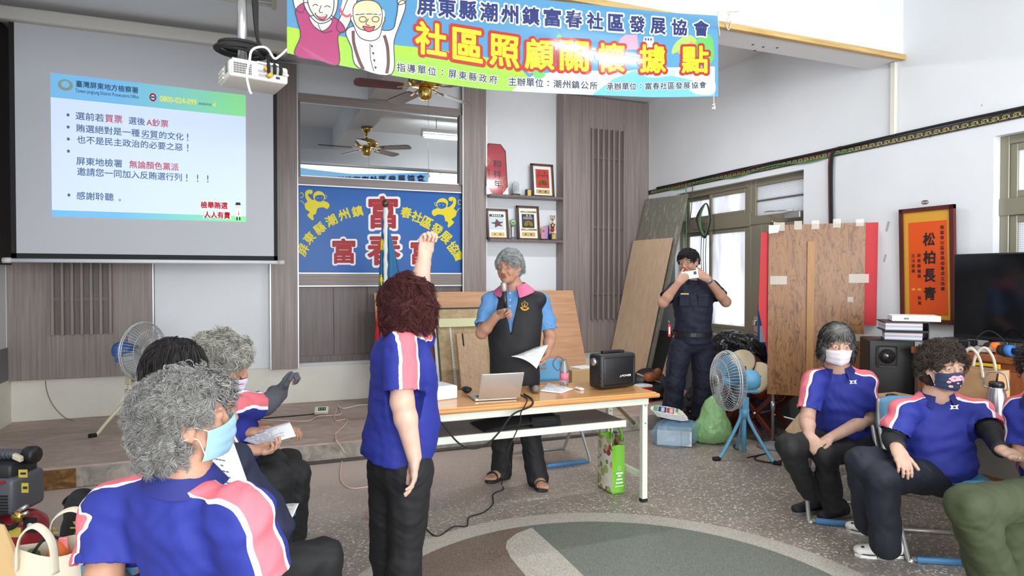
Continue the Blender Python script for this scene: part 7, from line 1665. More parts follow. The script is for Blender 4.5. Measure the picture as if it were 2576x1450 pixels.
q = at(2352, 1210, 3.62); chair('folding_chair', (q.x, q.y, 0), math.degrees(math.atan2(f.y, f.x)), 'blue folding chair under the woman with the flower-print mask')

rt, Hh, f, r, up, S_ = seated('seated woman in olive trousers, cut off by the right edge', 3.0, (2632, 930, 3.0), 255, 0, 0, (2628, 1000, 3.04), (2690, 1215, 3.12), 252,
    [[(2700, 1040, 2.86), (2720, 1150, 2.84), (2690, 1240, 2.78)], [(2566, 1030, 3.14), (2572, 1140, 3.14), (2640, 1222, 2.98)]],
    lambda S: [((-RGT, -UPV, FWD), dict()), ((-RGT - UPV * .3, -UPV, FWD), dict())],
    [((2660, 1250, 3.0), (2440, 1275, 2.82), (2494, 1440, 2.88)), ((2690, 1262, 3.2), (2520, 1285, 3.1), (2545, 1440, 3.12))],
    dict(CURLY, n=1200, low=-.06), HB, 51, SK1, leg_m=M_olive, w=1.0, leg_r=(.105, .088, .085))
q = at(2720, 1240, 3.14); chair('folding_chair', (q.x, q.y, 0), math.degrees(math.atan2(f.y, f.x)), 'blue folding chair at the right edge under the olive trousers')

# --- seated row on the left, seen from behind
rt, Hh, f, r, up, S_ = seated('seated woman nearest the camera, back view, curly grey hair and pale blue mask', 1.65, (464, 1060, 1.66), 52, 6, 2, (462, 1196, 1.66), (452, 1640, 1.80), 30,
    [[(292, 1288, 1.72), (262, 1440, 1.66), (330, 1560, 1.85)], [(604, 1300, 1.60), (655, 1470, 1.62), (640, 1590, 1.80)]],
    lambda S: [((FWD, -UPV, RGT), dict()), ((FWD, -UPV, -RGT), dict())],
    [((540, 1660, 1.8), (720, 1640, 2.1), (740, 1850, 2.1)), ((400, 1660, 1.85), (520, 1600, 2.2), (540, 1850, 2.2))],
    dict(CURLY, vol=.008, n=17000, rad=.00062, L=.04, front=.078, low=-.08, clumps=700, curl=(.0062, 2.1), lift=.4, seg=13, bump=.008, keep=lambda L: ~((L[:, 1] > -.02) & (L[:, 2] < .022)) & (L[:, 1] < .045), side=.016), HG, 61, SK3, w=1.06, look=(0, .1), leg_r=(.1, .08, .06), sl_r=(.078, .08), has_eyes=True, h_body=.005, sl_len=.86, g=.94)
face_mask(rt, Hh, .98, BMASK, half=74); collar_l = None
q = at(530, 1660, 2.06); chair('folding_chair', (q.x, q.y, 0), 66, 'blue folding chair under the woman nearest the camera')
rt, Hh, f, r, up, S_ = seated('seated woman in navy jacket reading a large sheet, hidden behind the nearest head', 2.05, (502, 1028, 2.08), 62, -6, 0, (492, 1120, 2.12), (505, 1440, 2.28), 45,
    [[(425, 1160, 2.22), (470, 1330, 2.40), (560, 1290, 2.50)], [(580, 1180, 2.02), (690, 1330, 2.06), (612, 1345, 2.30)]],
    lambda S: [((FWD + UPV * .3, RGT, UPV), dict()), ((FWD - RGT * .3 + UPV * .3, -RGT, UPV), dict())],
    [((590, 1460, 2.24), (810, 1408, 2.44), (815, 1610, 2.44)), ((510, 1440, 2.40), (690, 1390, 2.75), (700, 1560, 2.75))],
    dict(CURLY, n=1600, vol=.01), HG, 71, SK3, torso_m=M_navyj, collar_m=M_navyj, polo=False, sleeve='long', leg_r=(.098, .076, .06), sl_r=(.07, .066), w=1.0)
q = at(605, 1450, 2.4); chair('folding_chair', (q.x, q.y, 0), 52, 'blue folding chair under the woman in the navy jacket')
sheet('paper_sheet', [at(500, 1262, 1.93), at(650, 1292, 1.90), at(588, 1116, 1.98), at(450, 1090, 2.0)], 'large sheet of paper read by the woman in the navy jacket', 9, .02)
rt, Hh, f, r, up, S_ = seated('seated woman with short black hair holding a printed sheet, dark watch on wrist', 2.55, (446, 938, 2.55), 35, -8, 0, (455, 1010, 2.58), (490, 1255, 2.72), 55,
    [[(452, 1030, 2.78), (520, 1110, 2.95), (616, 1088, 2.98)], [(520, 1050, 2.52), (575, 1150, 2.66), (625, 1134, 2.80)]],
    lambda S: [((RGT + FWD * .2, -UPV, FWD), dict(curls=(30, 32, 34, 36), thumb=(.85, .3, -.3))), ((RGT + FWD * .1 - UPV * .05, UPV * .8, FWD * .6), dict(curls=(40, 42, 46, 48), thumb=(.85, .4, .3)))],
    [((530, 1260, 2.66), (690, 1210, 2.86), (690, 1380, 2.9)), ((490, 1240, 2.9), (680, 1170, 3.1), (690, 1330, 3.1))],
    dict(vol=.018, front=.055, low=-.06, n=1500, L=.06, curl=(.002, .4), rad=.0018, bump=.003, droop=.8, lift=.2, clumps=90), HB, 81, SK1, leg_r=(.096, .076, .06))
b = MB(); w_ = S_[0][2]; d_ = (S_[0][2] - S_[0][1]).normalized(); b.tube([w_ - d_ * .03, w_ - d_ * .008], .034, mat('watch_purple_black', (40, 30, 46), .5), 16); b.build('wristwatch', rt)
q = at(575, 1275, 2.84); chair('folding_chair', (q.x, q.y, 0), 52, 'blue folding chair under the woman with short black hair')
sheet('printed_sheet', [at(668, 1127, 2.84), at(745, 1098, 2.9), at(729, 1062, 2.98), at(602, 1106, 2.96)], 'printed sheet held low by the woman with short black hair', 10, .008)
rt, Hh, f, r, up, S_ = seated('seated woman with pale curly hair, mask at her chin, stretching out a grey-sleeved arm', 2.95, (562, 915, 2.95), 84, -16, 0, (560, 990, 3.0), (575, 1225, 3.12), 72,
    [[(560, 1010, 3.2), (640, 1085, 3.35), (690, 1080, 3.3)], [(590, 1022, 2.94), (668, 1020, 3.12), (704, 988, 3.3)]],
    lambda S: [((RGT, -UPV, FWD), dict()), ((RGT * .4 + UPV * .7, RGT * .5 - UPV * .3, -FWD * .5 + UPV * .4), dict(curls=(72, 75, 78, 80), thumb=(.8, .4, .3)))],
    [((610, 1235, 3.06), (740, 1195, 3.16), (735, 1340, 3.2)), ((600, 1225, 3.25), (720, 1165, 3.36), (720, 1310, 3.4))],
    dict(CURLY, vol=.018, n=4500, rad=.0011, low=-.05, front=.055), HW, 91, SK3, leg_r=(.09, .074, .06), guards=[(1, .5, 1.0, M_gguard)], sl_r=(.066, .066))
face_mask(rt, Hh, .98, mat('mask_lilac', (206, 196, 214), .8), low=-.03, half=60)
S = SDF(); w_ = S_[1][2]; hand_sdf(S, w_, RGT * .4 + UPV * .7, RGT * .5 - UPV * .3, -FWD * .5 + UPV * .4, curls=(72, 75, 78, 80), thumb=(.8, .4, .3), sc=1.12); S.cone(w_ - RGT * .03, w_, .036, .036, .02); V, Q = S.mesh(.004); np_mesh('glove', [(V, Q, 0)], rt, [M_gguard])
q = at(580, 1245, 3.16); chair('folding_chair', (q.x, q.y, 0), math.degrees(math.atan2(f.y, f.x)), 'blue folding chair under the woman with the grey sleeve')
sheet('paper_sheet', [at(712, 1302, 2.62), at(729, 1318, 2.58), at(752, 1267, 2.66), at(700, 1272, 2.74)], 'corner of a white sheet showing beyond the navy sleeve', 3, .005)
# ================================================================ FLOOR FANS
def cage_fan(label, C, hd, R, motor_m, post_m, blade_m, foot_h, hub, feet, tip_m, wire=.0016, tilt=0):
    C = Vector(C); n = heading(hd); n = (n + UPV * math.tan(math.radians(tilt))).normalized(); s = UPV.cross(n).normalized(); u = n.cross(s); hub = Vector(hub)
    t = thing('floor_fan', (hub.x, hub.y, foot_h), label, 'fan', 'floor fans'); W = mat('fan_wire', (206, 208, 208), .35, .3)
    def ring(r, dn): return [C + s * r * math.cos(k * .2618) + u * r * math.sin(k * .2618) + n * dn for k in range(24)]
    b = MB(); b.tube(ring(R, 0), .006, W, 6, closed=True); b.tube(ring(R, .018), .004, W, 6, closed=True)
    for dn, r in ((.075, R * .72), (-.07, R * .75), (.09, R * .4)): b.tube(ring(r, dn), .0022, W, 5, closed=True)
    for sg, dp in ((1, .1), (-1, -.095)):
        for k in range(56):
            a = k * 2 * math.pi / 56; e = s * math.cos(a) + u * math.sin(a); e2 = s * math.cos(a + .25 * sg) + u * math.sin(a + .25 * sg)
            b.tube([C + e * R * .985, C + e * R * .95 + n * dp * .45, C + e * R * .75 + n * dp * .78, C + (e + e2) * .5 * R * .45 + n * dp, C + e2 * R * .2 + n * dp * 1.04], wire, W, 4, cap=False)
    b.build('guard', t)
    b = MB(); b.lathe([(R * .2, .1), (R * .2, .108), (R * .1, .112), (.001, .112)], C, n, W, 20); b.lathe([(.022, .113), (.022, .116)], C, n, M_dado, 12)
    for k in range(10): a = k * .6283; b.obox(C + (s * math.cos(a) + u * math.sin(a)) * R * .15 + n * .111, (s * math.cos(a) + u * math.sin(a)) * R * .07, n.cross(s * math.cos(a) + u * math.sin(a)) * .008, n * .004, M_dado)
    b.build('badge', t)
    for k in range(4):
        b = MB(); a0 = k * math.pi / 2 + .4
        def bl(q, w, a0=a0): r = R * (.16 + .72 * q); a = a0 + (w - .5) * (1.15 - .25 * q) + .25 * q; return C + (s * math.cos(a) + u * math.sin(a)) * r + n * ((w - .5) * .07)
        b.grid(bl, 6, 6, blade_m, th=n * .003); b.build('blade', t)
    b = MB(); b.lathe([(.02, .06), (.045, .03), (.045, -.07), (.001, -.07)], C, n, blade_m, 16); b.build('blade_hub', t)
    b = MB(); b.lathe([(.05, -.1), (.085, -.11), (.088, -.2), (.07, -.25), (.03, -.262), (.001, -.262)], C, n, motor_m, 22); b.obox(C - n * .17 - UPV * .085, n * .15, s * .09, UPV * .03, motor_m, bev=.008); b.lathe([(.006, 0), (.006, .03)], C - n * .15 + u * .085, u, M_black, 8); b.build('motor', t)
    top = Vector((hub.x, hub.y, C.z - .1)); b = MB(); b.tube([C - n * .15 - u * .08, top], [.022, .026], post_m, 12); b.tube([top, Vector((hub.x, hub.y, foot_h + .06))], .019, post_m, 12); b.obox(Vector((hub.x, hub.y, C.z - .22)), s * .06, n * .06, UPV * .16, post_m, bev=.006); b.build('post', t)
    b = MB(); b.obox(Vector((hub.x, hub.y, C.z - .22)) + n * .033, s * .04, n * .004, UPV * .12, M_port, bev=.002)
    for k in range(3): b.obox(Vector((hub.x, hub.y, C.z - .25 + .03 * k)) + n * .036, s * .02, n * .006, UPV * .016, mat('switch_red', (200, 40, 40), .4) if k == 1 else M_black, bev=.002)
    b.build('switch_panel', t)
    b = MB(); b.lathe([(.038, -.04), (.04, .04)], hub, UPV, post_m, 16); b.build('leg_collar', t)
    for p in feet:
        p = Vector(p); d = (p - hub); d.z = 0; L = d.length; d.normalize(); q = spline([hub + d * .03 + UPV * .03, hub + d * .045 - UPV * .06, hub + d * (L * .62) + UPV * ((foot_h + .1 - hub.z)), hub + d * (L * .8) + UPV * (foot_h + .03 - hub.z), hub + d * (L - .04) + UPV * (foot_h + .016 - hub.z), p + UPV * .016], 5)
        b = MB(); b.tube(q, .0145, post_m, 10); lg = b.build('leg', t); b = MB(); b.tube([p + UPV * .016 - d * .05, p + UPV * .016 + d * .01], .018, tip_m, 10); b.build('foot_cap', lg)
    return t
M_fblue = mat('fan_blue', (104, 170, 206), .35); M_fbl2 = mat('fan_motor_blue', (44, 110, 200), .3); M_fcream = mat('fan_cream', (214, 210, 176), .4); M_fclear = mat('fan_blade_clear', (168, 170, 172), .2, alpha=.6)
hb = at(1872, 1040, 5.42)
cage_fan('light blue floor fan on a tripod stand facing left', at(1832, 958, 5.38), 262, .245, M_fblue, M_fblue, mat('fan_blade_blue', (120, 176, 206), .25, alpha=.7), 0.0, hb, [onz(1797, 1160), onz(1962, 1172), onz(1850, 1128)], M_blackr)
hb = at(327, 992, 5.72)
cage_fan('cream floor fan with blue motor on the stage', at(358, 884, 5.62), 103, .25, M_fbl2, M_fcream, M_fclear, STEP_H, hb, [onz(226, 1102, STEP_H), onz(400, 1098, STEP_H), onz(345, 1050, STEP_H)], M_blackr)
cable('fan_cable', [onz(1880, 1152, .006), onz(1935, 1140, .006), onz(1905, 1148, .006), onz(1902, 1158, .006), onz(1948, 1164, .006), onz(1985, 1150, .006)], .005, M_blackr, 'black cord curled on the floor beside the light blue fan')

# ================================================================ FLAG
fp = at(970, 700, 6.2); FZ = at(970, 520, 6.2).z
t = thing('flag', (fp.x, fp.y, STEP_H), 'blue association flag furled on a pole before the signboard', 'flag')
b = MB(); b.tube([(fp.x, fp.y, STEP_H + .02), (fp.x, fp.y, FZ)], .012, M_steel, 12); b.build('pole', t)
b = MB(); b.lathe([(.17, 0), (.17, .02), (.04, .04), (.02, .3)], (fp.x, fp.y, STEP_H), UPV, M_dado, 24); b.build('base', t)
b = MB(); b.ball((fp.x, fp.y, FZ + .03), (.033, .033, .038), mat('dark_finial', (92, 76, 62), .3, .5), 16); b.build('finial', t)
b = MB(); b.tube([Vector((fp.x + .003 * math.sin(k * 2.2), fp.y - .002, FZ - .01 - k * .045)) for k in range(23)], [.021 + .003 * math.sin(k * 1.7) for k in range(23)], mat('flag_sleeve_white', (226, 226, 224), .7), 12); b.build('sleeve', t)
M_flb = mat('flag_blue', (38, 104, 150), .6, bump=.002, bscale=10); M_flr = mat('flag_red', (188, 44, 50), .6)
def flag(sd, z0, z1, w0, w1, ph):
    return lambda s, q: Vector((fp.x, fp.y, 0)) + RGT * sd * (.012 + s * (w0 + (w1 - w0) * q ** .8)) + FWD * (.035 * math.sin(s * 6 + q * 4 + ph) * (.3 + q) - .0) + UPV * (z0 + (z1 - z0) * q)
b = MB(); b.grid(flag(-1, FZ - .05, .72, .01, .1, 0), 10, 24, M_flb); b.grid(flag(1, FZ - .16, .62, .005, .27, 1.5), 14, 24, M_flb); b.build('cloth', t)
b = MB(); f1 = flag(-1, FZ - .05, .72, .01, .1, 0)
b.grid(lambda s, q: f1(.05 + .95 * s, .62 + .38 * q) - FWD * .006, 8, 8, M_flr); b.build('red_panel', t)
b = MB(); f2 = flag(1, FZ - .16, .62, .005, .27, 1.5)
for ch, q0 in (('州', .38), ('果', .52), ('社', .66)): b.text(ch, lambda x, y, l: f2(.35 + .45 * x, q0 + .085 * (1 - y)) - FWD * (.008 + l), 0, 0, 1, 1, M_syel, .05)
for ch, q0 in (('富', .18), ('州', .42)): b.text(ch, lambda x, y, l: f1(.2 + .7 * x, q0 + .08 * (1 - y)) - FWD * (.008 + l), 0, 0, 1, 1, M_syel, .05)
b.build('yellow_lettering', t)

# ================================================================ BAGS AND ODDMENTS
def blob(name, parts, m, label, cat, amp=.014, fr=16, seed=1, h=.009, base=None, extra=None):
    S = SDF()
    for c, rad in parts: S.ell(c, rad, None, .05)
    if base is not None: S.cut((0, 0, base), (0, 0, -1))
    V, Q = S.mesh(h); N_ = vnormals(V, Q); V = V + N_ * (amp * (wob(V, fr, seed) + .6 * np.abs(wob(V * [1, 1, .5], fr * 2, seed + 2))))[:, None]
    if base is not None: V[:, 2] = np.maximum(V[:, 2], base + .001)
    c0 = Vector(V.mean(0)); c0.z = V[:, 2].min(); t = thing(name, c0, label, cat); np_mesh('bag_skin', [(V, Q, 0)], t, [m])
    if extra: extra(t)
    return t
M_gbag = mat('black_bin_liner', (20, 20, 22), .22, bump=.012, bscale=14)
c = at(1842, 900, 6.75); blob('garbage_bag', [(c, (.26, .26, .28)), (c + Vector((-.02, -.1, -.2)), (.28, .28, .22)), (c + Vector((.02, -.2, .05)), (.18, .2, .2))], M_gbag, 'bulging black bin bag below the window sill', 'bag', base=STEP_H + .02, seed=4)
c = at(1790, 990, 6.62); blob('garbage_bag', [(c + Vector((0, 0, -.1)), (.3, .22, .22)), (c + Vector((-.15, .0, -.16)), (.22, .2, .14))], M_gbag, 'slumped black bin bag behind the police officer', 'bag', base=STEP_H + .02, seed=9)
t = thing('paper_card', at(1846, 858, 6.6), 'small white printed card on top of the black bags', 'card'); c = at(1844, 853, 6.7); b = MB(); b.obox(c, RGT * .16, FWD * .1 + UPV * .03, UPV * .006, M_paper); b.build('card', t); b = MB(); b.obox(c + UPV * .005 + RGT * .01, RGT * .06, FWD * .04 + UPV * .012, UPV * .004, M_dado); b.build('print', t)
p = onz(1640, 985, STEP_H); t = thing('instrument_case', p, 'open black case with a brown carved object inside', 'case'); c = at(1632, 952, 7.3); c.z = STEP_H
b = MB(); b.lathe([(.16, 0), (.19, .03), (.19, .1), (.15, .13)], c + UPV * .13, (-FWD + UPV * .9).normalized(), M_black, 22); b.box((c.x - .2, c.y - .12, c.z), (c.x + .2, c.y + .15, c.z + .12), M_black, bev=.03, seg=2); b.build('shell', t)
b = MB(); mw_ = wood('carved_brown', (128, 66, 36), (160, 92, 54), (9, 9, 9), .4); b.ball(c + UPV * .26 - FWD * .12, (.1, .06, .055), mw_, 16); b.ball(c + UPV * .3 - FWD * .12 + RGT * .07, (.05, .04, .06), mw_, 12); b.tube([c + UPV * .3 - FWD * .14 - RGT * .16, c + UPV * .2 - FWD * .14 + RGT * .1], .008, M_tanply, 6); b.build('carving', t)
c = at(1616, 968, 7.1); c.z = STEP_H; t = thing('red_tin', c, 'red and black tin with a pale lid behind the amplifier', 'tin'); b = MB(); b.box((c.x - .09, c.y - .06, c.z), (c.x + .09, c.y + .06, c.z + .17), mat('tin_red', (176, 30, 36), .35), bev=.004); b.build('body', t); b = MB(); b.box((c.x - .092, c.y - .062, c.z + .165), (c.x + .092, c.y + .062, c.z + .19), M_paper, bev=.004); b.build('lid', t); b = MB(); b.box((c.x + .03, c.y - .063, c.z + .02), (c.x + .085, c.y - .0605, c.z + .13), M_black); b.build('label_panel', t)
c = at(1462, 958, 6.3); c.z = STEP_H; t = thing('cardboard_box', c, 'brown cardboard box on the stage behind the blue chair', 'box'); M_card = mat('cardboard', (192, 160, 112), .75); zt2 = at(1462, 926, 6.3).z; b = MB(); b.box((c.x - .16, c.y - .12, c.z), (c.x + .13, c.y + .14, zt2), M_card, bev=.004); b.build('carton', t); b = MB(); b.obox((c.x + .02, c.y, zt2 + .006), (.2, .05, 0), (-.04, .16, 0), (0, 0, .008), M_paper); b.build('booklet', t)
p = onz(1496, 968, TH); t = thing('bottle', Vector((2.02, 4.22, TH)), 'pink-labelled drink bottle with a blue cord beside the amplifier', 'bottle'); q = Vector((2.10, 4.2, TH)); b = MB(); b.lathe([(.03, 0), (.033, .02), (.031, .12), (.015, .165), (.015, .18)], q, UPV, M_cryst, 18); b.build('body', t); b = MB(); b.lathe([(.0335, .03), (.0335, .085)], q, UPV, mat('label_pink', (214, 120, 140), .5), 18); b.build('label_band', t); b = MB(); b.tube(spline([q + UPV * .17, q + Vector((-.05, 0, .2)), q + Vector((-.09, 0, .15)), q + Vector((-.05, 0, .1)), q + Vector((-.02, 0, .14))], 6), .004, mat('cord_blue', (60, 90, 140), .6), 6); b.build('cord', t)
# drums on folding stands
M_drum = mat('drum_red_lacquer', (122, 44, 32), .2, var=.12, vscale=4); M_hide = mat('drum_skin', (224, 206, 170), .6, var=.06, vscale=5); M_stand = mat('stand_red_wood', (92, 34, 28), .35)
def drum(label, c, n, R, Ln, feet_z):
    c = Vector(c); n = unit(n); t = thing('drum', (c.x, c.y, feet_z), label, 'drum', 'barrel drums')
    b = MB(); b.lathe([(R * .93, -.01), (R * 1.02, -Ln * .12), (R * 1.16, -Ln * .5), (R * 1.02, -Ln * .88), (R * .93, -Ln)], c, n, M_drum, 32); b.build('shell', t)
    for k, dn in ((1, 0), (-1, -Ln)):
        b = MB(); b.lathe([(R * .99, -.04 * k + dn), (R * .97, .0 + dn), (R * .9, .006 * k + dn), (.001, .008 * k + dn)], c, n, M_hide, 32); b.build('skin', t)
    b = MB(); s = n.orthogonal().normalized(); u = n.cross(s)
    for k in range(40):
        a = k * 2 * math.pi / 40
        for dn in (-.018, -Ln + .018): b.ball(c + (s * math.cos(a) + u * math.sin(a)) * R * 1.0 + n * dn, .0065, M_black, 6)
    b.build('studs', t)
    g = c - n * Ln * .5; h_ = Vector((n.x, n.y, 0)).normalized(); w = Vector((-h_.y, h_.x, 0))
    for sg in (-1, 1):
        for e in (-1, 1):
            b = MB(); b.obox((g + h_ * e * .14 + Vector((0, 0, 0))) * 1.0 + UPV * ((feet_z - g.z) * .5 + (g.z - feet_z) * .0 - 0.0) + w * .0, w * (sg * .46) + UPV * max(.3, g.z - feet_z - R * .55), h_ * .03, (UPV * .46 - w * sg * (g.z - feet_z)) .normalized() * .045, M_stand, bev=.003); b.build('stand_leg', t)
    b = MB(); m_ = Vector((g.x, g.y, (g.z + feet_z) / 2)); b.tube([m_ - h_ * .17, m_ + h_ * .17], .012, M_steel, 8); b.build('pivot_rod', t)
drum('red barrel drum with pale skin on a crossed stand behind the blue fan', at(1902, 950, 5.98), -RGT * .80 + UPV * .42 - FWD * .5, .155, .30, 0.0)
drum('second red barrel drum, mostly hidden by the blue fan', at(1862, 912, 6.12), -RGT * .55 + UPV * .5 - FWD * .55, .14, .26, 0.0)
p = at(1921, 830, 6.45); t = thing('blue_poster', (p.x, p.y, 0), 'narrow blue printed panel behind the wood-grain board', 'poster'); b = MB(); b.obox((p.x, p.y, .62), RGT * .12, FWD * .01, UPV * 1.24, mat('poster_blue', (60, 110, 180), .5), bev=.003); b.build('panel', t); b = MB(); b.obox(Vector((p.x, p.y, .95)) - FWD * .007, RGT * .08, FWD * .002, UPV * .16, M_paper); b.build('white_print', t)
# plastic bags on the floor
M_bblue = mat('pale_blue_film', (150, 196, 226), .12, alpha=.38, bump=.008, bscale=22); M_bgr = mat('pale_green_film', (158, 204, 140), .2, alpha=.93, bump=.012, bscale=13, trans=.0)
q = onz(1690, 1125); X = (onz(1738, 1134) - onz(1650, 1128)).normalized(); Y = Vector((-X.y, X.x, 0))
t = thing('white_box', q + Y * .1, 'white paper box wrapped in the pale blue plastic bag', 'box'); c = q + Y * .12 + X * .02; b = MB(); b.obox(c + UPV * .07, X * .30, Y * .2, UPV * .13, M_paper, bev=.003); b.build('carton', t); b = MB(); b.obox(c + UPV * .07 - Y * .101 + X * .06, X * .003, Y * .002, UPV * .13, M_dado); b.build('seam', t)
blob('plastic_bag', [(c + UPV * .1, (.215, .165, .105)), (c + UPV * .165 + X * .03, (.2, .15, .05)), (c + UPV * .04, (.205, .155, .06))], M_bblue, 'pale blue plastic bag holding a white box, with printed hand fans on top', 'bag', .012, 15, 5, .007, .003)
for k in range(4):
    t = thing('hand_fan', c + UPV * (.255 + .012 * k), ['lowest printed hand fan on the blue plastic bag', 'second printed hand fan from the bottom on the blue bag', 'third printed hand fan from the bottom on the blue bag', 'topmost printed hand fan on the blue plastic bag'][k], 'hand fan', 'printed hand fans')
    cf = c + UPV * (.255 + .012 * k) - X * (.03 + .012 * k) + Y * .01 * k; N_ = (UPV - Y * .18 - X * (-.12)).normalized(); Xf = (X - N_ * X.dot(N_)).normalized(); Yf = N_.cross(Xf); FQ = lambda x, y, l=0.0: cf + Xf * x + Yf * y + N_ * l
    out = [(-.15 + .0, -.03), (-.12, -.075), (.0, -.09), (.1, -.085), (.15, -.05), (.14, .03), (.1, .08), (0, .095), (-.11, .08), (-.15, .03)]; b = MB(); b.poly([FQ(x, y) for x, y in out], M_paper, N_, .003); b.build('blade', t)
    b = MB(); MFb, MFr, MFg, MFy = mat('fan_navy', (36, 60, 130), .5), mat('fan_red', (196, 84, 60), .5), mat('fan_green', (110, 170, 110), .5), mat('fan_yellow', (236, 220, 70), .5)
    for m_, x0, x1 in ((MFg, -.125, -.085), (MFb, -.08, -.01), (MFr, -.005, .06)): b.poly([FQ(x0, -.06, .004), FQ(x1, -.066, .004), FQ(x1, .07, .004), FQ(x0, .066, .004)], m_)
    b.poly([FQ(.09, -.06, .004), FQ(.125, -.05, .004), FQ(.125, -.02, .004), FQ(.09, -.02, .004)], MFy)
    if k == 3:
        for xa in (-.055, .02):
            for q in range(4): b.poly([FQ(xa, -.05 + q * .027, .0045), FQ(xa + .03, -.05 + q * .027, .0045), FQ(xa + .03, -.03 + q * .027, .0045), FQ(xa, -.03 + q * .027, .0045)], M_paper)
        for j in range(4): b.lathe([(.009, 0), (.012, .002), (.009, .004)], FQ(.085 , -.005 + j * .022, .004), N_, MFg, 10)
    b.build('print', t)
q = onz(1797, 1124); blob('plastic_bag', [(q + Y * .16 + UPV * .12, (.16, .14, .15)), (q + Y * .17 + UPV * .25 - X * .01, (.11, .1, .16)), (q + Y * .18 + UPV * .36 + X * .02, (.05, .05, .08)), (q + Y * .15 - X * .12 + UPV * .09, (.09, .09, .1))], M_bgr, 'pale green plastic bag standing on the floor left of the fan', 'bag', .009, 13, 7, .007, .003)

# ================================================================ LEFT FRONT: BENCH, BAGS, COMPRESSOR
BH = .42; bc = at(140, 1375, 2.55); t = thing('bench', (bc.x, bc.y, 0), 'low pale wooden bench beside the nearest woman', 'bench'); M_bench = wood('bench_wood', (190, 156, 116), (216, 186, 148), (26, 2, 20), .5)
BX = RGT; BY = FWD; b = MB(); b0 = FWD * 2.22 - RGT * 1.64; b.obox((b0.x, b0.y, BH - .02), BX * .42, BY * .86, UPV * .04, M_bench, bev=.004); b.build('bench_top', t)
for sx in (-1, 1):
    for sy_ in (-1, 1): b = MB(); c = b0 + BX * sx * .17 + BY * sy_ * .38; b.obox((c.x, c.y, (BH - .04) / 2), BX * .045, BY * .045, UPV * (BH - .04), M_bench, bev=.003); b.build('leg', t)
bq = at(210, 1330, 2.56); bq.z = BH
def blackbag(t):
    b = MB(); M_y = mat('bag_yellow_print', (196, 180, 60), .6)
    for dx, z, w in ((.02, .14, .02), (.03, .11, .014), (-.06, .12, .018), (.03, .05, .02), (.045, .035, .012)):
        for k in range(4): b.obox(bq - FWD * .078 + RGT * (dx + random.uniform(-.01, .01)) + UPV * (z + random.uniform(-.012, .012)), RGT * w, FWD * .004, UPV * .004, M_y)
    b.build('yellow_print', t)
    b = MB(); b.tube(spline([bq + UPV * .2 - RGT * .02, bq + UPV * .225 - RGT * .05, bq + UPV * .2 - RGT * .075, bq + UPV * .185 - RGT * .06], 5), .012, M_nyl, 8, flat=.4); b.build('strap', t)
blob('black_bag', [(bq + UPV * .06, (.075, .06, .08)), (bq + UPV * .14, (.06, .05, .09)), (bq + UPV * .2 - RGT * .01, (.035, .03, .05))], M_nyl, 'small black cloth bag with yellow print on the bench', 'bag', .006, 14, 3, .005, BH + .002, blackbag)
tq = b0 + BX * .16 - BY * .12; tq = Vector((tq.x, tq.y, BH)); M_canvas = mat('cream_canvas', (226, 214, 192), .85, bump=.003, bscale=10)
t = thing('tote_bag', tq, 'cream canvas tote bag with open handles on the bench', 'bag'); b = MB()
def tote(s, q): a = s * 6.2832; r = 1 + .06 * math.sin(3 * a + q * 4); return tq + BX * (.105 * math.cos(a) * r * (.9 + .12 * math.sin(q * 2.6))) + BY * (.075 * math.sin(a) * r) + UPV * (.004 + .215 * q + .01 * math.sin(2 * a) * q)
b.grid(tote, 36, 10, M_canvas); b.poly([tote(k / 20, 0) for k in range(20)], M_canvas); b.build('body', t)
for sg, hp, rot in ((-1, .06, 0), (1, .055, .4)):
    b = MB(); c = tq + BY * sg * .074 + UPV * .2; b.tube(spline([c - BX * .06 - UPV * .03, c - BX * .05 + UPV * .07, c + BX * .0 + UPV * .11 + BX * rot * .05, c + BX * (.05 + rot * .1) + UPV * .06, c + BX * (.06 + rot * .06) - UPV * .04], 7), .014, M_canvas, 8, flat=.25); b.build('handle', t)
t = thing('orange_pouch', tq + UPV * .16, 'orange pouch in the open cream tote bag', 'pouch'); b = MB(); b.ball(tq + UPV * .175 + BX * .02, (.035, .05, .06), mat('pouch_orange', (222, 108, 50), .5), 14); b.build('pouch', t); b = MB(); b.obox(tq + UPV * .22 + BX * .035, BX * .03, BY * .012, UPV * .05, mat('pouch_pink', (224, 130, 130), .5), bev=.004); b.build('flap', t)
t = thing('dark_cord', tq + UPV * .18, 'dark cord and green bundle inside the tote bag', 'cord'); b = MB(); b.tube(spline([tq + UPV * .2 - BX * .05 - BY * .02, tq + UPV * .235 - BX * .03, tq + UPV * .245 + BX * .01, tq + UPV * .2 + BX * .03 + BY * .03], 6), .005, M_blackr, 8); b.build('cord', t); b = MB(); b.ball(tq + UPV * .18 - BX * .065, (.022, .025, .028), mat('leaf_bundle', (76, 104, 50), .7), 10); b.build('bundle', t)
t = thing('cardboard_sheet', b0 - BX * .3, 'plain brown cardboard sheet at the lower left corner', 'cardboard'); q0 = at(-40, 1500, 2.0); b = MB(); b.poly([at(-60, 1560, 1.98), at(100, 1560, 1.98), at(66, 1440, 2.06), at(8, 1322, 2.12), at(-60, 1310, 2.12)], M_card, FWD, .006); b.build('sheet', t)
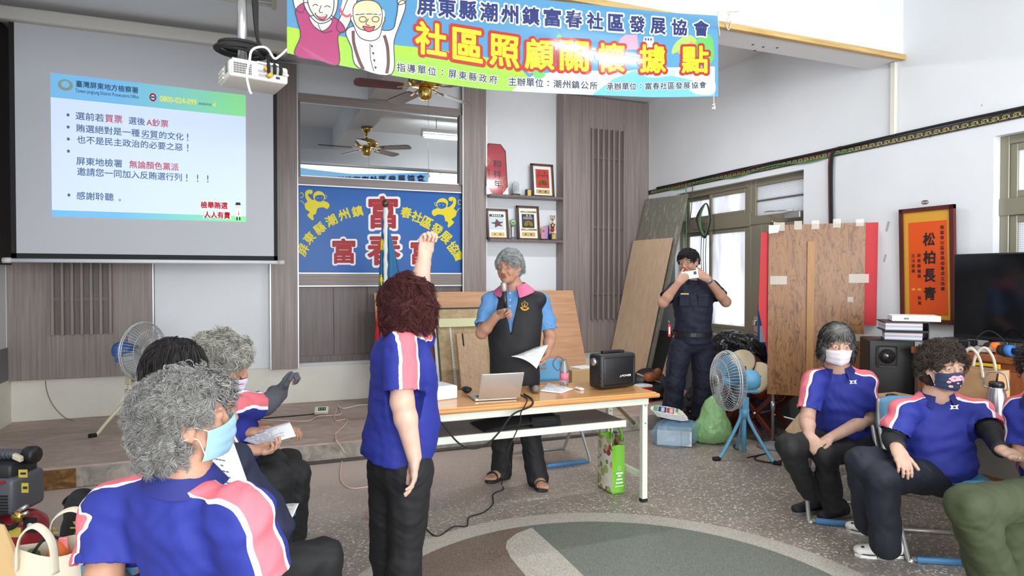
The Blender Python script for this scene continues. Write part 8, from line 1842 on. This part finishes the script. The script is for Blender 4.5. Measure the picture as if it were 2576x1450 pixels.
# air compressor
cz = 3.5; t = thing('air_compressor', onz(20, 1395), 'black and red air compressor by the left edge', 'compressor'); M_cred = mat('compressor_red', (146, 36, 44), .3, var=.1, vscale=6); M_cblk = mat('compressor_black', (38, 38, 42), .45); M_cgrey = mat('compressor_grey', (84, 86, 92), .4)
tc_ = at(48, 1338, cz); b = MB(); b.lathe([(.001, .0), (.06, -.01), (.1, -.035), (.118, -.08), (.118, -.5), (.09, -.55)], tc_ + RGT * .13, RGT, M_cred, 28); b.build('tank', t)
b = MB(); e = at(2, 1235, cz); b.obox(e, RGT * .32, FWD * .24, UPV * .2, M_cgrey, bev=.03, seg=3)
for k in range(7): b.obox(e + RGT * .05 - FWD * .122 - UPV * (-.01 + k * .016), RGT * .16, FWD * .012, UPV * .007, M_black)
b.build('engine_cover', t)
b = MB(); b.obox(at(8, 1178, cz) + UPV * .0, RGT * .24, FWD * .2, UPV * .09, M_cblk, bev=.02, seg=2); b.build('top_housing', t)
b = MB(); b.obox(at(10, 1196, cz) - FWD * .125, RGT * .2, FWD * .01, UPV * .018, M_cred, bev=.004); b.build('red_band', t)
b = MB(); q = at(20, 1143, cz)
for k in range(9): b.lathe([(.026, 0), (.03, .004), (.026, .008)], q + RGT * (-.1 + k * .022), RGT, M_cgrey, 14)
b.tube([q - RGT * .15, q + RGT * .1], .02, M_cgrey, 12); b.build('cylinder_fins', t)
b = MB(); b.lathe([(.03, 0), (.046, .008), (.048, .05), (.04, .065), (.001, .066)], at(64, 1145, cz), RGT, M_black, 20); b.build('air_filter', t)
b = MB(); b.obox(at(45, 1152, cz - .1), RGT * .045 - UPV * .02, FWD * .03, UPV * .03, mat('valve_beige', (206, 196, 172), .5), bev=.006); b.build('valve_block', t)
MY = mat('warning_yellow', (206, 186, 80), .5)
for px, py, w, h_ in ((58, 1192, .045, .04), (63, 1228, .035, .05)): b = MB(); b.obox(at(px, py, cz - .13), RGT * w, FWD * .003, UPV * h_, MY); b.obox(at(px, py, cz - .134), RGT * w * .6, FWD * .002, UPV * h_ * .25, M_blk); b.build('warning_label', t)
b = MB(); b.obox(at(38, 1340, cz - .14), RGT * .06, FWD * .004, UPV * .05, MY); b.obox(at(76, 1322, cz - .13), RGT * .07, FWD * .004, UPV * .08, M_blk); b.lathe([(.016, 0), (.016, .003)], at(76, 1324, cz - .136), -FWD, M_paper, 14); b.build('warning_label', t)
b = MB(); b.tube([at(40, 1290, cz - .15), at(68, 1274, cz - .15)], .012, M_steel, 10); b.tube([at(50, 1298, cz - .15), at(70, 1290, cz - .15)], .011, M_steel, 10); b.lathe([(.028, 0), (.028, .02)], at(48, 1300, cz - .15), -FWD, M_gold, 14); b.build('air_tap', t)
b = MB(); b.tube(spline([at(-10, 1310, cz - .15), at(20, 1330, cz - .16), at(42, 1316, cz - .15), at(36, 1290, cz - .15)], 6), .012, M_blackr, 8); b.build('hose', t)
for dx in (-.3, .02):
    b = MB(); c = tc_ + RGT * dx; b.obox((c.x, c.y, (tc_.z - .1) / 2), RGT * .04, FWD * .16, UPV * (tc_.z - .1), M_cblk, bev=.004); b.build('foot', t)

# ================================================================ CABLES, SOCKETS
zs_ = STEP_H + .006
p = onz(809, 1046, STEP_H); t = thing('power_strip', p, 'beige socket block with green outlets lying on the stage', 'power strip'); X = RGT * .98 + FWD * .2; Y = Vector((-X.y, X.x, 0)); up_ = (UPV * .5 + Y * .85).normalized(); n_ = (UPV * .85 - Y * .5).normalized(); b = MB(); b.obox(p + UPV * .05, X * .13, up_ * .08, n_ * .035, mat('socket_beige', (226, 222, 204), .4), bev=.006, seg=2); b.build('case', t); b = MB(); b.obox(p + UPV * .05 + n_ * .018 + X * .005, X * .072, up_ * .045, n_ * .004, mat('socket_green', (36, 92, 60), .4))
for k in range(3): b.obox(p + UPV * .05 + n_ * .021 + X * (-.018 + .022 * k), X * .004, up_ * .02, n_ * .002, M_paper)
b.build('outlets', t)
cable('black_wire', [onz(640, 1056, zs_), onz(700, 1050, zs_), onz(750, 1046, zs_), onz(788, 1042, zs_), p + UPV * .03 - X * .066], .005, M_blackr, 'black wire lying along the stage to the socket block')
M_pinkw = mat('pale_pink_wire', (222, 196, 178), .5)
kf = lambda px, py: ony(px, py, STEP_V - .012)
cable('pale_wire', [onz(645, 1055, zs_), onz(690, 1058, zs_), onz(770, 1060, zs_), onz(800, 1048, zs_), onz(828, 1046, zs_), onz(858, 1042, zs_), onz(850, 1024, zs_), onz(842, 1057, zs_), onz(872, 1056, zs_), onz(868, 1070, zs_), onz(846, 1090, zs_), onz(845, 1098, zs_), kf(846, 1108), kf(858, 1125), kf(866, 1140), onz(864, 1152, .006), onz(858, 1172, .006), onz(857, 1205, .006), onz(868, 1222, .006), onz(890, 1230, .006), onz(935, 1225, .006), onz(965, 1232, .006)], .0055, M_pinkw, 'pale wire running over the stage edge down to the floor')
cable('white_wire', [onz(846, 1018, zs_), onz(862, 1028, zs_), onz(885, 1024, zs_), onz(905, 1020, zs_), onz(940, 1018, zs_)], .005, M_wcab, 'short white wire near the back of the stage')
cable('tan_cable', [onz(920, 1290, .006), onz(938, 1286, .008), onz(962, 1290, .006), onz(955, 1302, .012), onz(928, 1304, .006), onz(922, 1294, .012), onz(950, 1288, .01), onz(965, 1298, .006)], .004, mat('tan_cord', (186, 140, 104), .5), 'small tan cord coiled on the floor left of the standing woman')
cable('wall_wire', [ony(114, 958, V_B - .035), ony(118, 985, V_B - .036), ony(130, 1015, V_B - .037), ony(150, 1040, V_B - .04), onz(168, 1054, zs_), onz(185, 1058, zs_)], .004, mat('brown_wire', (150, 126, 112), .6), 'thin brown wire hanging on the cream plinth at left')
M_mar = mat('maroon_cable', (86, 36, 44), .5); M_gcab = mat('green_cable', (70, 130, 84), .5)
ux = U_R - .02
def wall_run(y0, y1, z, amp, ph, n=14): return [Vector((ux - .006 * math.sin(ph * 2 + k), y0 + (y1 - y0) * k / n, z + amp * math.sin(k * 1.3 + ph))) for k in range(n + 1)]
for k, (m_, z, a, nm) in enumerate(((M_blackr, 2.655, .004, 'black cable clipped along the top of the wall border'), (M_mar, 2.648, .012, 'maroon cable running along the wall border'), (M_gcab, 2.605, .02, 'green cable running along the wall border'))): cable('wall_cable', wall_run(.5 if k == 0 else (3.9 if k == 1 else 4.2), 7.1, z, a, k), .011 if k == 0 else .007, m_, nm, 'cable', 'cables on the right wall')
pv_ = onx(2093, 400, ux); pe = onx(2096, 565, ux)
for k, m_ in enumerate((M_blackr, M_blackr, M_mar)): cable('wall_cable', [Vector((ux, pv_.y - .06 - .02 * k, 2.66)), Vector((ux, pv_.y - .01 + .014 * k, 2.6)), Vector((ux, pv_.y + .014 * k, 2.3)), Vector((ux, pe.y + .014 * k - .01, 1.4))], .009, m_, ['left black cable dropping down the right wall to the grain board', 'right black cable dropping down the right wall to the grain board', 'maroon cable dropping down the right wall to the grain board'][k], 'cable', 'cables on the right wall')
hk = onx(1776, 512, U_R - .03); hw = lambda px, py, d=.0: onx(px, py, U_R - .03 - d)
t = thing('hanging_cable', hk, 'loose coil of green, red and thin cables hung on the window frame', 'cable')
for k in range(4): b = MB(); b.tube(spline([hk, hw(1762 - k * 3, 545), hw(1764 - 2 * k, 575), hw(1772, 590 + 3 * k), hw(1780 + k, 575), hw(1784 + k, 545)], 6, True), .007, [M_gcab, M_gcab, M_mar, M_blackr][k], 6, closed=True); b.build('loop', t)
for k in range(3): b = MB(); b.tube(spline([hw(1768 + 5 * k, 560), hw(1763 + 6 * k, 640), hw(1766 + 5 * k, 700), hw(1762 + 7 * k, 760), hw(1770 + 3 * k, 800)], 6), .004, M_gbag, 6); b.build('strand', t)
cable('hanging_wire', [hw(1724, 465), hw(1726, 490), hw(1727, 560), hw(1727, 640), hw(1724, 690)], .005, M_gcab, 'green wire hanging before the window beside the tall board'); cable('hanging_wire', [hw(1742, 462), hw(1740, 520), hw(1736, 560), hw(1745, 578), hw(1765, 575)], .005, M_mar, 'maroon wire looping before the window to the coil')
